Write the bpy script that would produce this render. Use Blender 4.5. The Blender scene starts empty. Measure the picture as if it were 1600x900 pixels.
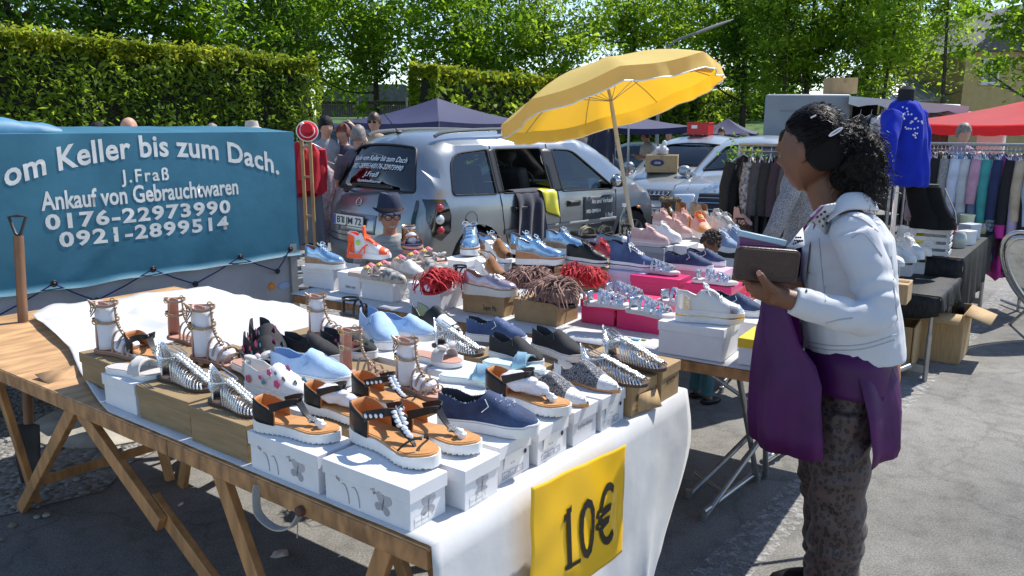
import bpy, bmesh, math, random
from math import sin, cos, pi, radians, atan2, sqrt
from mathutils import Vector as V, Matrix, noise, geometry
random.seed(7)
S = bpy.context.scene
C = S.collection
# ---------------- camera, sky, sun, exposure
FPX, HOR, HC = 1244.0, 195.0, 1.62            # focal length in photo pixels, horizon row, eye height
PITCH = math.atan((450-HOR)/FPX)
cd = bpy.data.cameras.new('camera'); cam = bpy.data.objects.new('camera', cd); C.objects.link(cam)
cd.sensor_width = 36; cd.lens = 36*FPX/1600; cd.clip_end = 3000; cd.clip_start = .05
cam.location = (0, 0, HC); cam.rotation_euler = (pi/2-PITCH, 0, 0); S.camera = cam
SUN_AZ, SUN_EL = radians(51), radians(53)
SUNV = V((sin(SUN_AZ)*cos(SUN_EL), cos(SUN_AZ)*cos(SUN_EL), sin(SUN_EL)))
w = bpy.data.worlds.new('World'); S.world = w; w.use_nodes = True
nt = w.node_tree; sk = nt.nodes.new('ShaderNodeTexSky'); sk.sky_type = 'NISHITA'; sk.sun_disc = False
sk.sun_elevation = SUN_EL; sk.sun_rotation = SUN_AZ; sk.air_density = .9; sk.dust_density = .1; sk.ozone_density = 1.3
bg = nt.nodes['Background']; nt.links.new(sk.outputs[0], bg.inputs[0]); bg.inputs[1].default_value = .145
sl = bpy.data.lights.new('sun', 'SUN'); sl.energy = 4.6; sl.angle = radians(.5); sl.color = (1, .955, .88)
so = bpy.data.objects.new('sun', sl); C.objects.link(so); so.rotation_euler = (-SUNV).to_track_quat('-Z', 'Y').to_euler()
S.view_settings.view_transform = 'Standard'; S.view_settings.look = 'None'
S.view_settings.exposure = .55; S.view_settings.gamma = 1
S.cycles.max_bounces = 8; S.cycles.transparent_max_bounces = 12
S.cycles.use_denoising = True
# ---------------- picture geometry: a photo pixel becomes a point on a known plane
_F = V((0, cos(PITCH), -sin(PITCH))); _U = V((0, sin(PITCH), cos(PITCH))); _R = V((1, 0, 0)); CAM = V((0, 0, HC))
def ray(u, v): return (_R*(u-800)+_F*FPX-_U*(v-450))/FPX
def at(u, v, z=0.0):
 r = ray(u, v); return CAM+r*((z-HC)/r.z)
def atd(u, v, y):
 r = ray(u, v); return CAM+r*(y/r.y)
def atp(u, v, p0, n):
 r = ray(u, v); n = V(n); return CAM+r*((V(p0)-CAM).dot(n)/r.dot(n))
def lerp(a, b, t): return a+(b-a)*t
def interp(tab, t):
 if t <= tab[0][0]: return tab[0][1]
 for (a, x), (b, y) in zip(tab, tab[1:]):
  if t <= b: return x+(y-x)*(t-a)/(b-a) if b > a else y
 return tab[-1][1]
def smooth(tab, t):
 if t <= tab[0][0]: return tab[0][1]
 for (a, x), (b, y) in zip(tab, tab[1:]):
  if t <= b:
   k = (t-a)/(b-a); k = k*k*(3-2*k); return x+(y-x)*k
 return tab[-1][1]
def crom(pts, n):
 P = [V(p) for p in pts]; out = []
 for i in range(len(P)-1):
  p0 = P[max(i-1, 0)]; p1 = P[i]; p2 = P[i+1]; p3 = P[min(i+2, len(P)-1)]
  for k in range(n):
   t = k/n
   out.append(.5*((2*p1)+(p2-p0)*t+(2*p0-5*p1+4*p2-p3)*t*t+(3*p1-p0-3*p2+p3)*t**3))
 out.append(P[-1]); return out
# ---------------- materials
def s2l(c): return tuple((x/12.92 if x <= .04045 else ((x+.055)/1.055)**2.4) for x in c)
def hx(h):
 h = h.lstrip('#'); return s2l(tuple(int(h[i:i+2], 16)/255 for i in (0, 2, 4)))
MATS = {}
def mat(name, col, rough=.6, metal=0, var=0, vscale=8, bump=0, bscale=60, spec=.5, coat=0, trans=0, alpha=1, col2=None, sheen=0, detail=4, stretch=None, emit=0):
 if name in MATS: return MATS[name]
 if isinstance(col, str): col = hx(col)
 if isinstance(col2, str): col2 = hx(col2)
 m = bpy.data.materials.new(name); m.use_nodes = True; MATS[name] = m
 n = m.node_tree.nodes; L = m.node_tree.links; b = n['Principled BSDF']
 b.inputs['Roughness'].default_value = rough; b.inputs['Metallic'].default_value = metal
 b.inputs['Specular IOR Level'].default_value = spec
 if coat: b.inputs['Coat Weight'].default_value = coat; b.inputs['Coat Roughness'].default_value = .06
 if sheen: b.inputs['Sheen Weight'].default_value = sheen
 if trans: b.inputs['Transmission Weight'].default_value = trans
 if alpha < 1: b.inputs['Alpha'].default_value = alpha
 tc = n.new('ShaderNodeTexCoord')
 src = tc.outputs['Object']
 if stretch:
  mp = n.new('ShaderNodeMapping'); mp.inputs['Scale'].default_value = stretch; L.new(src, mp.inputs[0]); src = mp.outputs[0]
 if var or col2:
  no = n.new('ShaderNodeTexNoise'); no.inputs['Scale'].default_value = vscale; no.inputs['Detail'].default_value = detail
  L.new(src, no.inputs['Vector'])
  r = n.new('ShaderNodeValToRGB'); L.new(no.outputs[0], r.inputs[0])
  if col2: c0, c1 = col, col2
  else: c0 = tuple(x*(1-var) for x in col); c1 = tuple(min(1, x*(1+var)) for x in col)
  r.color_ramp.elements[0].position = .33; r.color_ramp.elements[1].position = .67
  r.color_ramp.elements[0].color = (*c0, 1); r.color_ramp.elements[1].color = (*c1, 1)
  L.new(r.outputs[0], b.inputs['Base Color'])
 else: b.inputs['Base Color'].default_value = (*col, 1)
 if bump:
  nb = n.new('ShaderNodeTexNoise'); nb.inputs['Scale'].default_value = bscale; nb.inputs['Detail'].default_value = 5
  L.new(src, nb.inputs['Vector'])
  bp = n.new('ShaderNodeBump'); bp.inputs['Strength'].default_value = bump; bp.inputs['Distance'].default_value = .01
  L.new(nb.outputs[0], bp.inputs['Height']); L.new(bp.outputs[0], b.inputs['Normal'])
 return m
def nodes_of(m): return m.node_tree.nodes, m.node_tree.links, m.node_tree.nodes['Principled BSDF']
def leafmat(name, c1, c2, trans=.45):
 if name in MATS: return MATS[name]
 m = bpy.data.materials.new(name); m.use_nodes = True; MATS[name] = m
 n = m.node_tree.nodes; L = m.node_tree.links; b = n['Principled BSDF']
 g = n.new('ShaderNodeNewGeometry'); r = n.new('ShaderNodeValToRGB')
 r.color_ramp.elements[0].color = (*c1, 1); r.color_ramp.elements[1].color = (*c2, 1)
 tc = n.new('ShaderNodeTexCoord'); no = n.new('ShaderNodeTexNoise'); no.inputs['Scale'].default_value = .55; no.inputs['Detail'].default_value = 2; L.new(tc.outputs['Object'], no.inputs['Vector']); ma = n.new('ShaderNodeMath'); ma.operation = 'MULTIPLY_ADD'; ma.inputs[1].default_value = 2.2; ma.inputs[2].default_value = -.9; L.new(no.outputs[0], ma.inputs[0]); mb_ = n.new('ShaderNodeMath'); mb_.operation = 'MULTIPLY_ADD'; mb_.inputs[1].default_value = .6; L.new(g.outputs['Random Per Island'], mb_.inputs[0]); L.new(ma.outputs[0], mb_.inputs[2]); L.new(mb_.outputs[0], r.inputs[0]); L.new(r.outputs[0], b.inputs['Base Color'])
 b.inputs['Roughness'].default_value = .5; b.inputs['Specular IOR Level'].default_value = .3
 t = n.new('ShaderNodeBsdfTranslucent'); hs = n.new('ShaderNodeHueSaturation'); hs.inputs['Value'].default_value = 1.8; hs.inputs['Hue'].default_value = .48
 L.new(r.outputs[0], hs.inputs['Color']); L.new(hs.outputs[0], t.inputs[0])
 mx = n.new('ShaderNodeMixShader'); mx.inputs[0].default_value = trans
 L.new(b.outputs[0], mx.inputs[1]); L.new(t.outputs[0], mx.inputs[2]); L.new(mx.outputs[0], n['Material Output'].inputs[0])
 return m
# ---------------- objects
def uname(n): return n
def tag(o, label=None, cat=None, group=None, kind=None):
 if label: o['label'] = label
 if cat: o['category'] = cat
 if group: o['group'] = group
 if kind: o['kind'] = kind
 return o
def thing(name, label, cat, loc=(0, 0, 0), rz=0, group=None, sc=1):
 o = bpy.data.objects.new(name, None); C.objects.link(o); o.empty_display_size = .1
 o.location = loc; o.rotation_euler = (0, 0, rz); o.scale = (sc, sc, sc)
 return tag(o, label, cat, group)
def local(o): return Matrix.LocRotScale(o.location, o.rotation_euler, o.scale)
def dup(root, label=None, loc=None, rz=None, sc=None, group=None, rot=None):
 r = root.copy(); C.objects.link(r)
 if label: r['label'] = label
 if group: r['group'] = group
 if loc is not None: r.location = loc
 if rz is not None: r.rotation_euler = (0, 0, rz)
 if rot is not None: r.rotation_euler = rot
 if sc is not None: r.scale = (sc, sc, sc) if not hasattr(sc, '__len__') else sc
 for ch in list(root.children):
  c = ch.copy(); C.objects.link(c); c.parent = r
  for g in list(ch.children):
   d = g.copy(); C.objects.link(d); d.parent = c
 return r
class MB:
 def __init__(s): s.v = []; s.f = []; s.m = []; s.mi = 0; s.sm = []
 def add(s, vs, fs, mi=None, smooth=True):
  k = len(s.v); s.v += [tuple(x) for x in vs]
  for f in fs: s.f.append(tuple(i+k for i in f)); s.m.append(s.mi if mi is None else mi); s.sm.append(smooth)
  return s
 def box(s, c, d, rz=0, M=None, mi=None, taper=1):
  hx_, hy, hz = d[0]/2, d[1]/2, d[2]/2
  vs = [V((x*hx_*(taper if z > 0 else 1), y*hy*(taper if z > 0 else 1), z*hz)) for z in (-1, 1) for y in (-1, 1) for x in (-1, 1)]
  R = M if M else Matrix.Rotation(rz, 3, 'Z')
  vs = [R@p+V(c) for p in vs]
  return s.add(vs, [(0, 2, 3, 1), (4, 5, 7, 6), (0, 1, 5, 4), (2, 6, 7, 3), (0, 4, 6, 2), (1, 3, 7, 5)], mi, False)
 def bar(s, a, b, w, h, up=(0, 0, 1), mi=None):
  a = V(a); b = V(b); d = (b-a); l = d.length; d.normalize(); u = V(up); x = d.cross(u)
  if x.length < 1e-4: x = d.cross(V((1, 0, 0)))
  x.normalize(); u = x.cross(d)
  vs = [p+x*(i*w/2)+u*(j*h/2) for p in (a, b) for i, j in ((-1, -1), (1, -1), (1, 1), (-1, 1))]
  return s.add(vs, [(0, 1, 2, 3), (7, 6, 5, 4), (0, 4, 5, 1), (1, 5, 6, 2), (2, 6, 7, 3), (3, 7, 4, 0)], mi, False)
 def tube(s, pts, r, n=8, closed=False, mi=None, flat=1.0):
  P = [V(p) for p in pts]; m = len(P); rs = r if hasattr(r, '__len__') else [r]*m
  vs = []; prev = None
  for i, p in enumerate(P):
   a = P[(i-1) % m] if closed else P[max(i-1, 0)]; b = P[(i+1) % m] if closed else P[min(i+1, m-1)]
   t = (b-a)
   if t.length < 1e-9: t = V((0, 0, 1))
   t.normalize()
   if prev is None:
    q = V((0, 0, 1)) if abs(t.z) < .9 else V((1, 0, 0)); x = t.cross(q)
   else:
    x = prev-t*prev.dot(t)
    if x.length < 1e-6: x = t.orthogonal()
   x.normalize(); prev = x; y = t.cross(x)
   for k in range(n):
    an = 2*pi*k/n; vs.append(p+x*(cos(an)*rs[i])+y*(sin(an)*rs[i]*flat))
  fs = [(i*n+k, i*n+(k+1) % n, ((i+1) % m)*n+(k+1) % n, ((i+1) % m)*n+k) for i in range(m if closed else m-1) for k in range(n)]
  if not closed: fs += [tuple(reversed(range(n))), tuple(range((m-1)*n, m*n))]
  return s.add(vs, fs, mi)
 def loft(s, rings, cap=True, mi=None, closed=True, mif=None):
  n = len(rings[0]); m = len(rings); vs = [p for r in rings for p in r]
  e = n if closed else n-1; k = len(s.f)
  fs = [(i*n+j, i*n+(j+1) % n, (i+1)*n+(j+1) % n, (i+1)*n+j) for i in range(m-1) for j in range(e)]
  s.add(vs, fs, mi)
  if mif:
   for i in range(m-1):
    for j in range(e): s.m[k+i*e+j] = mif(i, j)
  if cap and closed: s.f += [tuple(len(s.v)-m*n+j for j in reversed(range(n))), tuple(len(s.v)-n+j for j in range(n))]; s.m += [s.mi if mi is None else mi]*2; s.sm += [True]*2
  return s
 def lathe(s, prof, n=16, c=(0, 0, 0), mi=None, M=None, cap=True):
  rings = []
  for r, z in prof:
   ring = [V((r*cos(2*pi*k/n), r*sin(2*pi*k/n), z)) for k in range(n)]
   rings.append([(M@p if M else p)+V(c) for p in ring])
  return s.loft(rings, cap, mi)
 def ell(s, c, r, n=12, m=8, mi=None, M=None, nz=0, ns=20, seed=0):
  r = r if hasattr(r, '__len__') else (r, r, r); vs = [V((0, 0, -r[2]))]
  for i in range(1, m):
   th = -pi/2+pi*i/m
   for k in range(n): vs.append(V((r[0]*cos(th)*cos(2*pi*k/n), r[1]*cos(th)*sin(2*pi*k/n), r[2]*sin(th))))
  vs.append(V((0, 0, r[2])))
  if nz: vs = [p*(1+nz*noise.noise(p*ns+V((seed*7.1, seed*3.3, seed)))) for p in vs]
  vs = [(M@p if M else p)+V(c) for p in vs]; t = len(vs)-1
  fs = [(0, 1+(k+1) % n, 1+k) for k in range(n)]+[(1+i*n+k, 1+i*n+(k+1) % n, 1+(i+1)*n+(k+1) % n, 1+(i+1)*n+k) for i in range(m-2) for k in range(n)]
  fs += [(1+(m-2)*n+k, 1+(m-2)*n+(k+1) % n, t) for k in range(n)]
  return s.add(vs, fs, mi)
 def sheet(s, rows, mi=None): return s.loft(rows, False, mi, False)
 def ribbon(s, pts, w, t, side=None, mi=None):
  P = [V(p) for p in pts]; rings = []; m = len(P)
  ws = w if hasattr(w, '__len__') else [w]*m
  for i, p in enumerate(P):
   d = P[min(i+1, m-1)]-P[max(i-1, 0)]; d.normalize()
   sd = V(side) if side is not None else d.cross(V((0, 0, 1)))
   sd = sd-d*sd.dot(d)
   if sd.length < 1e-6: sd = d.orthogonal()
   sd.normalize(); nn = d.cross(sd)
   h = ws[i]/2
   rings.append([p-sd*h-nn*t/2, p+sd*h-nn*t/2, p+sd*h+nn*t/2, p-sd*h+nn*t/2])
  return s.loft(rings, True, mi)
 def prism(s, poly, z0, z1, mi=None, M=None, c=(0, 0, 0)):
  n = len(poly); vs = [V((p[0], p[1], z)) for z in (z0, z1) for p in poly]
  vs = [(M@p if M else p)+V(c) for p in vs]
  return s.add(vs, [tuple(reversed(range(n))), tuple(range(n, 2*n))]+[(i, (i+1) % n, n+(i+1) % n, n+i) for i in range(n)], mi, False)
 def build(s, name, mats, parent=None, world=False, ang=40, bevel=0, label=None, solid=0, subd=0, weld=False):
  me = bpy.data.meshes.new(name)
  vs = s.v
  if world and parent:
   Mi = local(parent).inverted(); vs = [tuple(Mi@V(p)) for p in vs]
  me.from_pydata(vs, [], s.f); me.update()
  for m_ in (mats if isinstance(mats, (list, tuple)) else [mats]): me.materials.append(m_)
  if len(me.polygons) == len(s.m):
   me.polygons.foreach_set('material_index', s.m)
   me.polygons.foreach_set('use_smooth', [True]*len(s.m))
  if weld:
   bm = bmesh.new(); bm.from_mesh(me); bmesh.ops.remove_doubles(bm, verts=bm.verts, dist=2e-4)
   bmesh.ops.recalc_face_normals(bm, faces=bm.faces); bm.to_mesh(me); bm.free()
  me.set_sharp_from_angle(angle=radians(ang))
  o = bpy.data.objects.new(name, me); C.objects.link(o)
  if parent: o.parent = parent
  if solid:
   d = o.modifiers.new('solid', 'SOLIDIFY'); d.thickness = solid; d.offset = 0
  if bevel:
   d = o.modifiers.new('bevel', 'BEVEL'); d.width = bevel; d.segments = 2; d.limit_method = 'ANGLE'; d.angle_limit = radians(50); d.harden_normals = False
  if subd:
   d = o.modifiers.new('sub', 'SUBSURF'); d.levels = subd; d.render_levels = subd
  if label: o['label'] = label
  return o
def bake(o):
 dg = bpy.context.evaluated_depsgraph_get(); me = bpy.data.meshes.new_from_object(o.evaluated_get(dg))
 o.modifiers.clear(); o.data = me
 for p in me.polygons: p.use_smooth = True
 return o
def fuse(o, voxel=.008, sm=6, fac=.5, dec=0):
 r = o.modifiers.new('r', 'REMESH'); r.mode = 'VOXEL'; r.voxel_size = voxel; r.use_smooth_shade = True
 k = o.modifiers.new('s', 'SMOOTH'); k.iterations = sm; k.factor = fac
 if dec:
  d = o.modifiers.new('d', 'DECIMATE'); d.ratio = dec
 return bake(o)
def displace(o, fn):
 me = o.data; ns = [v.normal.copy() for v in me.vertices]
 for v, n in zip(me.vertices, ns): v.co = v.co+n*fn(v.co)
 me.update()
_tc = {}
def text_mesh(body, size, bold=0, extr=0, align='CENTER', spacing=1, shear=0):
 k = (body, size, bold, extr, align, spacing, shear)
 if k in _tc: return _tc[k]
 cu = bpy.data.curves.new('t', 'FONT'); cu.body = body; cu.size = size; cu.align_x = align; cu.offset = bold; cu.extrude = extr; cu.space_character = spacing; cu.shear = shear
 cu.resolution_u = 3
 o = bpy.data.objects.new('t', cu); C.objects.link(o); dg = bpy.context.evaluated_depsgraph_get(); dg.update()
 me = bpy.data.meshes.new_from_object(o.evaluated_get(dg)); bpy.data.objects.remove(o); _tc[k] = me
 return me
def text(name, body, size, m, parent, O, X, Y, bold=0, align='CENTER', world=True, fit=None, bend=None, spacing=1, shear=0, lift=.0025, mapf=None):
 me0 = text_mesh(body, size, bold, 0, align, spacing, shear); me = me0.copy(); O = V(O); X = V(X).normalized(); Y = V(Y).normalized(); N = X.cross(Y)
 k = 1
 if fit:
  xs = [v.co.x for v in me.vertices]; k = fit/(max(xs)-min(xs))
 Mi = local(parent).inverted() if (world and parent) else Matrix.Identity(4)
 for v in me.vertices:
  x, y = v.co.x*k, v.co.y
  if bend: y += bend(x)
  p = mapf(x, y) if mapf else O+X*x+Y*y
  v.co = Mi@(p+N*lift)
 me.materials.clear(); me.materials.append(m)
 o = bpy.data.objects.new(name, me); C.objects.link(o)
 if parent: o.parent = parent
 return o
def panel(poly, holes, fmap, mb, step=.12, mi=None, fmi=None, keepfn=None):
 pts = []; edges = []
 def loop(lp):
  k = len(pts); n = len(lp)
  for p in lp: pts.append(V((p[0], p[1])))
  for i in range(n): edges.append((k+i, k+(i+1) % n))
 loop(poly)
 for h in holes: loop(h)
 xs = [p[0] for p in poly]; ys = [p[1] for p in poly]
 def inside(q, lp):
  c = False; n = len(lp); j = n-1
  for i in range(n):
   if (lp[i][1] > q[1]) != (lp[j][1] > q[1]) and q[0] < (lp[j][0]-lp[i][0])*(q[1]-lp[i][1])/(lp[j][1]-lp[i][1])+lp[i][0]: c = not c
   j = i
  return c
 nb = len(pts)
 x = min(xs)+step*.5
 while x < max(xs):
  y = min(ys)+step*.5
  while y < max(ys):
   q = (x, y)
   if inside(q, poly) and not any(inside(q, h) for h in holes) and min((pts[i]-V(q)).length for i in range(nb)) > step*.4: pts.append(V(q))
   y += step
  x += step
 vo, eo, fo, *_ = geometry.delaunay_2d_cdt(pts, edges, [], 0, 1e-6)
 fs = []
 for f in fo:
  c = (sum(vo[i][0] for i in f)/len(f), sum(vo[i][1] for i in f)/len(f))
  if inside(c, poly) and not any(inside(c, h) for h in holes): fs.append(tuple(f))
 mb.add([fmap(p[0], p[1]) for p in vo], fs, mi)
def rrect(w, h, r, n=4):
 out = []
 for cx, cy, a in ((w/2-r, h/2-r, 0), (-w/2+r, h/2-r, 90), (-w/2+r, -h/2+r, 180), (w/2-r, -h/2+r, 270)):
  for k in range(n+1):
   t = radians(a+90*k/n); out.append((cx+r*cos(t), cy+r*sin(t)))
 return out
def denselp(lp, step=.08):
 out = []; n = len(lp)
 for i in range(n):
  a = V(lp[i]); b = V(lp[(i+1) % n]); k = max(1, int((b-a).length/step))
  for j in range(k): out.append(tuple(a+(b-a)*(j/k)))
 return out
def roundlp(lp, r=.06, n=4):
 out = []; m = len(lp)
 for i in range(m):
  p = V(lp[i][:2]); a = V(lp[i-1][:2]); b = V(lp[(i+1) % m][:2]); rr = lp[i][2] if len(lp[i]) > 2 else r
  da = (a-p); db = (b-p); q = min(rr, da.length*.48, db.length*.48)
  if q < 1e-4: out.append(tuple(p)); continue
  s_ = p+da.normalized()*q; e = p+db.normalized()*q
  for k in range(n+1):
   t = k/n; out.append(tuple(s_*(1-t)**2+p*2*t*(1-t)+e*t*t))
 return out
# ---------------- ground
def gz(y): return -.5*min(1, max(0, (y-11)/22))
def ground_mat():
 m = mat('asphalt', (.2, .195, .185), rough=.9, spec=.25); n, L, b = nodes_of(m)
 tc = n.new('ShaderNodeTexCoord')
 def nz(sc, det=6, rough=.6):
  x = n.new('ShaderNodeTexNoise'); x.inputs['Scale'].default_value = sc; x.inputs['Detail'].default_value = det; x.inputs['Roughness'].default_value = rough
  L.new(tc.outputs['Object'], x.inputs['Vector']); return x
 big = nz(.55, 5); fine = nz(130, 3, .7); mid = nz(9, 7, .7)
 r = n.new('ShaderNodeValToRGB'); e = r.color_ramp.elements
 e[0].position = .32; e[0].color = (.15, .146, .14, 1); e[1].position = .66; e[1].color = (.29, .282, .267, 1)
 L.new(big.outputs[0], r.inputs[0])
 r2 = n.new('ShaderNodeValToRGB'); e = r2.color_ramp.elements; e[0].position = .3; e[0].color = (.45, .45, .45, 1); e[1].position = .72; e[1].color = (1.5, 1.48, 1.42, 1)
 L.new(fine.outputs[0], r2.inputs[0])
 mx = n.new('ShaderNodeMix'); mx.data_type = 'RGBA'; mx.blend_type = 'MULTIPLY'; mx.inputs[0].default_value = .9
 L.new(r.outputs[0], mx.inputs[6]); L.new(r2.outputs[0], mx.inputs[7])
 r3 = n.new('ShaderNodeValToRGB'); e = r3.color_ramp.elements; e[0].position = .34; e[0].color = (.6, .6, .6, 1); e[1].position = .55; e[1].color = (1, 1, 1, 1)
 L.new(mid.outputs[0], r3.inputs[0])
 m2 = n.new('ShaderNodeMix'); m2.data_type = 'RGBA'; m2.blend_type = 'MULTIPLY'; m2.inputs[0].default_value = .7
 L.new(mx.outputs[2], m2.inputs[6]); L.new(r3.outputs[0], m2.inputs[7])
 wv = n.new('ShaderNodeTexVoronoi'); wv.feature = 'DISTANCE_TO_EDGE'; wv.inputs['Scale'].default_value = .75
 ds = n.new('ShaderNodeVectorMath'); ds.operation = 'ADD'; L.new(tc.outputs['Object'], ds.inputs[0])
 sc_ = n.new('ShaderNodeVectorMath'); sc_.operation = 'SCALE'; sc_.inputs['Scale'].default_value = .35; L.new(nz(3.5, 6).outputs[1], sc_.inputs[0]); L.new(sc_.outputs[0], ds.inputs[1]); L.new(ds.outputs[0], wv.inputs['Vector'])
 cr = n.new('ShaderNodeValToRGB'); e = cr.color_ramp.elements; e[0].position = .002; e[0].color = (.3, .3, .3, 1); e[1].position = .012; e[1].color = (1, 1, 1, 1)
 L.new(wv.outputs['Distance'], cr.inputs[0])
 m3 = n.new('ShaderNodeMix'); m3.data_type = 'RGBA'; m3.blend_type = 'MULTIPLY'; m3.inputs[0].default_value = .3
 L.new(m2.outputs[2], m3.inputs[6]); L.new(cr.outputs[0], m3.inputs[7]); L.new(m3.outputs[2], b.inputs['Base Color'])
 bp = n.new('ShaderNodeBump'); bp.inputs['Strength'].default_value = .5; bp.inputs['Distance'].default_value = .004
 L.new(fine.outputs[0], bp.inputs['Height']); L.new(bp.outputs[0], b.inputs['Normal'])
 return m
ys = [-40, -4, 0, 3, 6, 9, 11, 14, 18, 22, 26, 30, 33, 60, 200, 1500]
mb = MB(); mb.sheet([[V((x, y, gz(y))) for x in (-1200, -60, -20, -8, 0, 8, 20, 60, 1200)] for y in ys])
tag(mb.build('ground', ground_mat()), 'grey weathered asphalt of the open car park', None, None, 'structure')
def gravel_mat():
 m = mat('gravel', (.2, .19, .17), rough=.95); n, L, b = nodes_of(m)
 tc = n.new('ShaderNodeTexCoord'); vo = n.new('ShaderNodeTexVoronoi'); vo.inputs['Scale'].default_value = 38; L.new(tc.outputs['Object'], vo.inputs['Vector'])
 r = n.new('ShaderNodeValToRGB'); e = r.color_ramp.elements; e[0].color = (.09, .085, .08, 1); e[1].color = (.36, .345, .32, 1)
 L.new(vo.outputs['Color'], r.inputs[0]); L.new(r.outputs[0], b.inputs['Base Color'])
 bp = n.new('ShaderNodeBump'); bp.inputs['Distance'].default_value = .02; L.new(vo.outputs['Distance'], bp.inputs['Height']); bp.invert = True; L.new(bp.outputs[0], b.inputs['Normal'])
 return m
mb = MB(); poly = [(-6, 2.6), (-2.6, 2.9), (-1.9, 3.3), (-1.75, 4.4), (-.9, 5.3), (-.75, 6), (-1.3, 8), (-3, 12), (-9, 12), (-9, 3)]
poly = [tuple(V(p)+V((noise.noise(V((p[0]*3, p[1]*3, 0)))*.12, noise.noise(V((p[0]*3, p[1]*3, 5)))*.12))) for p in denselp(poly, .15)]
panel(poly, [], lambda x, y: V((x, y, .004)), mb, .4)
tag(mb.build('gravel', gravel_mat()), 'loose grey gravel around the trailer', None, None, 'stuff')
mb = MB(); rnd = random.Random(3)
for _ in range(900):
 x = rnd.uniform(-4, -1.2); y = rnd.uniform(2.7, 6.5)
 if x > -1.9 and y < 4.6: continue
 r = rnd.uniform(.006, .02); mb.ell((x, y, .004+r*.3), (r*rnd.uniform(.8, 1.4), r, r*.6), 6, 4, mi=rnd.randrange(3), nz=.3, ns=40, seed=rnd.random()*9)
tag(mb.build('loose_stones', [mat('stone_a', (.13, .125, .12), .9), mat('stone_b', (.3, .29, .27), .9), mat('stone_c', (.2, .18, .15), .9)]), 'scattered pebbles lying on the gravel', None, None, 'stuff')
cc = at(185, 655)
mb = MB(); mb.lathe([(.0, -.02), (.42, -.02), (.43, .012), (.41, .02), (0, .021)], 40, (cc.x, cc.y, 0), cap=False)
tag(mb.build('lit_patch_cover', mat('concrete', (.36, .33, .28), .95, var=.3, vscale=6, bump=.4, bscale=50)), 'round pale concrete cover set in the gravel', None, None, 'structure')  # pale tone of the lid also paints in the sunlit patch of ground
def paint_mat():
 m = mat('line_paint', (.5, .5, .5), .8); n, L, b = nodes_of(m)
 tc = n.new('ShaderNodeTexCoord'); a = n.new('ShaderNodeTexNoise'); a.inputs['Scale'].default_value = 26; a.inputs['Detail'].default_value = 8; a.inputs['Roughness'].default_value = .75; L.new(tc.outputs['Object'], a.inputs['Vector'])
 r = n.new('ShaderNodeValToRGB'); e = r.color_ramp.elements; e[0].position = .46; e[1].position = .66
 e[0].color = (0, 0, 0, 1); e[1].color = (.75, .75, .75, 1); L.new(a.outputs[0], r.inputs[0]); L.new(r.outputs[0], b.inputs['Alpha']); return m
p0, p1 = at(1130, 895), at(1445, 585); d = (p1-p0).normalized(); nn = V((-d.y, d.x, 0))
mb = MB(); a0 = p0-d*1.5; a1 = p1+d*7
mb.add([a0+nn*.09+V((0, 0, .004)), a0-nn*.09+V((0, 0, .004)), a1-nn*.09+V((0, 0, .004)), a1+nn*.09+V((0, 0, .004))], [(0, 1, 2, 3)])
tag(mb.build('painted_line', paint_mat()), 'worn white parking line on the asphalt', None, None, 'structure')
leafm = mat('dry_paper', (.55, .47, .4), .9)
for k, (u, v, lb) in enumerate([(437, 868, 'torn beige scrap of paper on the asphalt under the front table'), (283, 790, 'small white paper shred on the ground beside the wooden trestle leg'), (1222, 708, 'tiny brown leaf on the sunlit asphalt patch behind the tunic')]):
 p = at(u, v); mb = MB(); rr = [.03, .012, .008][k]
 mb.sheet([[p+V((x*rr, y*rr*.8, .008+.006*sin(x*2+y))) for x in (-1, -.3, .4, 1.1-.3*y)] for y in (-1, 0, 1)])
 tag(mb.build('paper_scrap' if k < 2 else 'dry_leaf', leafm, solid=.001), lb, 'litter')
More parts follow.
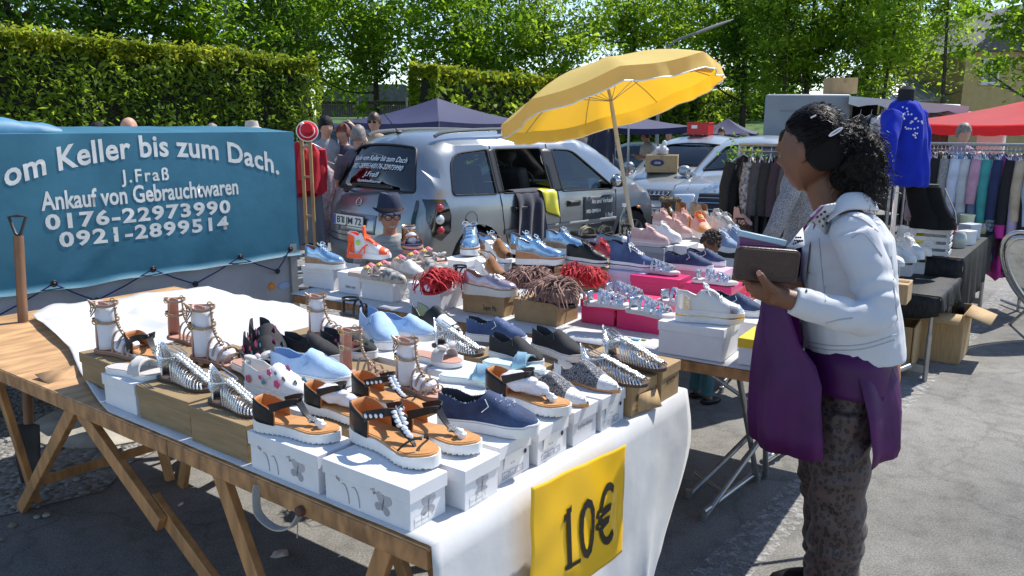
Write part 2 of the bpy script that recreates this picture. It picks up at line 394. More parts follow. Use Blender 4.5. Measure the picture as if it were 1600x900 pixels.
# ---------------- vegetation
G1, G2 = (.022, .05, .008), (.085, .15, .02)
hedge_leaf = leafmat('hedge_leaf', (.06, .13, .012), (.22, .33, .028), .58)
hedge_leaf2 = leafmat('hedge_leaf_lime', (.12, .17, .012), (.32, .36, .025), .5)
core_m = mat('twigs', (.012, .014, .008), .95, var=.4)
def leafquad(vs, fs, p, r, rnd, nrm=None):
 a = V((rnd.gauss(0, 1), rnd.gauss(0, 1), rnd.gauss(0, 1)));
 if nrm is not None: a = a*.6+nrm
 a.normalize(); x = a.orthogonal().normalized(); x = Matrix.Rotation(rnd.random()*6.28, 3, a)@x; y = a.cross(x)
 k = len(vs); l = r*rnd.uniform(.7, 1.3); b = l*.42
 vs += [p-x*l, p-y*b+a*b*.2, p+x*l, p+y*b+a*b*.2]; fs.append((k, k+1, k+2, k+3))
def hedge(p0, p1, h, th, n, r, label, seed):
 rnd = random.Random(seed); p0 = V(p0); p1 = V(p1); d = p1-p0; ln = d.length; d.normalize(); s_ = V((d.y, -d.x, 0))
 root = thing('hedge', label, 'hedge', ((p0.x+p1.x)/2, (p0.y+p1.y)/2, gz(p0.y)))
 mb = MB()
 nseg = max(4, int(ln/1.2)); rings = []
 for i in range(nseg+1):
  c = p0+d*(ln*i/nseg); ring = []
  for (a, z) in ((-.16, -.2), (-.2, h*.5), (-.14, h*.88), (.14, h*.88), (.2, h*.5), (.16, -.2)):
   q = c+s_*(a*th)+V((0, 0, z)); q += V((1, 1, 1))*(.12*noise.noise(q*1.3)); ring.append(q)
  rings.append(ring)
 mb.loft(rings, True)
 mb.build('branches', core_m, root, world=True)
 mb = MB(); vs = []; fs = []; vs2 = []; fs2 = []
 for _ in range(n):
  t = rnd.random()*ln; f = rnd.random()
  if f < .62: a, z, nr = -.5, rnd.random()*h, -s_
  elif f < .85: a, z, nr = rnd.uniform(-.5, .5), h, V((0, 0, 1))
  else: a, z, nr = .5, rnd.random()*h, s_
  if rnd.random() < .06: t = rnd.choice((0, ln))
  q = p0+d*t+s_*(a*th)+V((0, 0, z))
  w = noise.noise(q*.55)*.22+noise.noise(q*1.9+V((5, 5, 5)))*.16; dpt = -abs(rnd.gauss(0, .16))
  if rnd.random() < .03: dpt = rnd.random()*.22
  q += nr*(w+dpt)
  if abs(nr.z) < .5 and noise.noise(q*1.5+V((9, 1, 3)))+.35*noise.noise(q*4) < -.26 and rnd.random() < .85: q -= nr*.28
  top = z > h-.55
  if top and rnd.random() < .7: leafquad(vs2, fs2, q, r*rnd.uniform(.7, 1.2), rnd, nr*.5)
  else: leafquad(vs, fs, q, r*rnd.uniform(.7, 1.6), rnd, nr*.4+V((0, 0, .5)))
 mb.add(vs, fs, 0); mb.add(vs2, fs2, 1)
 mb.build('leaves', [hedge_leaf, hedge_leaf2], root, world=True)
 return root
H0 = at(485, 95, 4.0)
def hp(u, vtop, h=4.0):
 y = FPX*(h-HC)/((HOR-vtop))*1.0
 p = atd(u, vtop, y); k = (h-HC)/(p.z-HC); return CAM+(p-CAM)*k
a, b = hp(-40, 58), hp(478, 96); hedge((a.x, a.y, gz(a.y)), (b.x, b.y, gz(b.y)), 4.0-gz(b.y), 1.3, 84000, .085, 'tall clipped hedge of the left half standing behind the blue tarpaulin trailer', 1)
a, b = hp(662, 107), hp(1215, 153); hedge((a.x, a.y, gz(a.y)), (b.x, b.y, gz(b.y)), 4.5, 1.5, 62000, .16, 'long clipped hedge running behind the yellow parasol and the blue pavilions', 2)
bark = mat('bark', (.05, .042, .034), .95, var=.35, vscale=14, bump=.8, bscale=25, stretch=(1, 1, .25))
leafA = leafmat('maple_leaf', (.045, .12, .008), (.16, .30, .018), .62)
leafB = leafmat('lime_leaf', (.08, .17, .01), (.22, .36, .025), .62)
leafC = leafmat('dark_leaf', (.03, .09, .01), (.11, .23, .02), .58)
def make_tree(label, h, cr, cb, nl, lm, seed, r=.3, droop=0, trunk=.22, name='deciduous_tree', clump=.75, forks=6):
 rnd = random.Random(seed); root = thing(name, label, 'tree')
 tb = MB(); lean = V((rnd.uniform(-.3, .3), rnd.uniform(-.3, .3), 0)); top = V((0, 0, h*.82))+lean*2
 pts = crom([(0, 0, -.3), (lean.x*.3, lean.y*.3, h*.22), (lean.x, lean.y, h*.5), top], 5)
 tb.tube(pts, [lerp(trunk*1.25, .03, (i/(len(pts)-1))**.7) for i in range(len(pts))], 8)
 tips = []
 for k in range(forks*3):
  z = rnd.uniform(cb*.75, h*.78); t = z/(h*.82); base = V((lean.x*t, lean.y*t, z)); an = k*2.4+rnd.random(); ln = cr*rnd.uniform(.55, .95)*(1-.35*(z/h))
  e = base+V((cos(an)*ln, sin(an)*ln, rnd.uniform(.25, .8)*ln*(1-droop*.6))); m_ = (base+e)/2+V((0, 0, -.12*ln))
  q = crom([base, m_, e], 3); r0 = trunk*.42*(1-.5*t); tb.tube(q, [lerp(r0, .015, i/(len(q)-1)) for i in range(len(q))], 5); tips += q[2:]
  for _ in range(2):
   e2 = q[3]+V((rnd.uniform(-1, 1), rnd.uniform(-1, 1), rnd.uniform(-.2, .9)))*cr*.35; tb.tube([q[3], (q[3]+e2)/2+V((0, 0, .1)), e2], [r0*.4, r0*.25, .01], 4); tips.append(e2)
 tb.build('trunk', bark, root)
 vs = []; fs = []; cl = []
 for _ in range(int(nl/70)):
  while True:
   p = V((rnd.uniform(-1, 1), rnd.uniform(-1, 1), rnd.uniform(-1, 1)))
   if .3 < p.length < 1: break
  c = V((p.x*cr, p.y*cr, cb+(h-cb)*.5+p.z*(h-cb)*.5)); c.x *= 1-.3*max(0, p.z); c.y *= 1-.3*max(0, p.z)
  c += V((noise.noise(c*.4), noise.noise(c*.4+V((7, 0, 0))), noise.noise(c*.4+V((0, 7, 0)))))*1.3
  if tips and rnd.random() < .55: c = rnd.choice(tips)+V((rnd.gauss(0, .4), rnd.gauss(0, .4), rnd.gauss(0, .4)))
  cl.append(c)
 for c in cl:
  s0 = clump*rnd.uniform(.45, 1.15)
  for _ in range(70):
   q = V((rnd.gauss(0, s0), rnd.gauss(0, s0), rnd.gauss(0, s0*.55)))
   if droop: q.z -= rnd.random()**2*droop*2.2; q.x *= .6; q.y *= .6
   leafquad(vs, fs, c+q, r*rnd.uniform(.6, 1.2), rnd, V((0, 0, .7)))
 mb = MB(); mb.add(vs, fs); mb.build('crown', lm, root)
 return root
tA = make_tree('-', 13, 4.4, 4.3, 8500, leafA, 11, .19)
tB = make_tree('-', 14, 4.6, 4.2, 9000, leafB, 12, .2)
tC = make_tree('-', 15, 4.0, 4.2, 8000, leafC, 13, .19, forks=7)
tS = make_tree('-', 14, 2.6, 4.2, 7000, leafB, 15, .17, trunk=.14)
TG = 'trees standing behind the hedges'
def put(t, used, u, y, sc, rz, lab, x=None):
 p = atd(u, HOR, y); loc = (p.x, p.y, gz(p.y))
 if used:
  return dup(t, lab, loc, rz, sc, TG)
 t.location = loc; t.rotation_euler = (0, 0, rz); t.scale = (sc,)*3; t['label'] = lab; t['group'] = TG; return t
put(tA, 0, 590, 40, .95, .4, 'forked tree with a dark trunk standing in the gap between the two hedges')
put(tC, 0, 40, 29, 1.0, 1.0, 'dark tree over the left corner of the hedge, nearest to the picture edge')
put(tC, 1, 190, 33, .95, 2.2, 'dark dense tree behind the left hedge, second from the left corner')
put(tA, 1, 305, 33, .92, 4.2, 'mid green tree behind the left hedge just left of the plain grey mast')
put(tC, 1, 430, 37, .9, 5.1, 'dark tree behind the right end of the left hedge')
put(tB, 0, 500, 46, 1.0, .9, 'light green tree left of the forked tree above the gap in the hedges')
put(tA, 1, 715, 44, .95, 1.7, 'dark green tree behind the near end of the long hedge, above the big blue pavilion')
put(tC, 1, 790, 50, .95, .2, 'shaded tree left of the parasol tip above the long hedge')
put(tB, 1, 850, 47, .82, 2.9, 'yellow green tree directly above the left half of the parasol')
put(tB, 1, 985, 52, .98, 3.9, 'broad yellow green tree behind the curved street lamp')
put(tB, 1, 1085, 58, 1.08, 5.4, 'yellow green tree right of the curved street lamp')
put(tC, 1, 1160, 52, 1.1, 1.4, 'dark tall tree above the right end of the long hedge')
put(tC, 1, 1255, 46, 1.05, 2.6, 'dark tall tree with bare lower trunk above the grey market trailer')
put(tC, 1, 1345, 50, 1.1, 4.4, 'dark tree behind the cardboard box on the trailer roof')
put(tS, 0, 1372, 42, 1.0, .7, 'slender tree with thin straight trunk behind the market trailer')
put(tS, 1, 1225, 44, .95, 2.7, 'slender tree with thin trunk between the dark tall trees above the grey trailer')
put(tA, 1, 1420, 58, 1.1, 5.9, 'mid green tree farthest back, left of the metal roofed annex')
put(tB, 1, 1190, 70, 1.1, 2.3, 'sunlit light green tree low behind the right end of the long hedge')
bi = make_tree('drooping birch with thin hanging twigs in front of the annex roof', 13, 1.2, 4.4, 4500, leafB, 21, .1, droop=1.0, trunk=.13, name='birch_tree', clump=.4)
p = atd(1472, HOR, 38); bi.location = (p.x, p.y, gz(38)); bi['group'] = TG
mp = make_tree('broad maple with low branches hanging in front of the yellow house', 11, 3.6, 3.1, 9000, leafA, 23, .15, name='maple_tree', clump=.5)
p = atd(1680, HOR, 27); mp.location = (p.x, p.y, gz(27)); mp['group'] = TG
mb = MB(); rnd = random.Random(5); vs = []; fs = []
for _ in range(3000):
 x = rnd.uniform(-130, 150); y = 108+rnd.random()*14
 hgt = 4.2+2.2*noise.noise(V((x*.06, 0, 3)))
 if -32 < x < -6: hgt = 2.6
 leafquad(vs, fs, V((x, y, gz(60)+rnd.random()**.7*hgt)), 1.0, rnd, V((0, -.4, .6)))
mb.add(vs, fs); tag(mb.build('far_wood', leafC), 'distant belt of trees beyond the field', None, None, 'stuff')
gm = mat('grass', (.05, .11, .015), .95, var=.4, vscale=1.3, bump=.5, bscale=14)
mb = MB(); mb.sheet([[V((x, y, z+.35*noise.noise(V((x*.1, y*.1, 0))))) for x in range(-60, 61, 6)] for y, z in ((46, -.55), (52, .6), (60, 1.6), (75, 2.4), (100, 2.8))])
tag(mb.build('grass_bank', gm), 'green grass bank seen through the gap between hedges', None, None, 'structure')
mb = MB(); vs = []; fs = []
for _ in range(1500):
 t = rnd.random(); a = hp(662, 107); b = hp(1215, 153); q = a.lerp(b, t); leafquad(vs, fs, V((q.x+rnd.uniform(-.3, 1.6), q.y-rnd.uniform(1.2, 2.2), gz(q.y)+rnd.random()*.55)), .13, rnd, V((0, 0, .5)))
mb.add(vs, fs); tag(mb.build('weeds', leafB), 'rough green weeds along the foot of the hedge', None, None, 'stuff')
# ---------------- fence, barn, lamps, houses
steel = mat('galvanised', (.42, .43, .44), .45, .7, var=.15, vscale=20)
fr = thing('mesh_fence', 'tall wire fence with grey posts in the gap between the hedges', 'fence', (-6, 38, gz(38)))
fa, fb = V((-14.5, 36, 0)), V((-3.2, 44, 0)); fd = (fb-fa)
for k in range(6):
 mb = MB(); q = fa+fd*(k/5); mb.bar(q+V((0, 0, -.5)), q+V((0, 0, 3.0)), .09, .09); mb.build('post', steel, fr, world=True)
mb = MB()
for z in (.1, .8, 1.5, 2.2, 2.9): mb.tube([fa+V((0, 0, z-.3)), fb+V((0, 0, z-.3))], .018, 4)
for k in range(110):
 q = fa+fd*(k/110); mb.tube([q+V((0, 0, -.4)), q+V((0, 0, 2.6))], .006, 3)
mb.build('wire_mesh', steel, fr, world=True)
mb = MB(); bx = atd(590, HOR, 88)
barn = thing('barn', 'low dark barn with a wide roof beyond the grass bank', 'barn', (bx.x, 88, 2))
mb.box((bx.x, 88, 2.5), (11, 8, 3.0)); mb.build('wall', mat('barn_wall', (.1, .085, .07), .9, var=.2), barn, world=True)
mb = MB(); mb.prism([(-6.4, 0), (6.4, 0), (3.6, 1.7), (-2.8, 1.7)], -5, 5, M=Matrix(((1, 0, 0), (0, 0, -1), (0, 1, 0))), c=(bx.x, 88, 3.95)); mb.build('roof', mat('barn_roof', (.11, .11, .11), .8, var=.25, vscale=2), barn, world=True)
h2 = thing('shed', 'pale distant shed right of the dark barn', 'shed', (bx.x+9, 92, 2))
mb = MB(); mb.box((bx.x+8, 94, 2.5), (14, 6, 3.2)); mb.build('wall', mat('shed_wall', (.4, .38, .33), .9, var=.1), h2, world=True)
mb = MB(); mb.prism([(-7.5, 0), (7.5, 0), (7, 1.0), (-7, 1.0)], -3.6, 3.6, M=Matrix(((1, 0, 0), (0, 0, -1), (0, 1, 0))), c=(bx.x+8, 94, 4.11)); mb.build('roof', mat('shed_roof', (.25, .24, .24), .7), h2, world=True)
lampm = mat('lamp_post_grey', (.2, .21, .22), .5, .4)
def mast(u, y, h, label, arm=False):
 p = atd(u, HOR, y); p.z = gz(y); t = thing('street_lamp' if arm else 'lamp_post', label, 'street lamp', p)
 mb = MB(); mb.tube([(0, 0, -.2), (0, 0, h*.5), (0, 0, h)], [.085, .07, .055], 10); mb.build('post', lampm, t)
 mb = MB()
 if arm:
  pts = crom([(0, 0, h), (.03, 0, h+.5), (.5, 0, h+1.1), (1.4, 0, h+1.45)], 5); mb.tube(pts, .045, 8); mb.build('arm', lampm, t)
  mb = MB(); rings = []
  for k in range(9):
   s_ = k/8; w_ = .11*sin(pi*min(1, .15+.85*s_))**.6+.02
   rings.append([V((1.3+1.4*s_, cos(a_)*w_, h+1.42+.5*s_+sin(a_)*w_*.5)) for a_ in [2*pi*j/8 for j in range(8)]])
  mb.loft(rings); mb.build('lamp_head', mat('lamp_grey', (.22, .22, .22), .5), t)
 else:
  mb.lathe([(.05, h), (.25, h+.05), (.28, h+.18), (.1, h+.3)], 12); mb.build('lamp_head', mat('lamp_grey', (.22, .22, .22), .5), t)
 return t
mast(364, 34, 9.5, 'straight grey mast rising behind the left hedge'); mast(1027, 31, 4.0, 'grey lamp post with curved arm rising behind the parasol', True)
ym = mat('yellow_render', (.48, .37, .17), .95, var=.08, vscale=3, bump=.1, bscale=40); slate = mat('slate_roof', (.1, .1, .105), .7, var=.2, vscale=6)
zinc = mat('zinc_roof', (.5, .52, .54), .4, .5, var=.12, vscale=3); frame_w = mat('window_white', (.75, .75, .72), .5); pane_d = mat('window_dark', (.02, .03, .03), .08, spec=.8)
c0 = atd(1498, HOR, 46)
hs = thing('yellow_house', 'yellow rendered house with white framed windows behind the red canopy', 'house', (c0.x+5, 50, -.5))
mb = MB(); mb.box((c0.x+7, 50, 2.55), (14, 8, 6.1)); mb.build('wall', ym, hs, world=True)
mb = MB(); mb.prism([(-7.6, 0), (7.6, 0), (7.0, .16), (4, 2.6), (-4, 2.6), (-7.0, .16)], -4.6, 4.6, M=Matrix(((1, 0, 0), (0, 0, -1), (0, 1, 0))), c=(c0.x+7, 50, 5.6)); mb.build('roof', slate, hs, world=True)
def window(root, c, w_, h_):
 mb = MB()
 for dx, dz, sx, sz in ((-w_/2, 0, .09, h_+.09), (w_/2, 0, .09, h_+.09), (0, h_/2, w_-.09, .09), (0, -h_/2, w_-.09, .09), (0, 0, .05, h_-.09)): mb.box((c[0]+dx, c[1]-.04, c[2]+dz), (sx, .12, sz))
 f = mb.build('window', frame_w, root, world=True)
 mb = MB(); mb.box((c[0], c[1]+.0, c[2]), (w_, .05, h_)); p = mb.build('pane', pane_d, root, world=True); p.parent = f
 mb = MB(); mb.box((c[0], c[1]-.06, c[2]-h_/2-.09), (w_+.25, .2, .06)); s_ = mb.build('sill', frame_w, root, world=True); s_.parent = f
window(hs, (c0.x+1.42, 45.98, 4.55), .85, 1.25); window(hs, (c0.x+4.7, 45.98, 4.55), .85, 1.25); window(hs, (c0.x+4.7, 45.98, 1.6), .85, 1.25)
an = thing('house_annex', 'low yellow annex with a grey standing seam metal roof', 'annex', (c0.x-3, 50, -.5))
mb = MB(); mb.box((c0.x-2.6, 50.5, 1.2), (5.19, 6, 3.4)); mb.build('wall', ym, an, world=True)
mb = MB(); mb.sheet([[V((x, y, z)) for x in (c0.x-5.6, c0.x-.01)] for y, z in ((47.0, 2.95), (50.6, 4.3))])
for k in range(12): mb.box((c0.x-5.4+k*.48, 48.8, 3.66), (.04, 3.84, .05), M=Matrix.Rotation(atan2(1.35, 3.6), 3, 'X'))
mb.build('roof', zinc, an, world=True, solid=.06)
mb = MB(); mb.box((c0.x-.75, 47.47, 1.6), (1.1, .1, 1.9)); mb.build('doorway_shade', mat('deep_shade', (.03, .025, .02), .9), an, world=True)  # dark slab on the wall paints the shade of an open doorway
# ---------------- vehicles
def glassmat(name, tint, refl=.1):
 if name in MATS: return MATS[name]
 m = bpy.data.materials.new(name); m.use_nodes = True; MATS[name] = m; n = m.node_tree.nodes; L = m.node_tree.links
 n.remove(n['Principled BSDF']); t = n.new('ShaderNodeBsdfTransparent'); t.inputs[0].default_value = (*tint, 1)
 g = n.new('ShaderNodeBsdfGlossy'); g.inputs['Roughness'].default_value = .02; f = n.new('ShaderNodeLayerWeight'); f.inputs[0].default_value = .35
 ma = n.new('ShaderNodeMath'); ma.operation = 'MULTIPLY_ADD'; ma.inputs[1].default_value = .75; ma.inputs[2].default_value = refl
 L.new(f.outputs['Fresnel'], ma.inputs[0]); mx = n.new('ShaderNodeMixShader'); L.new(ma.outputs[0], mx.inputs[0])
 L.new(t.outputs[0], mx.inputs[1]); L.new(g.outputs[0], mx.inputs[2]); L.new(mx.outputs[0], n['Material Output'].inputs[0]); return m
glass_car = glassmat('car_glass', (.42, .5, .5), .07); glass_dark = glassmat('tinted_glass', (.13, .19, .21), .08)
rubber = mat('black_rubber', (.012, .012, .013), .6, var=.2, vscale=30); black_pl = mat('black_plastic', (.02, .02, .022), .45, bump=.1, bscale=300)
chrome = mat('chrome', (.75, .76, .78), .12, 1); rim_m = mat('alloy_rim', (.5, .51, .52), .3, .9); int_m = mat('car_interior', (.03, .032, .035), .8, var=.3)
red_l = mat('tail_red', (.5, .02, .03), .12, coat=1); clear_l = mat('lamp_clear', (.7, .72, .75), .08, .3, coat=1); amber_l = mat('amber_lens', (.8, .25, .02), .15, coat=1)
white_pl = mat('plate_white', (.78, .78, .76), .35); eu_blue = mat('plate_blue', (.02, .06, .35), .35); ink = mat('black_ink', (.012, .012, .014), .5); whitep = mat('white_print', (.85, .85, .83), .5)
silver = mat('silver_paint', (.32, .34, .36), .3, .75, var=.04, vscale=3, coat=.6); silver2 = mat('silver_paint_pale', (.4, .43, .45), .3, .6, var=.03, vscale=3, coat=.6)
def paint(name, c, metal=.5): return mat(name, c, .3, metal, var=.05, vscale=3, coat=.6)
class Car:
 def __init__(s, name, label, loc, rz, sp, group=None):
  s.sp = sp; s.L = sp['L']; s.W = sp['W']; s.root = thing(name, label, 'car', loc, rz, group); s.r = sp.get('r', .1)
  raw = sp['prof']; P = [V(raw[0][:2])]
  out = []
  for i, p in enumerate(raw):
   if i in (0, len(raw)-1): out.append(V(p[:2])); continue
   q = V(p[:2]); a = V(raw[i-1][:2])-q; b = V(raw[i+1][:2])-q; rr = min(p[2] if len(p) > 2 else .12, a.length*.48, b.length*.48)
   s0 = q+a.normalized()*rr; e = q+b.normalized()*rr
   for k in range(6):
    t = k/5; out.append(s0*(1-t)**2+q*2*t*(1-t)+e*t*t)
  d = [out[0]]
  for a, b in zip(out, out[1:]):
   k = max(1, int((b-a).length/.11))
   for j in range(1, k+1):
    q = a+(b-a)*j/k
    if (q-d[-1]).length > .004: d.append(q)
  s.P = d; s.S = [0]
  for a, b in zip(d, d[1:]): s.S.append(s.S[-1]+(b-a).length)
 def pt(s, sv):
  S_ = s.S
  if sv <= 0: return s.P[0]
  for i in range(1, len(S_)):
   if sv <= S_[i]:
    t = (sv-S_[i-1])/(S_[i]-S_[i-1]); return s.P[i-1]+(s.P[i]-s.P[i-1])*t
  return s.P[-1]
 def nrm(s, sv):
  a = s.pt(max(0, sv-.06)); b = s.pt(min(s.S[-1], sv+.06)); d = (b-a).normalized(); return V((-d.y, d.x))
 def wz(s, z):
  h = s.W/2; return interp(s.sp['tumble'], z)*h
 def deform(s, p):
  x, y, z = p; a = abs(y)/(s.W/2)
  x2 = x+s.sp.get('kr', .14)*a**3*math.exp(-x/.35)-s.sp.get('kf', .3)*a**2.5*math.exp(-(s.L-x)/.45)
  ff = max(0, min(1, (x-(s.L-1.0))/1.0)); y2 = y*(1-.1*ff*ff)
  rf = max(0, min(1, (.7-x)/.7)); y2 *= (1-.04*rf*rf)
  return V((x2, y2, z))
 def dist(s, x, z):
  q = V((x, z)); m = 9
  for a, b in zip(s.P, s.P[1:]):
   d = b-a; l = d.length_squared; t = max(0, min(1, (q-a).dot(d)/l)) if l > 0 else 0; m = min(m, (a+d*t-q).length)
  return m
 def side(s, x, z, sgn=-1, off=0):
  y = s.wz(z)
  d = s.dist(x, z); r = s.r
  if d < r: y -= r*(1-sqrt(max(0, 1-((r-d)/r)**2)))
  y += .012*math.exp(-((z-.62)/.12)**2)+off
  return s.deform((x, sgn*y, z))
 def band(s, sv, t, off=0):
  p = s.pt(sv); n = s.nrm(sv); ym = s.wz(p.y)-s.r+.012*math.exp(-((p.y-.62)/.12)**2); c = s.sp.get('crown', .05)*(1-t*t)
  p2 = p+n*(c+off); return s.deform((p2.x, t*ym, p2.y))
 def spos(s, x, z):
  q = V((x, z)); return min(zip([(p-q).length for p in s.P], s.S))[1]
 def body(s, paintm, fine=.13):
  sp = s.sp; mb = MB(); bot = sp['bot']
  low = []
  wr = sp.get('arch', .36)
  for wx in reversed(sp['wheels']):
   low += [(wx+wr*cos(t), max(bot, .31+wr*sin(t))) for t in [pi*k/12-.0 for k in range(13)] if .31+wr*sin(t) >= bot]
  poly = [tuple(p) for p in s.P]+low
  lowA = low
  for sg in (-1, 1): panel(poly, [w_ for w_ in sp['win']], lambda x, z: s.side(x, z, sg), mb, fine)
  n = len(s.S); bp = [(v, -.8) for v in s.S]+[(v, .8) for v in reversed(s.S)]
  e0 = [(s.S[0], -.8+1.6*k/8) for k in range(1, 8)]; e1 = [(s.S[-1], .8-1.6*k/8) for k in range(1, 8)]
  bp = [(v, -.8) for v in s.S]+[(x, -y) for x, y in e1]+[(v, .8) for v in reversed(s.S)]+[(x, -y) for x, y in e0]
  panel(bp, [[(a, b*.8) for a, b in w_] for w_ in sp['bwin']], lambda a, b: s.band(a, b/.8), mb, fine)
  s.bodyo = mb.build('body', paintm, s.root, weld=True, ang=38)
  mb = MB(); mb.box((s.L/2, 0, bot+.12), (s.L-.5, s.W-.45, .12)); mb.build('underbody', black_pl, s.root)
  return s
 def glass(s, m, m2=None, trim=True, skip=()):
  sp = s.sp
  for i, w_ in enumerate(sp['win']):
   for sg in (-1, 1):
    if (i, sg) in skip: continue
    mb = MB(); panel(w_, [], lambda x, z: s.side(x, z, sg, -.008), mb, .2); g = mb.build('side_window', m, s.root)
  for i, w_ in enumerate(sp['bwin']):
   mb = MB(); panel(w_, [], lambda a, b: s.band(a, b, -.008), mb, .2); mb.build('rear_window' if i == 0 else 'windscreen', m2 or m, s.root)
  if trim:
   mb = MB()
   for w_ in sp['win']:
    for sg in (-1, 1): mb.tube([s.side(x, z, sg, .001) for x, z in denselp(w_, .1)], .011, 5, True)
   for w_ in sp['bwin']: mb.tube([s.band(a, b, .001) for a, b in denselp(w_, .1)], .012, 5, True)
   mb.build('window_trim', rubber, s.root)
  return s
 def wheels(s, R=.31):
  for wx in s.sp['wheels']:
   for sg in (-1, 1):
    yo = sg*(s.W/2-.12); M = Matrix.Rotation(-sg*pi/2, 3, 'X')
    mb = MB(); mb.lathe([(R*.62, -.095), (R*.9, -.1), (R*.99, -.07), (R, 0), (R*.99, .07), (R*.9, .1), (R*.62, .095), (R*.6, 0)], 28, (wx, yo, R), M=M, cap=False)
    wh = mb.build('wheel', rubber, s.root)
    mb = MB(); mb.lathe([(.0, .06), (.05, .065), (.07, .03)], 14, (wx, yo, R), M=M, cap=False); mb.lathe([(R*.64, .09), (R*.6, .095), (R*.56, .05), (R*.55, -.06)], 24, (wx, yo, R), M=M, cap=False)
    for k in range(6):
     a = pi*k/3; mb.bar(V((wx, yo+sg*.05, R)), V((wx+cos(a)*R*.6, yo+sg*.07, R+sin(a)*R*.6)), .045, .02, up=(0, 1, 0))
    rm = mb.build('rim', rim_m, s.root); rm.parent = wh
    mb = MB(); mb.lathe([(R+.055, -.12), (R+.055, .06)], 20, (wx, yo, R), M=M, cap=False); mb.lathe([(0, -.12), (R+.055, -.12)], 20, (wx, yo, R), M=M, cap=False)
    ww = mb.build('wheel_well', black_pl, s.root)
  return s
 def sline(s, name, pts, m, r=.004, sg=(-1,), off=.001, closed=False):
  for g in sg:
   mb = MB(); q = []
   for a, b in zip(pts, pts[1:]):
    k = max(1, int((V(b)-V(a)).length/.08)); q += [tuple(V(a)+(V(b)-V(a))*j/k) for j in range(k)]
   q.append(pts[-1]); mb.tube([s.side(x, z, g, off) for x, z in q], r, 5); mb.build(name, m, s.root)
 def spatch(s, name, poly, m, sg=(-1,), off=.006, parent=None):
  for g in sg:
   mb = MB(); panel(denselp(poly, .06), [], lambda x, z: s.side(x, z, g, off), mb, .06); o = mb.build(name, m, s.root, solid=.006)
  return o
 def bpatch(s, name, poly, m, off=.006):
  mb = MB(); panel(denselp(poly, .06), [], lambda a, b: s.band(a, b, off), mb, .06); return mb.build(name, m, s.root, solid=.006)
 def seat(s, x, y, z=.55, hr=True):
  mb = MB(); M = Matrix.Rotation(radians(-14), 3, 'Y')
  mb.box((x+.22, y, z), (.5, .48, .16)); mb.box((x-.05, y, z+.36), (.14, .46, .66), M=M)
  o = mb.build('seat', int_m, s.root, bevel=.05)
  mb = MB(); mb.ell((x-.17, y, z+.83), (.065, .14, .105), 12, 8); mb.tube([(x-.15, y-.06, z+.6), (x-.16, y-.06, z+.8)], .008, 6); mb.tube([(x-.15, y+.06, z+.6), (x-.16, y+.06, z+.8)], .008, 6)
  h = mb.build('headrest', int_m, s.root); h.parent = o
 def interior(s, seats, dash):
  for x, y in seats: s.seat(x, y)
  mb = MB(); mb.box((s.L*.5, 0, .42), (s.L*.72, s.W-.3, .1)); mb.box((dash, 0, .86), (.36, s.W-.36, .22)); mb.build('dashboard', int_m, s.root, bevel=.03)
  mb = MB(); mb.tube([(dash-.32+.06*cos(t), .36+.18*sin(t), .93+.17*cos(t)) for t in [2*pi*k/20 for k in range(20)]], .014, 6, True); mb.tube([(dash-.3, .36, .93), (dash-.1, .36, .85)], .03, 6); mb.build('steering_wheel', int_m, s.root)
  return s
 def plate(s, txt, C_, X, Y, w_=.52, h_=.11):
  C_ = V(C_); X = V(X).normalized(); Y = V(Y).normalized(); N = X.cross(Y)
  mb = MB(); M = Matrix((X, Y, N)).transposed()
  mb.box(C_, (w_+.02, h_+.02, .008), M=M, mi=1); mb.box(C_+N*.006, (w_, h_, .01), M=M, mi=0); mb.box(C_+N*.008-X*(w_/2-.022), (.04, h_-.006, .01), M=M, mi=2)
  p = mb.build('number_plate', [white_pl, black_pl, eu_blue], s.root)
  t = text('plate_text', txt, .1, ink, s.root, C_+N*.0125-X*(-.02)-Y*.034, X, Y, bold=.0012, world=False, fit=w_*.82); t.parent = p
  return p
# --- the silver minivan of the stall
zw1 = roundlp([(.50, 1.0, .05), (.60, 1.42, .16), (1.12, 1.46, .03), (1.12, .98, .03)])
zw2 = roundlp([(1.22, .98, .03), (1.22, 1.46, .03), (1.92, 1.455, .04), (1.95, .96, .03)])
zw3 = roundlp([(2.13, .95, .03), (2.10, 1.44, .04), (2.44, 1.42, .1), (3.04, .97, .03), (3.02, .93, .03)])
zaf = dict(L=4.3, W=1.75, r=.11, bot=.24, arch=.37, wheels=[.82, 3.50], crown=.06, kr=.2, kf=.32,
           tumble=[(.2, .93), (.45, .985), (.9, 1.0), (.98, .97), (1.5, .78), (1.6, .72)],
           prof=[(.04, .24), (.0, .5, .08), (.02, .72, .1), (.13, .98, .1), (.40, 1.52, .2), (.75, 1.60, .25), (2.1, 1.63, .3), (2.85, 1.53, .3), (3.55, 1.02, .2), (4.12, .82, .2), (4.28, .62, .12), (4.27, .4, .1), (4.2, .24)],
           win=[zw1, zw2, zw3], bwin=[])
RZ_VAN = radians(45)
vc = Car('minivan', 'silver minivan with white lettering on its rear window parked behind the shoe tables', (-1.55, 8.0, 0), RZ_VAN, zaf)
sa, sb = vc.spos(.16, 1.03), vc.spos(.375, 1.46)
s2a, s2b = vc.spos(2.95, 1.46), vc.spos(3.50, 1.06)
zaf['bwin'] = [roundlp([(sa, -.95, .06), (sb, -.86, .12), (sb, .86, .12), (sa, .95, .06)]), roundlp([(s2a, -.9, .1), (s2b, -.92, .06), (s2b, .92, .06), (s2a, .9, .1)])]
vc.root.scale = (1, 1, .942); vc.body(silver, .11).wheels()
vc.glass(glass_car, glass_dark, skip={(1, -1)})
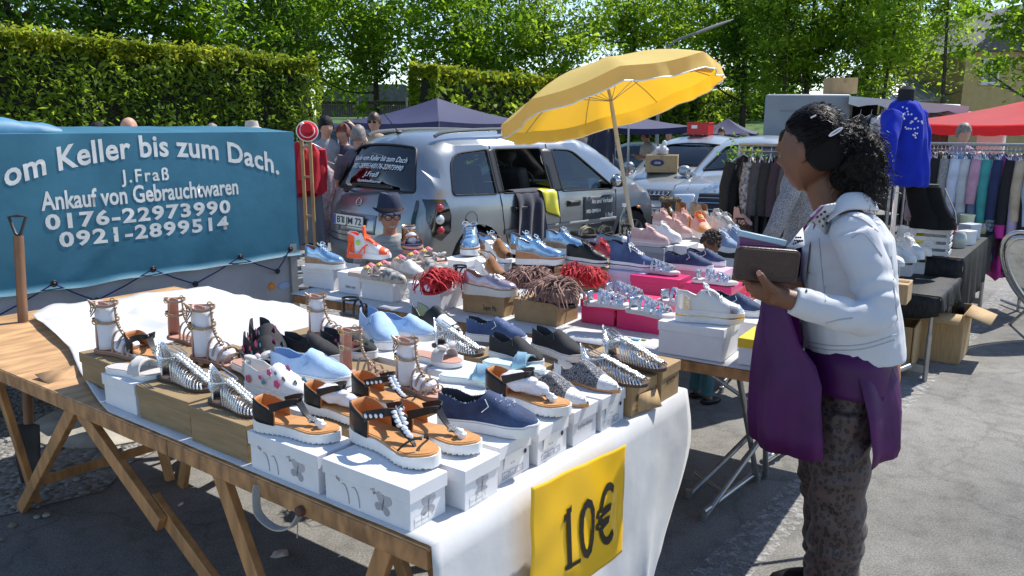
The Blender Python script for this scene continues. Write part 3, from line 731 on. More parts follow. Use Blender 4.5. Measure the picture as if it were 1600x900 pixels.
vc.interior([(1.9, .38), (1.9, -.38), (1.0, .45), (1.0, 0), (1.0, -.45)], 3.05)
vc.sline('door_gap', [(1.17, 1.5), (1.16, .95), (1.2, .6), (1.3, .36)], black_pl, .005, (-1, 1)); vc.sline('door_gap', [(2.03, 1.5), (2.05, .95), (2.1, .3)], black_pl, .005, (-1, 1))
vc.sline('door_gap', [(3.1, .92), (3.1, .6), (3.05, .3)], black_pl, .005, (-1, 1)); vc.sline('door_gap', [(1.5, .3), (3.1, .3)], black_pl, .004, (-1, 1))
for _g in (-1, 1): vc.spatch('pillar_trim', [(1.125, .985), (1.125, 1.455), (1.215, 1.46), (1.215, .985)], black_pl, (_g,), .003); vc.spatch('pillar_trim', [(1.955, .965), (1.925, 1.45), (2.095, 1.44), (2.125, .955)], black_pl, (_g,), .003)
vc.spatch('rubbing_strip', [(1.2, .53), (1.2, .58), (3.1, .58), (3.1, .53)], mat('grey_strip', (.2, .21, .22), .5), (-1, 1), .012)
for x in (1.42, 2.3):
 for g in (-1, 1):
  mb = MB(); mb.box(vc.side(x, .8, g, .012), (.2, .03, .07)); mb.bar(vc.side(x-.09, .81, g, .035), vc.side(x+.09, .81, g, .035), .018, .03); mb.build('door_handle', black_pl, vc.root, bevel=.006)
mb = MB(); mb.tube([vc.side(.72+.085*cos(t), .74+.085*sin(t), -1, .001) for t in [2*pi*k/24 for k in range(24)]], .003, 5, True); mb.ell(vc.side(.65, .74, -1, .002), .012, 8, 6); mb.build('fuel_flap', black_pl, vc.root)
mb = MB(); mb.ell(vc.side(3.62, .66, -1, .0), (.04, .012, .02), 10, 6); mb.build('side_indicator', amber_l, vc.root)
for g in (-1, 1):
 lam = [(.10, .60), (.07, .78), (.13, .98), (.36, .97), (.42, .8), (.40, .64), (.26, .55)]
 mb = MB(); panel(denselp(lam, .05), [], lambda x, z: vc.side(x, z, g, .012), mb, .05)
 s0, s1 = vc.spos(.01, .60), vc.spos(.12, .96)
 panel(denselp([(s0, g*.95), (s1-.06, g*.95), (s1, g*.97), (s1, g*1.0), (s0, g*1.0)], .05), [], lambda a, b: vc.band(a, b, .012), mb, .05)
 tl = mb.build('tail_lamp', mat('smoked_lens', (.012, .012, .014), .08, coat=1, spec=.8), vc.root, weld=False)
 for z, rr, m_ in ((.89, .042, red_l), (.77, .05, clear_l), (.66, .042, red_l)):
  mb = MB(); q = vc.side(.24, z, g, .012); mb.ell(q, (rr, .022, rr), 14, 8, M=Matrix.Rotation(-.1, 3, 'Z')); b_ = mb.build('lamp_bulb', m_, vc.root); b_.parent = tl
mb = MB(); s0, s1 = vc.spos(.03, .3), vc.spos(.0, .5)
panel(denselp([(s0, -.98), (s1, -.98), (s1, .98), (s0, .98)], .1), [], lambda a, b: vc.band(a, b, .02), mb, .1); mb.build('rear_bumper', mat('bumper_grey', (.13, .135, .145), .5, var=.1), vc.root, solid=.02)
sp_ = vc.spos(.03, .74); mb = MB()
mb.tube([vc.band(vc.spos(.01, .56), t/10, .002) for t in range(-8, 9)], .004, 4); mb.build('tailgate_seam', black_pl, vc.root)
sq = vc.spos(.012, .70); mb = MB(); panel(denselp([(sq-.11, -.42), (sq+.08, -.42), (sq+.08, .42), (sq-.11, .42)], .06), [], lambda a, b: vc.band(a, b, .004), mb, .08); mb.build('plate_recess', silver, vc.root, solid=.008)
pc = vc.band(sq, .12, .02); vc.plate('BT JM 72', pc, (0, -1, 0), (.06, 0, 1))
for dz, c_ in ((.018, (.45, .12, .02)), (-.018, (.05, .25, .1))):
 mb = MB(); mb.ell(pc+V((-.014, .075, dz)), (.003, .017, .017), 12, 8); mb.build('plate_seal', mat('seal_%d' % int(dz*1000), c_, .4), vc.root)
se = vc.spos(.09, .90); ec = vc.band(se, .02, .01); Xe, Ye = V((0, -1, 0)), (vc.band(se+.05, .02)-vc.band(se-.05, .02)).normalized()
mb = MB(); mb.tube([ec+Xe*(.042*cos(t))+Ye*(.042*sin(t)) for t in [2*pi*k/20 for k in range(20)]], .005, 6, True); mb.tube([ec-Xe*.055, ec+Xe*.01+Ye*.012, ec-Xe*.01-Ye*.012, ec+Xe*.055], .004, 5); mb.build('emblem', chrome, vc.root)
mb = MB(); wp = [vc.band(sa-.02, -.45, .03), vc.band(sa+.0, -.1, .045), vc.band(sa+.03, .32, .04)]
wp = [vc.band(sa-.05, .42, .03), vc.band(sa+.02, .1, .05), vc.band(sa+.035, -.55, .035)]
mb.tube(wp, [.022, .014, .008], 8); mb.bar(vc.band(sa+.02, .3, .03), vc.band(sa+.03, -.6, .022), .02, .03); mb.ell(wp[0], (.03, .04, .03), 10, 6); mb.build('wiper', black_pl, vc.root)
for g in (-1, 1):
 mb = MB(); mb.tube(crom([(.55, g*.56, 1.60), (.72, g*.57, 1.645), (1.4, g*.58, 1.67), (2.2, g*.57, 1.65), (2.5, g*.56, 1.61)], 6), .02, 8); mb.tube([(1.42, g*.58, 1.62), (1.42, g*.58, 1.66)], .022, 6); mb.build('roof_rail', mat('rail_grey', (.11, .115, .12), .45), vc.root)
mb = MB(); mb.tube([(.62, .1, 1.63), (.3, .12, 2.0)], [.006, .003], 5); mb.ell((.62, .1, 1.64), (.05, .025, .02), 10, 6); mb.build('aerial', black_pl, vc.root)
mb = MB(); mb.ell((2.98, -.98, 1.04), (.085, .1, .085), 12, 8); mb.bar((3.05, -.84, .98), (3.0, -.95, 1.0), .06, .05); mi = mb.build('wing_mirror', black_pl, vc.root)
mb = MB(); mb.ell((2.925, -.985, 1.04), (.04, .08, .068), 12, 8); g_ = mb.build('mirror_glass', chrome, vc.root); g_.parent = mi
for g in (-1, 1):
 sh = vc.spos(4.2, .72); vc.bpatch('headlamp', [(sh-.12, g*.55), (sh+.1, g*.6), (sh+.1, g*.97), (sh-.16, g*.97)], clear_l, .006)
def rear_map(s0):
 def f(x, y):
  sv = s0+y; ym = vc.wz(vc.pt(sv).y)-vc.r; return vc.band(sv, -x/ym, .003)
 return f
win_print = mat('window_lettering', (.8, .82, .82), .5)
for body_, dy, size, fit, dx in (('Kaufe vom Keller bis zum Dach', .335, .085, .9, -.02), ('0921-2899514/0176-22973990', .245, .08, .86, 0), ('J.Fraß', .15, .08, .26, 0), ('Haushaltsauflösungen', .085, .045, .42, 0)):
 text('window_lettering', body_, size, win_print, vc.root, (0, 0, 0), (0, -1, 0), (0, 0, 1), world=False, fit=fit, shear=.3, mapf=rear_map(sa+dy-.02), lift=.0, bold=.001)
sgn = vc.spatch('door_sign', [(2.48, .46), (2.48, .86), (3.06, .86), (3.06, .46)], mat('sign_dark', (.035, .04, .05), .4), (-1,), .006)
for body_, x, z, sz, fit in (('An und Verkauf', 2.62, .77, .08, .4), ('0921-2899514', 2.52, .66, .06, .26), ('0176-22973990', 2.52, .52, .06, .28), ('J. Fraß', 2.88, .59, .07, .15)):
 t = text('sign_lettering', body_, sz, whitep, vc.root, (0, 0, 0), (1, 0, 0), (0, 0, 1), world=False, fit=fit, align='LEFT', bold=.001, mapf=lambda a, b: vc.side(x+a, z+b, -1, .012), lift=0); t.parent = sgn
def card(name, label, pts, m, cat='card', thick=.004):
 mb = MB(); c = sum((V(p) for p in pts), V())/len(pts); n = (V(pts[1])-V(pts[0])).cross(V(pts[2])-V(pts[0])).normalized()
 vs = [V(p)-c+n*(k*thick) for k in (0, 1) for p in pts]; m_ = len(pts)
 mb.add(vs, [tuple(reversed(range(m_))), tuple(range(m_, 2*m_))]+[(i, (i+1) % m_, m_+(i+1) % m_, m_+i) for i in range(m_)], smooth=False)
 o = mb.build(name, m); o.location = c; return tag(o, label, cat)
vw = lambda x, y, z: local(vc.root)@V((x, y, z))
yel = mat('yellow_card', (.75, .6, .02), .6, var=.06)
c1 = card('price_card', 'yellow card with black 10 lying behind the front side window of the minivan', [vw(2.16, -.72, .975), vw(2.6, -.72, .975), vw(2.6, -.42, 1.02), vw(2.16, -.42, 1.02)], yel)
text('card_text', '10€', .2, ink, c1, vw(2.24, -.66, .992), vw(1, 0, 0)-vw(0, 0, 0), vw(0, 1, .02)-vw(0, 0, 0), align='LEFT')
card('yellow_sheet', 'blank yellow sheet leaning inside the windscreen of the minivan', [vw(3.0, -.3, 1.05), vw(3.2, -.55, 1.05), vw(2.98, -.5, 1.36), vw(2.86, -.28, 1.36)], yel)
card('paper_notice', 'white and blue notice card in the lower front corner of the front side window', [vw(2.66, -.80, .95), vw(2.88, -.79, .95), vw(2.88, -.765, 1.07), vw(2.66, -.77, 1.07)], mat('notice', (.75, .78, .8), .5, col2=(.2, .5, .75), vscale=5))
def cloth_drape(name, label, cat, cols, m, parent=None, solid=.012):
 mb = MB(); mb.sheet(cols); o = mb.build(name, m, parent, world=True, solid=solid, subd=1, ang=180)
 return tag(o, label, cat)
navy = mat('navy_cloth', (.012, .014, .035), .85, var=.3, vscale=9, bump=.3, bscale=40, sheen=.3)
rows = []
for j in range(11):
 t = j/10; row = []
 for i in range(9):
  s_ = i/8; x = 1.38+s_*.42-.05*t+.1*t*s_; z = 1.0-t*t*.0-t*(.62-.12*abs(s_-.5)); y = -.9-.035*sin(s_*17+t*2)*min(1, t*3)-.02*t
  if j == 0: y, z = -.66, .98
  if j == 1: y, z = -.84, 1.03
  row.append(vw(x, y, z))
 rows.append(row)
cloth_drape('jacket', 'dark navy jacket hanging out of the open rear door window of the minivan', 'jacket', rows, navy)
rows = []
for j in range(8):
 t = j/7; row = []
 for i in range(6):
  s_ = i/5; x = 1.72+s_*.26+.1*t; z = 1.04-t*(.3+.1*s_); y = -.89-.05*sin(pi*s_)*t-.02*sin(9*s_+3*t)
  if j == 0: y, z = -.7, 1.0
  row.append(vw(x, y, z))
 rows.append(row)
cloth_drape('plastic_bag', 'yellow plastic bag hanging out of the minivan window beside the navy jacket', 'bag', rows, mat('yellow_plastic', (.75, .68, .05), .35, var=.1, vscale=10))
# --- the two parked silver cars seen from the front
def saloon(W=1.74, L=4.2, hood=.82, roof=1.4, bot=.2):
 w1 = roundlp([(1.05, .95, .05), (1.25, 1.27, .12), (2.0, 1.31, .03), (2.0, .93, .03)]); w2 = roundlp([(2.08, .93, .03), (2.08, 1.31, .03), (2.3, 1.3, .1), (2.95, .9, .05)])
 return dict(L=L, W=W, r=.1, bot=bot, arch=.36, wheels=[.8, L-.85], crown=.05, kr=.2, kf=.3, tumble=[(.2, .93), (.5, 1.0), (.85, .99), (.93, .95), (1.3, .74), (1.5, .68)],
    prof=[(.06, bot), (.0, .5, .08), (.08, .86, .1), (.62, .95, .15), (1.22, roof-.05, .25), (1.9, roof, .3), (2.35, roof-.06, .3), (3.1, .93, .2), (L-.25, hood-.06, .2), (L, .6, .12), (L, .4, .08), (L-.08, bot)], win=[w1, w2], bwin=[])
def finish_saloon(c, paintm, a, b):
 sp = c.sp; s0, s1 = c.spos(.72, 1.0), c.spos(1.15, 1.3); s2, s3 = c.spos(2.45, 1.32), c.spos(3.02, .97)
 sp['bwin'] = [roundlp([(s0, -.9, .06), (s1, -.82, .1), (s1, .82, .1), (s0, .9, .06)]), roundlp([(s2, -.84, .1), (s3, -.95, .08), (s3, .95, .08), (s2, .84, .1)])]
 c.body(paintm, .14).wheels().glass(glass_car, glass_car); c.interior([(1.95, .36), (1.95, -.36), (1.15, .4), (1.15, -.4)], 2.75)
 for g in (-1, 1):
  mb = MB(); mb.ell((2.78, g*.97, .98), (.07, .1, .075), 10, 7); mb.bar((2.85, g*.82, .94), (2.8, g*.95, .95), .05, .04); mb.build('wing_mirror', paintm, c.root)
 c.sline('door_gap', [(2.04, 1.3), (2.05, .9), (1.98, .3)], black_pl, .005, (-1, 1)); c.sline('door_gap', [(3.0, .9), (3.0, .5), (2.95, .3)], black_pl, .005, (-1, 1))
 mb = MB(); mb.tube([c.band(s3+.03, t/10, .002) for t in range(-9, 10)], .006, 4)
 for g in (-1, 1): mb.tube([c.band(lerp(s3+.04, c.spos(c.L-.1, .72), t/8), g*lerp(.86, .72, t/8), .001) for t in range(9)], .004, 4)
 mb.build('bonnet_gap', black_pl, c.root)
def face(loc_px, y, head, sp, name, label, paintm):
 hd = V((cos(head), sin(head), 0)); p = atd(loc_px, HOR, y); o = V((p.x, p.y, gz(p.y)))-hd*sp['L']
 return Car(name, label, (o.x, o.y, gz(p.y)), head, sp)
spA = saloon(1.73, 4.15, .84, 1.42)
ca = face(1033, 11.0, radians(241), spA, 'hatchback', 'silver hatchback with four ring badge and a cardboard box on its bonnet', silver2); finish_saloon(ca, silver2, 0, 0)
LA = ca.L; sg0 = ca.spos(LA, .64)
ca.bpatch('grille', [(sg0-.13, -.38), (sg0-.13, .38), (sg0+.02, .34), (sg0+.02, -.34)], black_pl, .008)
rc = ca.band(sg0-.06, 0, .02); mb = MB()
Yr = (ca.band(sg0-.1, 0)-ca.band(sg0, 0)).normalized()
for k in range(4): mb.tube([rc+V((.012, 0, 0))+V((0, 1, 0))*((k-1.5)*.062+.04*cos(t))+Yr*(.04*sin(t)) for t in [2*pi*j/18 for j in range(18)]], .006, 5, True)
mb.build('ring_badge', chrome, ca.root)
for g in (-1, 1): ca.bpatch('headlight', [(sg0-.15, g*.5), (sg0-.17, g*.97), (sg0+.0, g*.97), (sg0+.02, g*.48)], clear_l, .01)
pcc = ca.band(ca.spos(LA, .46), .12, .02); ca.plate('BT EF 698', pcc, (0, 1, 0), (-.05, 0, 1))
ca.bpatch('air_intake', [(ca.spos(LA, .34), -.6), (ca.spos(LA, .34), .6), (ca.spos(LA-.07, .22), .6), (ca.spos(LA-.07, .22), -.6)], black_pl, .006)
spB = saloon(1.76, 4.5, .9, 1.43)
cb_ = face(1140, 9.5, radians(243), spB, 'estate_car', 'pale silver car with wide slatted chrome grille and potted herbs on its bonnet', silver2); finish_saloon(cb_, silver2, 0, 0)
LB = cb_.L; sb0 = cb_.spos(LB, .66)
gr = cb_.bpatch('grille', [(sb0-.16, -.52), (sb0-.16, .52), (sb0+.12, .48), (sb0+.12, -.48)], black_pl, .01)
mb = MB()
for k in range(5): mb.tube([cb_.band(sb0-.16+.07*k, t/10*.5, .022) for t in range(-10, 11)], .007, 5)
for t in (-.5, 0, .5): mb.tube([cb_.band(sb0-.16+.28*k/6, t, .022) for k in range(7)], .008, 5)
mb.build('grille_slats', chrome, cb_.root)
for g in (-1, 1): cb_.bpatch('headlight', [(sb0-.16, g*.58), (sb0-.16, g*.98), (sb0+.1, g*.98), (sb0+.1, g*.56)], clear_l, .012)
mb = MB(); sbb = cb_.spos(LB, .44); panel(denselp([(sbb-.07, -.98), (sbb-.07, .98), (sbb+.09, .98), (sbb+.09, -.98)], .1), [], lambda a, b: cb_.band(a, b, .04), mb, .1); mb.build('front_bumper', mat('bumper_pale', (.4, .42, .44), .4), cb_.root, solid=.03)
cb_.plate('BT B 272', cb_.band(cb_.spos(LB, .45), 0, .07), (0, 1, 0), (-.03, 0, 1))
# --- cars and vans farther back
def far_car(name, label, u, y, head, sp, paintm, dark=True):
 hd = V((cos(head), sin(head), 0)); p = atd(u, HOR, y); o = V((p.x, p.y, 0))-hd*(sp['L']/2)
 c = Car(name, label, (o.x, o.y, gz(y)), head, sp)
 s0, s1 = c.spos(.72, 1.0), c.spos(1.15, 1.3); s2, s3 = c.spos(2.45, 1.32), c.spos(3.02, .97)
 if sp is not vansp: sp['bwin'] = [roundlp([(s0, -.9, .06), (s1, -.82, .1), (s1, .82, .1), (s0, .9, .06)]), roundlp([(s2, -.84, .1), (s3, -.95, .08), (s3, .95, .08), (s2, .84, .1)])]
 else: sp['bwin'] = [roundlp([(c.spos(.05, 1.1), -.9, .05), (c.spos(.1, 1.6), -.85, .05), (c.spos(.1, 1.6), .85, .05), (c.spos(.05, 1.1), .9, .05)]), roundlp([(c.spos(3.6, 1.6), -.85, .1), (c.spos(4.2, 1.05), -.9, .06), (c.spos(4.2, 1.05), .9, .06), (c.spos(3.6, 1.6), .85, .1)])]
 c.body(paintm, .2).wheels().glass(glass_dark, glass_dark, trim=False)
 for g in (-1, 1): c.bpatch('headlight', [(c.spos(c.L, .7)-.1, g*.6), (c.spos(c.L, .7)-.1, g*.95), (c.spos(c.L, .7)+.06, g*.95), (c.spos(c.L, .7)+.06, g*.6)], clear_l, .01)
 return c
vansp = dict(L=4.6, W=1.85, r=.1, bot=.25, arch=.37, wheels=[.9, 3.8], crown=.05, kr=.08, kf=.25, tumble=[(.2, .95), (.6, 1), (1.0, .98), (1.7, .86), (1.9, .82)],
             prof=[(.03, .25), (.0, .6, .05), (.04, 1.0, .1), (.12, 1.75, .12), (.3, 1.85, .15), (3.2, 1.85, .3), (3.6, 1.68, .2), (4.3, 1.0, .15), (4.55, .85, .1), (4.6, .5, .1), (4.5, .25)],
             win=[roundlp([(2.6, 1.05, .04), (2.6, 1.62, .04), (3.35, 1.6, .1), (3.85, 1.08, .05)]), roundlp([(.5, 1.08, .04), (.5, 1.62, .04), (2.4, 1.64, .04), (2.4, 1.06, .04)])], bwin=[])
far_car('van', 'dark blue van behind the large blue pavilion, left of its peak', 580, 21.5, radians(75), vansp, paint('dark_blue_paint', (.015, .022, .04)))
far_car('parked_car', 'grey car parked in front of the grass bank left of the dark van', 470, 31, radians(10), saloon(1.74, 4.3), paint('grey_paint', (.18, .2, .21)))
suv = far_car('hatchback', 'black car with raised tailgate under the yellow parasol', 828, 13.6, radians(200), saloon(1.8, 4.3, .9, 1.52), paint('black_paint', (.012, .013, .016)))
mb = MB(); M = local(suv.root)
mb.sheet([[V((x, y, z+.06*(1-(y/.75)**2))) for y in (-.75, -.4, 0, .4, .75)] for x, z in ((1.15, 1.5), (.8, 1.75), (.3, 2.0), (.12, 1.98))]); mb.build('tailgate', paint('black_paint', 0), suv.root, solid=.06)
far_car('estate_car', 'dark car roof glimpsed between the pavilions behind the parasol pole', 985, 26, radians(170), saloon(1.74, 4.3), paint('teal_paint', (.02, .05, .06)))
# --- trailer with blue tarpaulin
TP0 = V((-1.47, 5.3, 0)); TD = V((-.65, -.76, 0)).normalized(); TN = V((TD.y*-1, TD.x, 0)); TN = V((.76, -.65, 0)).normalized()
tr = thing('box_trailer', 'grey galvanised car trailer under a blue lettered tarpaulin', 'trailer', (TP0+TD*1.3-TN*.65)[:], 0)
TL_, TW_ = 2.75, 1.3
def tq(s_, z, n=0): return TP0+TD*s_+TN*n+V((0, 0, z))
def tpx(u, v):
 p = atp(u, v, TP0, TN); return (p-TP0).dot(TD), p.z
bz, tz = .40, .84
trail_m = mat('trailer_grey', (.40, .41, .43), .5, .15, var=.12, vscale=4, bump=.05, bscale=40)
mb = MB(); mb.box(tq(TL_/2, (bz+tz)/2, -TW_/2), (TL_, TW_, tz-bz), rz=atan2(TD.y, TD.x)); mb.build('trailer_box', trail_m, tr, world=True, bevel=.012)
for zz in (bz+.005, tz-.06):
 mb = MB(); mb.bar(tq(-.0, zz, .008), tq(TL_, zz, .008), .016, .045); mb.build('rail', mat('galv_rail', (.4, .42, .43), .4, .7), tr, world=True)
mb = MB()
for t in (0.02, ): mb.bar(tq(t, bz, .014), tq(t, tz, .014), .03, .05, up=TD)
mb.build('corner_post', mat('galv_rail', 0), tr, world=True)
tarp_m = mat('blue_tarp', (.018, .115, .18), .6, col2=(.035, .165, .25), vscale=2.6, bump=.4, bscale=6, spec=.45, detail=8)
def tarp_side(s_, z):
 top = 1.575; f = (z-.72)/(top-.72)
 w_ = .012*noise.noise(V((s_*1.5, z*1.4, 1)))+.012*noise.noise(V((s_*5+z*4, z*1.5, 7)))*(1-f)**2.5
 diag = max(0, 1-abs((s_-1.75)+(z-1.1)*.75)/.16); w_ += .022*diag*diag*(1-f)**.5
 diag = max(0, 1-abs((s_-2.15)+(z-1.1)*.8)/.12); w_ += .03*diag*diag*(1-f)**.5
 diag = max(0, 1-abs((s_-1.2)+(z-1.0)*1.2)/.1); w_ += .012*diag*(1-f)
 return w_+.028
mb = MB(); rows = []
nz_ = 44
for j in range(nz_+1):
 row = []
 for i in range(101):
  s_ = -.03+(TL_+.05)*i/100; hem = .765+.015*noise.noise(V((s_*4, 3, 0)))+(.03*max(0, (s_-1.7)))
  z = lerp(hem, 1.575, j/nz_); row.append(tq(s_, z, tarp_side(s_, z) if j else .05))
 rows.append(row)
for n_ in (-.1, -.4, -.7, -1.0, -1.3):
 rows.append([tq(-.03+(TL_+.05)*i/100, 1.575+.035*sin(-n_/1.3*pi)+.008*noise.noise(V((i*.2, n_*3, 0))), n_) for i in range(101)])
rows.append([tq(-.03+(TL_+.05)*i/100, .8, -1.34) for i in range(101)])
mb.sheet(rows)
for s_, flip in ((-.03, 1), (TL_+.02, 0)):  # end sheets
 mb.sheet([[tq(s_-(.01*sin(n*9) if flip else 0), z, n) for n in (.028, -.3, -.6, -.9, -1.3)] for z in (.78, 1.0, 1.3, 1.575)])
tp = mb.build('tarpaulin', tarp_m, tr, world=True, ang=60)
letter = mat('tarp_white', (.62, .64, .62), .6, var=.12, vscale=14)
def tarp_line(body, u0, v0, u1, v1, size_px, bend=None, bold=.006, spacing=1):
 s0, z0 = tpx(u0, v0); s1, z1 = tpx(u1, v1); X = (tq(s1, z1)-tq(s0, z0)); w_ = X.length; X.normalize()
 size = size_px
 def mp(x, y):
  p = tq(s0, z0)+X*x+V((0, 0, 1))*y; s_ = (p-TP0).dot(TD); return p+TN*(tarp_side(s_, p.z)+.0026)
 t = text('lettering', body, size, letter, tr, (0, 0, 0), X, (0, 0, 1), bold=bold, align='LEFT', fit=w_, bend=(lambda x: bend*4*(x/w_)*(1-x/w_)) if bend else None, mapf=mp, lift=0, spacing=spacing); t.parent = tp
tarp_line('om Keller bis zum Dach.', 4, 292, 432, 272, .168, bend=.135, bold=.004, spacing=1.05)
tarp_line('J.Fraß', 188, 285, 262, 280, .1, bold=.0018, spacing=1.25); tarp_line('Ankauf von Gebrauchtwaren', 62, 328, 369, 302, .135, bold=.003)
tarp_line('0176-22973990', 68, 358, 356, 331, .108, bold=.0035, spacing=1.15); tarp_line('0921-2899514', 90, 385, 353, 356, .108, bold=.0035, spacing=1.15)
cord = mat('blue_cord', (.02, .025, .12), .8); pts = [tpx(u, v) for u, v in ((-120, 545), (-20, 500), (78, 441), (148, 469), (232, 419), (302, 443), (368, 400), (430, 423), (446, 388))]
mb = MB(); P_ = [tq(a, b, .05 if i % 2 == 0 else .02) for i, (a, b) in enumerate(pts)]
for a, b in zip(P_, P_[1:]): mb.tube([a, (a+b)/2+V((0, 0, -.006)), b], .0042, 5)
mb.build('lashing_cord', cord, tr, world=True)
for p in P_:
 mb = MB(); mb.ell(p+TN*.006, .011, 10, 6); mb.tube([p+TN*.006+V((.016*cos(t)*TD.x, .016*cos(t)*TD.y, .016*sin(t))) for t in [2*pi*k/10 for k in range(10)]], .004, 5, True); mb.build('hook', black_pl, tr, world=True)
sm_, zm_ = tpx(230, 474); sm_ = tpx(235, 470)[0]
mb = MB(); arc = [(.37*cos(t), .31+.36*sin(t)) for t in [radians(20+140*k/14) for k in range(15)]]
rows = [[tq(sm_+a, b, n) for a, b in arc] for n in (.005, .1, .22, .235)]; rows[3] = [tq(sm_+a*.98, b-.03, .235) for a, b in arc]
mb.sheet(rows); mb.build('mudguard', mat('mudguard', (.075, .075, .078), .6, var=.15, vscale=20), tr, world=True, solid=.008)
q = tq(sm_, 0, .2); mb = MB(); c = tq(sm_+.04, .645, .13); mb.box(c+V((0, 0, .027)), (.09, .035, .004), rz=atan2(TD.y, TD.x)); mb.build('yellow_sticker', mat('sticker_yellow', (.6, .5, .05), .5), tr, world=True)
M = Matrix.Rotation(atan2(TD.y, TD.x), 3, 'Z')@Matrix.Rotation(pi/2, 3, 'X')
mb = MB(); mb.lathe([(.15, -.08), (.25, -.08), (.28, -.05), (.28, .05), (.25, .08), (.15, .08), (.14, 0)], 24, tq(sm_, .28, .12), M=M, cap=False); mb.lathe([(0, .04), (.1, .05), (.16, .02)], 16, tq(sm_, .28, .12), M=M, cap=False); mb.build('wheel', rubber, tr, world=True)
s_, z_ = tpx(424, 447); mb = MB(); mb.lathe([(.0, .02), (.016, .018), (.024, .008), (.026, 0)], 16, tq(s_, z_, .002), M=Matrix((TD, V((0, 0, 1)), TN)).transposed(), cap=False); mb.build('side_reflector', amber_l, tr, world=True)
s_, z_ = tpx(444, 446); mb = MB(); mb.lathe([(0, .004), (.045, .004), (.047, 0)], 24, tq(s_, z_, .002), M=Matrix((TD, V((0, 0, .5)), TN)).transposed(), cap=False); ov = mb.build('maker_plate', mat('plate_paleblue', (.35, .45, .65), .4), tr, world=True)
mb = MB(); mb.bar(tq(0, .42, -.65), tq(-.95, .42, -.65), .07, .07); mb.bar(tq(0, .42, -.2), tq(-.7, .42, -.62), .05, .06); mb.bar(tq(0, .42, -1.1), tq(-.7, .42, -.68), .05, .06); mb.build('drawbar', mat('galv_rail', 0), tr, world=True)
jq = tq(-.22, 0, -.12); mb = MB(); mb.tube([jq+V((0, 0, .2)), jq+V((0, 0, .72))], .024, 10); mb.bar(jq+V((0, 0, .72)), jq+V((.09, 0, .76)), .02, .02); mb.box(jq+V((-.07, .02, .45)), (.12, .06, .06)); mb.build('jockey_post', black_pl, tr, world=True)
mb = MB(); mb.lathe([(0, -.035), (.09, -.04), (.1, 0), (.09, .04), (0, .035)], 18, jq+V((0, 0, .105)), M=Matrix.Rotation(pi/2, 3, 'X')@Matrix.Rotation(.6, 3, 'Y')); mb.bar(jq+V((-.04, .04, .1)), jq+V((0, 0, .22)), .02, .02); mb.build('jockey_wheel', rubber, tr, world=True)
mb = MB(); a, b = tpx(-60, 212)[0], tpx(105, 206)[0]
rows = []
for i in range(14):
 t = i/13; s_ = lerp(a, b, t); h_ = .075*(1-t)**.6+.02; rows.append([tq(s_, 1.585+h_*sin(th)*(1+.25*noise.noise(V((i*.7, th, 0)))), -.12-.1*cos(th)*(1-.4*t)) for th in [2*pi*k/12 for k in range(12)]])
mb.loft(rows); o = mb.build('rolled_tarpaulin', mat('tarp_light', (.06, .2, .33), .55, var=.15, vscale=6), None); tag(o, 'folded end of light blue tarpaulin lying on the trailer cover', 'tarpaulin')
sh = thing('spade', 'spade with wooden shaft and black grip leaning by the blue tarpaulin', 'spade', at(35, 560)[:])
pT, pB = atd(28, 358, 3.55), atd(37, 520, 3.5); ax = (pT-pB).normalized()
pB2 = pB-ax*.42
mb = MB(); mb.tube([pB2, pT-ax*.03], .021, 12); mb.build('shaft', mat('shaft_wood', (.19, .095, .045), .6, var=.4, vscale=5, stretch=(3, 3, .6)), sh, world=True)
mb = MB(); xx = V((1, 0, 0)); mb.tube([pT-ax*.03, pT-ax*.02-xx*.012, pT+ax*.055-xx*.038, pT+ax*.06, pT+ax*.055+xx*.038, pT-ax*.02+xx*.012, pT-ax*.03], .007, 8); mb.build('grip', black_pl, sh, world=True)
mb = MB(); nn_ = V((0, -1, 0)); rows = [[pB2-ax*(.3*j/5)+xx*(x*.06*(1-.5*(j/5)**3))+nn_*(.02*x*x) for x in (-1, -.5, 0, .5, 1)] for j in range(6)]; mb.sheet(rows); mb.build('blade', mat('spade_steel', (.035, .03, .027), .8, var=.3), sh, world=True, solid=.004)
# ---------------- tables, cloths, boxes
TA = V((-.197, 1.543, 0)); TE1 = V((-.802, .597, 0)); TE2 = V((.597, .802, 0)); TZ = .75
def ta(a, b, z=TZ): return TA+TE1*a+TE2*b+V((0, 0, z))
def tab(u, v, z):
 p = at(u, v, z)-TA; return p.dot(TE1), p.dot(TE2)
wood = mat('table_wood', (.36, .18, .07), .55, var=.4, vscale=5, bump=.15, bscale=30, stretch=(6, 1.5, 3), detail=8)
wood_l = mat('leg_wood', (.42, .21, .08), .5, var=.3, vscale=6, stretch=(4, 4, .8), bump=.08, bscale=40)
ply = mat('plywood', (.5, .29, .135), .6, var=.35, vscale=4, stretch=(5, 1.2, 1), bump=.12, bscale=18, detail=9)
RZ1 = atan2(TE1.y, TE1.x)
cloth_m = mat('white_cloth', (.66, .66, .67), .85, var=.05, vscale=6, bump=.2, bscale=11, sheen=.2, detail=8)
n, L, b = nodes_of(cloth_m)
tr_ = n.new('ShaderNodeBsdfTranslucent'); tr_.inputs[0].default_value = (.7, .7, .68, 1); mx = n.new('ShaderNodeMixShader'); mx.inputs[0].default_value = .16
L.new(b.outputs[0], mx.inputs[1]); L.new(tr_.outputs[0], mx.inputs[2]); L.new(mx.outputs[0], n['Material Output'].inputs[0])
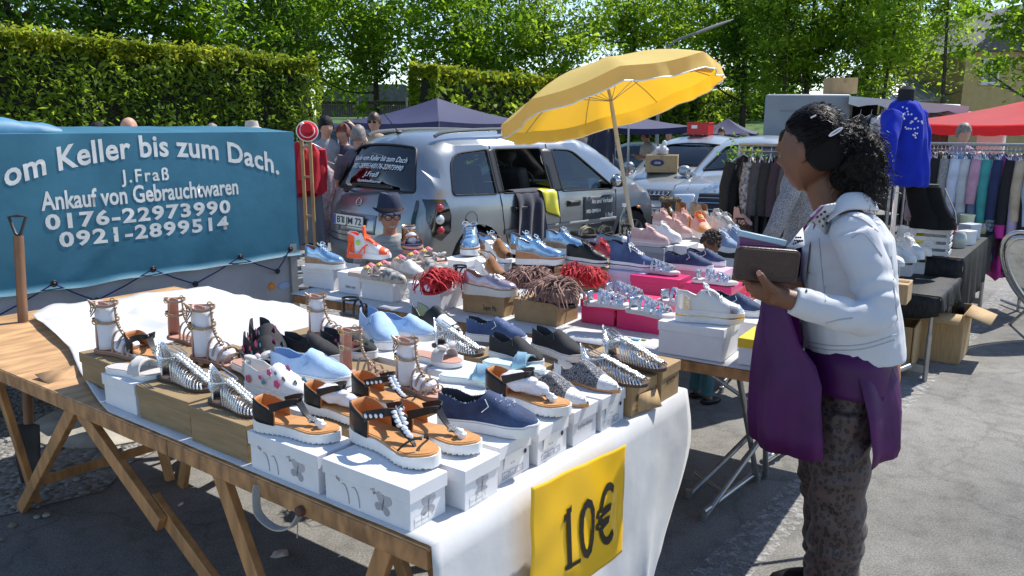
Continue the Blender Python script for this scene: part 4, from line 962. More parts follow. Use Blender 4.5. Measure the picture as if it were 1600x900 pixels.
for row, (b0, lab) in enumerate(((0, 'wooden pasting table with splayed legs carrying the nearest sandals'), (.625, 'rear wooden pasting table pushed against the nearest one, under the same cloth'))):
 t = thing('trestle_table', lab, 'table', ta(1.4, b0+.3, 0), RZ1)
 for a0, a1 in ((-.02, .98), (.985, 1.97), (1.975, 3.0)):
  mb = MB(); c = ta((a0+a1)/2, b0+.305, .738); mb.box(c, (a1-a0, .60, .012), rz=RZ1); mb.build('tabletop', ply, t, world=True, bevel=.002)
  for bb in (b0+.012, b0+.6):
   mb = MB(); mb.bar(ta(a0, bb, .717), ta(a1, bb, .717), .022, .048); mb.build('apron', wood, t, world=True, bevel=.003)
  mb = MB(); mb.bar(ta(a0+.012, b0+.024, .717), ta(a0+.012, b0+.588, .717), .022, .046); mb.build('apron', wood, t, world=True, bevel=.003)
 def leg(pt, pb, w_=.05, h_=.026):
  mb = MB(); mb.bar(pt, pb, w_, h_, up=TE2); mb.build('leg', wood_l, t, world=True, bevel=.003)
 def hitz(p, q): return p+(q-p)*(p.z/(p.z-q.z)) if q.z > 0 else q
 if row == 0:
  P0 = ta(0, .055, 0)
  f1 = at(57, 788, .0); leg(ta(tab(33, 566, .7)[0], .05, .70), f1+V((0, 0, .02)))
  leg(ta(1.62, .05, .70), f1+TE2*-.06+V((0, 0, .0)))
  c1, c2 = ta(1.70, .07, .70), atp(278, 855, P0, TE2); d_ = (c2-c1).normalized()
  leg(c1, c1+d_*.62, .055); leg(c1+d_*.52+TE2*.028, hitz(c1, c2)+TE2*.028, .055)
  d1, d2 = ta(.83, .06, .70), atp(402, 905, P0, TE2); leg(d1, hitz(d1, d2), .055)
  e1_, e2_ = ta(1.32, .56, .70), at(232, 736, .0); leg(e1_, V((-1.62, 3.75, 0))); leg(ta(1.85, .56, .7), V((-1.60, 3.80, 0)))
  mb = MB(); mb.bar(f1+V((.02, .02, .1)), V((-1.60, 3.76, .1)), .022, .04); mb.build('stretcher', wood_l, t, world=True, bevel=.003)
  leg(ta(.15, .07, .7), ta(.45, .07, 0)); leg(ta(.15, .55, .7), ta(.42, .55, 0)); leg(ta(.85, .55, .7), ta(.5, .55, 0))
  mb = MB(); mb.bar(ta(.45, .07, .1), ta(.44, .55, .1), .022, .04); mb.build('stretcher', wood_l, t, world=True, bevel=.003)
  sp_ = [ta(.555, -.003, .728), ta(.55, -.012, .70), ta(.535, -.018, .66), ta(.47, -.02, .645), ta(.41, -.016, .665), ta(.385, -.004, .705)]
  mb = MB(); mb.ribbon(crom(sp_, 5), .022, .004, side=TE2); mb.tube([ta(.39, -.01, .70), ta(.392, -.014, .64)], .0016, 4); mb.build('carry_strap', mat('strap_grey', (.36, .35, .32), .8, bump=.3, bscale=200), t, world=True)
  mb = MB(); mb.lathe([(.013, 0), (.013, .012), (.008, .016), (0, .016)], 12, ta(.385, -.001, .71), M=Matrix((TE1, V((0, 0, 1)), -TE2)).transposed(), cap=False); mb.build('strap_knob', mat('rust', (.1, .045, .025), .8, var=.4, vscale=40), t, world=True)
 else:
  for aa, k in ((.2, .28), (.8, -.25), (1.9, .25), (2.5, -.25)):
   leg(ta(aa, b0+.07, .70), ta(aa+k, b0+.07, 0)); leg(ta(aa, b0+.55, .70), ta(aa+k, b0+.55, 0))
mb = MB(); mb.sheet([[ta(1.80+x*.07+.02*y, .03+y*.2, .7475+.012*x*(1-y*.6)) for y in (0, .4, .8, 1)] for x in (-.6, 0, 1)]); o = mb.build('veneer_strip', ply, solid=.003); tag(o, 'curled strip of plywood veneer on the bare corner of the wooden table', 'veneer')
def cloth_left(b):   # where the cloth ends towards the bare boards
 return interp([(0, 1.30), (.03, 1.42), (.12, 1.72), (.26, 2.12), (.41, 2.80), (.6, 2.86), (1.3, 2.72)], b)
mb = MB(); NB, NA = 46, 70; rows = []
for i in range(NB+1):
 b_ = .002+1.262*i/NB; row = []; al = cloth_left(b_)
 for k in range(14, 0, -1):
  t = k/14; drop = .62*t; bb = b_+(b_-.6)*.04*t
  if b_ > .95: bb = b_-(.30*t*t)*((b_-.95)/.31)+.05*sin(pi*min(1, t*1.6))*((b_-.95)/.31)
  out = .036+.022*t**1.3+.006*t*sin(b_*13+1.2)+.004*t*sin(b_*31+t*3)+.012*t*noise.noise(V((b_*5, t*3, 2)))+.006*abs(noise.noise(V((b_*14+t*6, t*9-b_*5, 7))))*(t > .05)
  row.append(ta(-out, bb, .757-.004-drop-.012*(1 if k == 1 else 1)))
 row.append(ta(-.034, b_, .7545))
 for k in range(NA+1):
  a_ = -.026+(al+.026)*k/NA; z = .7555+.003*abs(noise.noise(V((a_*5, b_*5, 0))))
  e = al-a_
  if a_ > 1.25:
   q = min(1, (a_-1.25)/.5); z += q*max(0, .035*noise.noise(V((a_*4.2, b_*3.4, 4)))+.03*noise.noise(V((a_*9, b_*8, 8))))*(1.2 if b_ < .75 else .5)
   z += q*.03*math.exp(-(e/.09)**2)*(.5+.5*noise.noise(V((b_*7, 1, 1))))*min(1, b_*3)
  row.append(ta(a_, b_, z))
 rows.append(row)
mb.sheet(rows); cl = mb.build('tablecloth', cloth_m, None, ang=180, solid=.0015); tag(cl, 'white cloth spread over the front wooden tables and hanging down their right end', 'tablecloth')
SP = TA-TE1*.085
def spx(u, v): return atp(u, v, SP, TE1)
tl, trr, br = spx(830, 762), spx(978, 694), spx(972, 862); bl = tl+(br-trr)
sign_m = mat('yellow_sheet', (.88, .5, .006), .35, coat=.3, var=.06, vscale=3)
sg = thing('price_sign', 'large yellow sheet reading 10€ hung on the front of the white cloth', 'sign', ((tl+br)/2)[:])
mb = MB(); rows = []
def sgn_pt(x, y): return tl+(trr-tl)*x+(bl-tl)*y-TE1*(.012*sin(pi*x)*sin(pi*min(1, y*.7))+.006*noise.noise(V((x*4, y*3, 0)))-.010*max(0, 1-abs(x-.93)/.1)*max(0, 1-abs(y-.55)/.3))
mb.sheet([[sgn_pt(i/36, j/36) for i in range(37)] for j in range(37)]); mb.build('sheet', sign_m, sg, world=True, solid=.0012)
Xs = (trr-tl).normalized(); Ws = (trr-tl).length; Hs = (tl-bl).length
def smap(x, y): return sgn_pt(.24+x/Ws, .79-y/Hs)-TE1*.004
text('lettering', '10€', Hs*.72, mat('sign_ink', (.012, .01, .008), .5), sg, (0, 0, 0), Xs, (0, 0, 1), bold=.0012, align='LEFT', fit=Ws*.53, mapf=smap, lift=0)
for pl in (((.125, .515), (.045, .435), (.045, .39), (.125, .46)), ((.05, .0), (.20, .0), (.20, .036), (.05, .036))):
 mb = MB(); mb.add([smap(x*Ws*1.0, y*Hs) for x, y in pl], [(0, 1, 2, 3)]); mb.build('lettering_stroke', MATS['sign_ink'], sg, world=True)
# ---- shoe boxes
card_w = mat('white_card', (.72, .72, .74), .55, var=.03, vscale=20); card_w2 = mat('white_card_dull', (.62, .62, .65), .6, var=.05, vscale=9)
card_t = mat('tan_card', (.36, .235, .115), .8, var=.12, vscale=14, bump=.05, bscale=120); card_o = mat('olive_card', (.27, .185, .09), .6, var=.18, vscale=6, stretch=(1, 1, 9), bump=.06, bscale=90)
card_k = mat('kraft_card', (.42, .28, .14), .8, var=.12, vscale=10, stretch=(9, 9, 1)); pink = mat('pink_card', (.62, .015, .13), .4, var=.06, vscale=6)
card_g = mat('grey_card', (.25, .28, .31), .6, var=.05); card_b = mat('black_card', (.02, .02, .022), .6); lilac = mat('lilac_card', (.6, .48, .62), .6); card_p = mat('pale_pink_card', (.7, .4, .52), .6)
grey_ink = mat('grey_print', (.2, .2, .22), .7); grey_ink2 = mat('pale_print', (.42, .42, .45), .7); dotblack = mat('label_dot', (.01, .01, .02), .5)
def butterfly(mb, f, cx, cy, s, rot=0):
 for sg_ in (-1, 1):
  for (ang, l, w_) in ((58, 1.0, .42), (-35, .78, .34)):
   th = radians(ang)+0; pts = []
   for k in range(14):
    t = 2*pi*k/14; lx = l*.5+l*.5*cos(t); ly = w_*sin(t)*(.55+.45*cos(t)*.6+.25)
    x = (lx*cos(th)-ly*sin(th))*sg_; y = lx*sin(th)+ly*cos(th)
    xr = x*cos(rot)-y*sin(rot); yr = x*sin(rot)+y*cos(rot); pts.append(f(cx+xr*s, cy+yr*s))
   mb.add(pts, [tuple(range(14))], 0 if l > .8 else 1)
 pts = [f(cx+(w_*cos(rot)-h_*sin(rot))*s, cy+(w_*sin(rot)+h_*cos(rot))*s) for w_, h_ in ((-.05, -.4), (.05, -.4), (.06, .3), (0, .45), (-.06, .3))]
 mb.add(pts, [tuple(range(5))], 2)
def shoebox(label, O, rz, l, w_, h, mb_, ml=None, lidh=.035, group=None, tilt=0, z0=.757, marks=None, txt=None, name='shoe_box'):
 t = thing(name, label, 'shoe box', (O[0], O[1], z0), rz, group)
 if tilt: t.rotation_euler = (tilt, 0, rz)
 m = MB(); m.box((0, 0, (h-.006)/2), (l-.008, w_-.008, h-.006)); bo = m.build('base', mb_, t, bevel=.0015)
 m = MB(); m.box((0, 0, h-lidh/2), (l, w_, lidh)); m.build('lid', ml or mb_, t, bevel=.0018)
 F = lambda x, y: V((x, w_/2+.0009-(.004 if y < h-lidh else 0), y)); E = lambda x, y: V((-l/2-.0009+(.004 if y < h-lidh else 0), -x, y))
 if marks == 'butterfly':
  m = MB(); butterfly(m, F, -.055, h*.38, .034, .25); butterfly(m, F, .09, h*.62, .009, .5); butterfly(m, F, -.03, h*.64, .011, -.4)
  for xx in (.02, .055):
   pts = [F(xx+.018*(1-cos(t_))-.0, .01+.045*sin(t_)) for t_ in [pi*k/9*.62 for k in range(10)]]
   m.tube(pts, .0016, 4, mi=1, flat=.3)
  m.build('print', [grey_ink2, mat('pale_print2', (.34, .34, .37), .7), grey_ink], t)
  m = MB(); butterfly(m, E, .0, h*.38, .032, -.1); m.build('print', [grey_ink2, mat('pale_print2', 0), grey_ink], t)
  m = MB()
  for i in range(3): m.sheet([[E(-.045+.022*(i+x)*1.02, .006+.022*y) for x in (.05, .95)] for y in (0, 1)])
  lb_ = m.build('size_label', white_pl, t)
  for v_ in m.v: pass
  for i, s_ in enumerate(('2073-4', 'BLACK', '37')):
   q = text('label_text', s_, .0065, grey_ink, t, E(-.034+.0225*i, .013), (0, -1, 0), (0, 0, 1), world=False, lift=.0012); q.parent = lb_
 if marks == 'label':
  m = MB(); m.sheet([[E(-.045+.07*x, h*.34+.038*y) for x in (0, 1)] for y in (0, 1)]); lb_ = m.build('price_label', white_pl, t)
  for i, s_ in enumerate(('DDR-001 W 1', '1,2 x Filo bbq AB', '49,95')):
   q = text('label_text', s_, .009, grey_ink, t, E(-.010, h*.34+.029-.011*i), (0, -1, 0), (0, 0, 1), world=False, lift=.0013, fit=.056 if i < 2 else None); q.parent = lb_
  m = MB(); m.lathe([(.0, 0), (.0065, 0)], 12, E(.045, h*.55), M=Matrix.Rotation(pi/2, 3, 'Y'), cap=False); m.build('round_hole', dotblack, t)
  m = MB()
  for i in range(3): m.tube([E(-.05+.03*i, .01), E(-.05+.03*i, .026), E(-.025+.03*i, .026), E(-.025+.03*i, .01)], .0006, 3, True)
  m.build('size_label', grey_ink, t)
  for i, s_ in enumerate(('8 PS', 'NAVY', '39')): text('label_text', s_, .009, grey_ink, t, E(-.037+.03*i, .013), (0, -1, 0), (0, 0, 1), world=False, lift=.0012)
 if txt:
  side, s_, x, y, size, fit = txt
  f = F if side == 'F' else E
  text('box_lettering', s_, size, ink, t, f(x, y), (-1, 0, 0) if side == 'F' else (0, -1, 0), (0, 0, 1), world=False, fit=fit, lift=.0012)
 return t
def box1(label, a0, a1, b0, b1, h, m1, m2=None, drz=0, **k):
 c = ta((a0+a1)/2, (b0+b1)/2, 0); return shoebox(label, c, RZ1+drz, abs(a1-a0), abs(b1-b0), h, m1, m2, **k)
BG1 = 'shoe boxes on the front table'
H1 = .1
box1('white butterfly printed box at the very front right corner of the table', .036, .318, .012, .135, H1, card_w, marks='butterfly', group=BG1)
box1('white butterfly printed box second along the front edge, beside the tan boxes', .335, .605, .012, .135, H1, card_w, marks='butterfly', group=BG1)
box1('tan box on the front edge left of the white butterfly boxes', .622, .888, .02, .15, .105, card_o, group=BG1)
box1('tan box on the front edge beside the plain white box, its corner torn', .905, 1.175, .03, .16, .105, card_o, group=BG1, drz=.02)
box1('plain white box under the white slide near the bare boards', 1.19, 1.385, .03, .16, .1, card_w, group=BG1)
box1('olive box at the left end of the front row under a caged sandal', 1.39, 1.665, .09, .21, .105, card_o, group=BG1, drz=-.03)
box1('white butterfly box behind the front corner box, signed on its lid', 0.002, .285, .155, .285, H1, card_w, marks='butterfly', group=BG1)
box1('white box with navy stock label', .02, .30, .305, .44, H1, card_w, marks='label', group=BG1)
box1('white butterfly box with torn price label under the tan thong sandal', .01, .29, .455, .6, H1, card_w, marks='label', group=BG1)
b_ = box1('white box lettered on its end under the glitter pumps', .004, .285, .615, .745, H1, card_w2, marks=None, group=BG1, txt=('E', 'Lucky-shoes', 0, .042, .02, .075))
box1('white box with price sticker between lettered box and tan boxes', -.002, .28, .755, .895, H1, card_w2, marks='label', group=BG1)
box1('crushed tan cardboard box on the right edge under a silver cage sandal', -.02, .27, .905, 1.065, H1, card_t, card_t, group=BG1, txt=('E', '75077', -.02, .03, .02, .05))
box1('tan cardboard box at the far right corner of the front table', -.03, .26, 1.08, 1.215, .112, card_t, card_t, group=BG1, txt=('E', '87077', 0, .05, .024, .06))
mb = MB(); mb.sheet([[ta(-.026-.02*(1-y)*x, .93+.12*x, .772+.055*y-.012*x) for x in (0, .5, 1)] for y in (0, .5, 1)]); o = mb.build('cardboard_flap', card_k, solid=.003); tag(o, 'bent kraft cardboard flap against the crushed tan box', 'cardboard')
inner = [(.30, .58, .17, .31, card_o, 'tan box behind the front butterfly box under a tissue filled sandal'), (.33, .62, .335, .475, card_o, 'olive box in the middle of the table under the tallest caged sandal'),
         (.6, .88, .18, .31, card_w, 'white box under the floral sneaker in the second row'), (.61, .90, .33, .46, card_w2, 'white box under the pale blue slip-on in the middle'),
         (.9, 1.17, .2, .33, card_o, 'olive box behind the torn tan box under two silver cage sandals'), (1.06, 1.35, .35, .48, card_o, 'olive box under the caged sandal pair at the left of the cloth'),
         (1.30, 1.55, .27, .39, card_o, 'olive box at the back left under the empty pink caged sandal'), (.3, .59, .5, .63, card_w, 'white box under the pale mirrored slides'),
         (.60, .89, .5, .63, card_o, 'olive box under the empty caged sandal in the centre'), (.9, 1.19, .52, .65, card_w2, 'white box under black lace-free shoes at the back left'),
         (.32, .6, .68, .82, card_w2, 'white box under the grey slide in the back rows'), (.62, .92, .68, .82, card_w, 'white box under the pale blue slip-on pair at the back'),
         (1.05, 1.33, .70, .84, card_o, 'olive box under the caged sandal farthest back'), (.3, .6, .86, 1.0, card_o, 'tan box under the silver cage sandal near the back edge'), (.3, .58, 1.04, 1.18, card_w2, 'white box under the navy slip-on at the back edge')]
for a0, a1, b0, b1, m_, lb_ in inner: box1(lb_, a0, a1, b0, b1, H1, m_, group=BG1)
# ---- second table row
T2O = V((1.15, 2.58, 0)); T2E1 = V((-.835, .55, 0)).normalized(); T2E2 = V((.55, .835, 0)).normalized(); RZ2 = atan2(T2E1.y, T2E1.x)
def t2(a, b, z=.75): return T2O+T2E1*a+T2E2*b+V((0, 0, z))
def t2ab(u, v, z):
 p = at(u, v, z)-T2O; return p.dot(T2E1), p.dot(T2E2)
tube_m = mat('tube_steel', (.35, .36, .37), .35, .85, var=.1, vscale=30); tape = mat('orange_tape', (.5, .25, .03), .6)
def steel_table(label, fr, a0, a1, b0, b1, legs, z=.75):
 t = thing('folding_table', label, 'table', fr((a0+a1)/2, (b0+b1)/2, 0)[:])
 E1 = (fr(1, 0)-fr(0, 0)); E2 = fr(0, 1)-fr(0, 0); rz = atan2(E1.y, E1.x)
 mb = MB(); mb.box(fr((a0+a1)/2, (b0+b1)/2, z-.012), (abs(a1-a0), abs(b1-b0), .018), rz=rz); mb.build('tabletop', ply, t, world=True, bevel=.002)
 for p, q in ((fr(a0, b0, z-.025), fr(a1, b0, z-.025)), (fr(a0, b1, z-.025), fr(a1, b1, z-.025))):
  mb = MB(); mb.bar(p, q, .02, .04); mb.build('apron', wood, t, world=True, bevel=.002)
 for al in legs:
  for ba, bb in ((b0+.06, b1-.06), (b1-.06, b0+.06)):
   mb = MB(); p = fr(al, ba, z-.04); q = fr(al+.06*(1 if ba < bb else -1), bb, .015)
   mb.tube([p, q], .0125, 10); mb.lathe([(.014, -.015), (.015, .02)], 10, (q.x, q.y, q.z)); mb.build('leg', tube_m, t, world=True)
  mb = MB(); mb.tube([fr(al+.06, b1-.1, .06), fr(al-.06, b0+.1, .06)], .009, 8); mb.build('brace', tube_m, t, world=True)
 return t
ft = steel_table('wood topped folding table with crossed steel tube legs carrying the second row of shoes', t2, .13, 2.75, 0, 1.4, [])
def tube_leg(nm, pts, r=.0125, m=tube_m, par=ft):
 mb = MB(); mb.tube(pts, r, 10)
 if nm == 'leg': mb.lathe([(.0165, -.006), (.0165, .03), (.0125, .03)], 10, pts[-1][:])
 mb.build(nm, m, par, world=True)
g = lambda u, v: at(u, v, .008)
tube_leg('leg', [t2(.42, .1, .72), g(1183, 750)]); tube_leg('leg', [t2(.30, .06, .72), g(1196, 744)])
tube_leg('leg', [t2(.22, .9, .72), g(1099, 810)]); tube_leg('leg', [t2(.16, 1.0, .72), g(1076, 775)])
tube_leg('brace', [at(1099, 800, .05), at(1176, 742, .05)]); tube_leg('brace', [at(1086, 738, .05), at(1130, 770, .05)], .01); tube_leg('brace', [t2(.3, .2, .5), t2(-.1, .7, .66)], .01)
tube_leg('brace', [at(1190, 722, .04), at(1240, 690, .04)]); tube_leg('brace', [at(1160, 720, .04), at(1225, 640, .3)], .01); tube_leg('brace', [at(1065, 555, .55), at(1190, 640, .3)], .01)
for u, v in ((1137, 770), (1221, 701), (1213, 706)):
 q = at(u, v, .05); d_ = (at(1176, 742, .05)-at(1099, 800, .05)).normalized(); tube_leg('tape_band', [q-d_*.012, q+d_*.012], .0145, tape)
for a_ in (2.45, 2.6):
 tube_leg('leg', [t2(a_, .1, .72), t2(a_+.1, 1.2, .01)]); tube_leg('leg', [t2(a_, 1.2, .72), t2(a_+.1, .1, .01)])
mb = MB(); rows = []
for i in range(12):
 b_ = -.006+1.42*i/11; rows.append([t2(.11+2.66*k/40, b_-.0, .7535+.003*abs(noise.noise(V((k*.5, b_*6, 0))))-(.0 if i else .004)) for k in range(41)])
mb.sheet(rows); o = mb.build('tablecloth', cloth_m, None, ang=180, solid=.002); tag(o, 'white cloth lying flat on the second row of tables', 'tablecloth')
t3 = lambda a, b, z=.75: t2(a, b+1.78, z)
steel_table('steel legged table of the third row, behind the child', t3, .92, 2.33, 0, 1.68, [1.1, 2.15])
mb = MB(); mb.sheet([[t3(.9+1.45*k/24, -.01+1.70*i/8, .7535) for k in range(25)] for i in range(9)]); o = mb.build('tablecloth', cloth_m, None, ang=180, solid=.002); tag(o, 'white cloth on the third row table under the pink sneakers', 'tablecloth')
BG2 = 'shoe boxes on the rear tables'
def bx2(label, Lp, Rp, h, w_, m1, m2=None, z=.757, top=False, **k):
 zz = z+h if top else z
 a0, b0 = t2ab(*Lp, zz); a1, b1 = t2ab(*Rp, zz); b_ = (b0+b1)/2
 c = t2((a0+a1)/2, b_+w_/2, 0); return shoebox(label, c, RZ2, abs(a1-a0)-.004, w_, h, m1, m2, group=BG2, z0=z, **k)
bx2('white box at the left end of the second row under a metallic blue shoe', (472, 446), (522, 454), .112, .2, card_w)
bx2('white box lettered Italian style beside the leftmost white box', (528, 456), (563, 462), .11, .24, card_w, txt=('F', 'Italian style', -.01, .03, .022, .07))
bx2('white box printed with a pale drawing under the dark floral espadrille', (565, 465), (613, 474), .115, .2, card_w, marks='label')
bx2('plain white box under the red fringed sandal', (637, 479), (690, 487), .12, .24, card_w2, card_w)
bx2('tan box lettered Super Me under the metallic wedge loafer', (723, 485), (786, 497), .095, .13, card_t, txt=('F', 'Super Me', -.04, .022, .035, .075))
bx2('tan box under the heap of brown fringed boots', (801, 500), (871, 511), .1, .2, card_t)
bx2('hot pink box directly right of the brown fringed boots', (905, 503), (961, 511), .105, .2, pink)
bx2('hot pink box beside the big white box in the front row', (963, 512), (1036, 526), .115, .22, pink)
bx2('big white lidded box under the white sneaker with gold sole line', (1027, 549), (1128, 568), .125, .19, card_w)
bx2('white box with yellow lid edge, right of the big white box', (1150, 568), (1200, 577), .1, .2, card_w, mat('yellow_lid', (.75, .5, .02), .5))
bx2('white box under the heeled mules, second row', (688, 404), (728, 409), .13, .2, card_w, top=True)
bx2('white box under the upper brown mule', (729, 408), (792, 412), .11, .2, card_w2, top=True)
bx2('black box under the row of blue platform shoes', (794, 412), (862, 416), .11, .22, card_b, top=True)
bx2('tan box under the black sneaker in the second row', (863, 417), (942, 424), .11, .2, card_t, top=True)
bx2('lilac box under the denim high-top', (944, 422), (1010, 427), .11, .2, lilac, top=True)
bx2('hot pink box in the middle row under one silver sandal', (979, 431), (1066, 436), .105, .16, pink, top=True)
bx2('hot pink box with bent lid farther right in the middle row', (1068, 442), (1145, 449), .105, .17, pink, top=True)
bx2('white box under the navy slip-on pair', (1038, 418), (1128, 426), .11, .2, card_p, top=True)
bx2('white box under navy slip-on and red patent shoe at the right', (1110, 497), (1190, 506), .1, .2, card_w2, top=True)
bx2('pale lavender box under the striped sandals', (893, 367), (931, 369), .12, .2, mat('lavender_card', (.45, .45, .62), .6), top=True)
bx2('blue grey box under the ballerina flat', (932, 375), (985, 379), .115, .22, card_g, top=True)
bx2('dark grey box under the pale pink sneaker', (986, 384), (1039, 388), .115, .2, card_g, mat('grey_lid', (.33, .36, .4), .6), top=True)
bx2('pale box under the white sneaker beside the pink one', (1040, 382), (1074, 385), .115, .2, card_w2, top=True)
bx2('black polka dot lidded box right of the child', (1112, 392), (1150, 395), .11, .2, card_w2, card_b, top=True)
bx2('hot pink box far back under the pale boots', (1120, 356), (1160, 359), .1, .2, pink, top=True)
for k, (u, v) in enumerate(((1116, 521), (1000, 0))):
 pass
q = at(993, 531, .757); mb = MB(); mb.box(q+V((0, 0, .002)), (.03, .018, .004), rz=RZ2); o = mb.build('sticker', mat('sticker_blue', (.1, .4, .6), .5)); tag(o, 'small blue sticker strip on the white cloth before the pink box', 'sticker')
q = at(1001, 531, .757); mb = MB(); mb.box(q+V((0.012, -.004, .002)), (.018, .014, .004), rz=RZ2); o = mb.build('sticker', mat('sticker_green', (.3, .45, .05), .5)); tag(o, 'small green sticker beside the blue one on the white cloth', 'sticker')
# ---------------- shoes
WT = [(0, .30), (.02, .5), (.06, .68), (.14, .79), (.25, .79), (.4, .75), (.55, .87), (.7, 1), (.8, .97), (.9, .78), (.96, .54), (1, .2)]
WP = [(0, .3), (.02, .46), (.06, .62), (.15, .73), (.4, .68), (.6, .9), (.7, .93), (.82, .72), (.93, .4), (1, .1)]
ST = [0, .015, .04, .08, .14, .21, .28, .35, .41, .45, .49, .54, .6, .66, .72, .78, .84, .89, .93, .965, .985, 1]
def hw(t, w, tab_=WT): return interp(tab_, t)*w
def off_y(t, s): return s*.006*sin(pi*t)*(1 if t < .6 else 1-(t-.6)*2.5)
def sole(mb, L, w, zb, zt, tab_=WT, g=1, mi=None, fl=1.03, s=1, teeth=0):
 rings = []
 T = ST if not teeth else [i/teeth for i in range(teeth+1)]
 for i, t in enumerate(T):
  h = hw(t, w, tab_)*g; x = (t-.5)*L*(1+(g-1)*.35); b, tp = zb(t), zt(t); o = off_y(t, s)
  if teeth and i % 2: b += .003
  rings.append([V((x, o-h*.97, b)), V((x, o-h*fl, (b+tp)/2)), V((x, o-h, tp)), V((x, o, tp)), V((x, o+h, tp)), V((x, o+h*fl, (b+tp)/2)), V((x, o+h*.97, b)), V((x, o, b))])
 mb.loft(rings, True, mi)
def upper(mb, L, w, base, H, col, topen, tab_=WT, mi=0, mi_in=1, bl=.07, s=1, g=.98, lean=.85):
 rings = []; N = 17
 for t in ST:
  h = hw(t, w, tab_)*g; x = (t-.5)*L; b = base(t); c = col(t); o = off_y(t, s)
  A = [(1, 0), (1.03, .3), (.99, .6), (lean+.04, .9), (lean, 1), (lean-.07, .98), (lean-.1, .6), (lean-.14, .2), (0, .12)]
  op = [(y*h, b+z*c) for y, z in A]; op = op+[(-y, z) for y, z in reversed(op[:-1])]
  op[8] = (0, b+.008)
  hh = H(t); clp = []
  for k in range(N):
   a = pi*k/(N-1); y = cos(a); y = abs(y)**.85*(1 if y > 0 else -1); clp.append((h*y*(1.02 if 0 < k < N-1 else 1), b+hh*sin(a)**.8))
  q = max(0, min(1, (t-topen)/bl)); q = q*q*(3-2*q)
  x2 = x+0
  rings.append([V((x2-(.012*(z1-b)/max(c, .01) if t < .1 else 0)*0, o+y1+(y2-y1)*q, z1+(z2-z1)*q)) for (y1, z1), (y2, z2) in zip(op, clp)])
 k = [i for i, t in enumerate(ST) if t <= topen+bl*.3]
 mb.loft(rings, True, mi, mif=lambda i, j: mi_in if (i < len(k)-1 and 4 <= j <= 12) or (i >= len(ST)-0) else mi) if False else mb.loft(rings, True, mi, False if False else True, lambda i, j: mi_in if (i < len(k)-1 and 5 <= j <= 11 and j != N-1) else mi)
def surf(L, base, H, t, a, w, tab_=WT, k=1.03):
 y = cos(a); return V(((t-.5)*L, hw(t, w, tab_)*y*k, base(t)+H(t)*sin(a)**.8*k))
def arcstrap(mb, L, w, base, t0, t1, hgt, sw, th=.0025, tab_=WT, k=1.0, n=12, a0=0, a1=pi, mi=None, s=1):
 pts = []
 for i in range(n+1):
  a = a0+(a1-a0)*i/n; t = lerp(t0, t1, i/n); pts.append(V(((t-.5)*L, off_y(t, s)+hw(t, w, tab_)*cos(a)*k, base(t)+hgt*sin(a)**.75)))
 mb.ribbon(pts, sw, th, side=(1, 0, .0), mi=mi)
def tissue(c, r, name, parent, seed=0, m=None, n=20):
 mb = MB(); mb.ell(c, r, n, n//2+2, nz=.28, ns=38, seed=seed)
 return mb.build(name, m or tissue_m, parent, ang=28)
tissue_m = mat('tissue_paper', (.7, .68, .73), .8, var=.05, vscale=30, bump=.7, bscale=55)
tan_in = mat('tan_insole', (.52, .25, .09), .55, var=.12, vscale=25, bump=.05, bscale=120); tan_lin = mat('orange_lining', (.45, .17, .045), .6); blk = mat('black_leather', (.009, .009, .011), .42, var=.2, vscale=20, spec=.35)
wsole = mat('white_sole', (.74, .74, .73), .5, var=.04, vscale=30); dsole = mat('dark_sole', (.03, .025, .025), .6); pinkl = mat('nude_leather', (.5, .27, .2), .5, var=.1, vscale=15); gold = mat('taupe_strap', (.33, .23, .16), .42, .25, var=.12, vscale=30)
silverl = mat('silver_leather', (.62, .63, .63), .24, .85, var=.1, vscale=60, bump=.15, bscale=200); crystal = mat('crystal', (.75, .78, .85), .05, .2, spec=1, coat=1); goldm = mat('gold_metal', (.6, .42, .16), .25, 1)
lin_w = mat('light_lining', (.55, .52, .5), .8); lin_d = mat('dark_lining', (.03, .03, .035), .9); lin_b = mat('brown_lining', (.25, .13, .07), .8); foam = mat('white_foam', (.8, .8, .79), .7)
def denim(name, c, c2): return mat(name, c, .8, col2=c2, vscale=11, bump=.25, bscale=260, detail=6)
denim_n = denim('navy_denim', (.006, .012, .045), (.045, .08, .18)); denim_b = denim('pale_blue_cloth', (.25, .42, .68), (.46, .6, .78)); denim_k = denim('black_cloth', (.007, .007, .009), (.02, .02, .024)); denim_m = denim('mid_denim', (.03, .055, .14), (.07, .12, .25))
met_blue = mat('metallic_blue', (.27, .45, .65), .2, .6, var=.15, vscale=25, coat=.5); wedge_t = mat('cork_wedge', (.36, .21, .12), .7, var=.15, vscale=50); wedge_o = mat('tan_wedge', (.42, .19, .08), .6, var=.15, vscale=30)
suede = mat('brown_suede', (.26, .1, .025), .95, var=.3, vscale=35, sheen=.5); floral_w = mat('floral_white', (.72, .7, .68), .8); floral_d = mat('floral_dark', (.05, .05, .05), .8, col2=(.5, .48, .45), vscale=32, detail=2)
KIND = {}
def proto(kind):
 if kind in KIND: return KIND[kind]
 t = thing(*NAMES[kind], (0, 0, -50)); KIND[kind] = [t, 0]; BUILD[kind](t); return KIND[kind]
NAMES = {}; BUILD = {}
def kind(k, name, cat='shoe'):
 def d(f): NAMES[k] = (name, '-', cat); BUILD[k] = f; return f
 return d
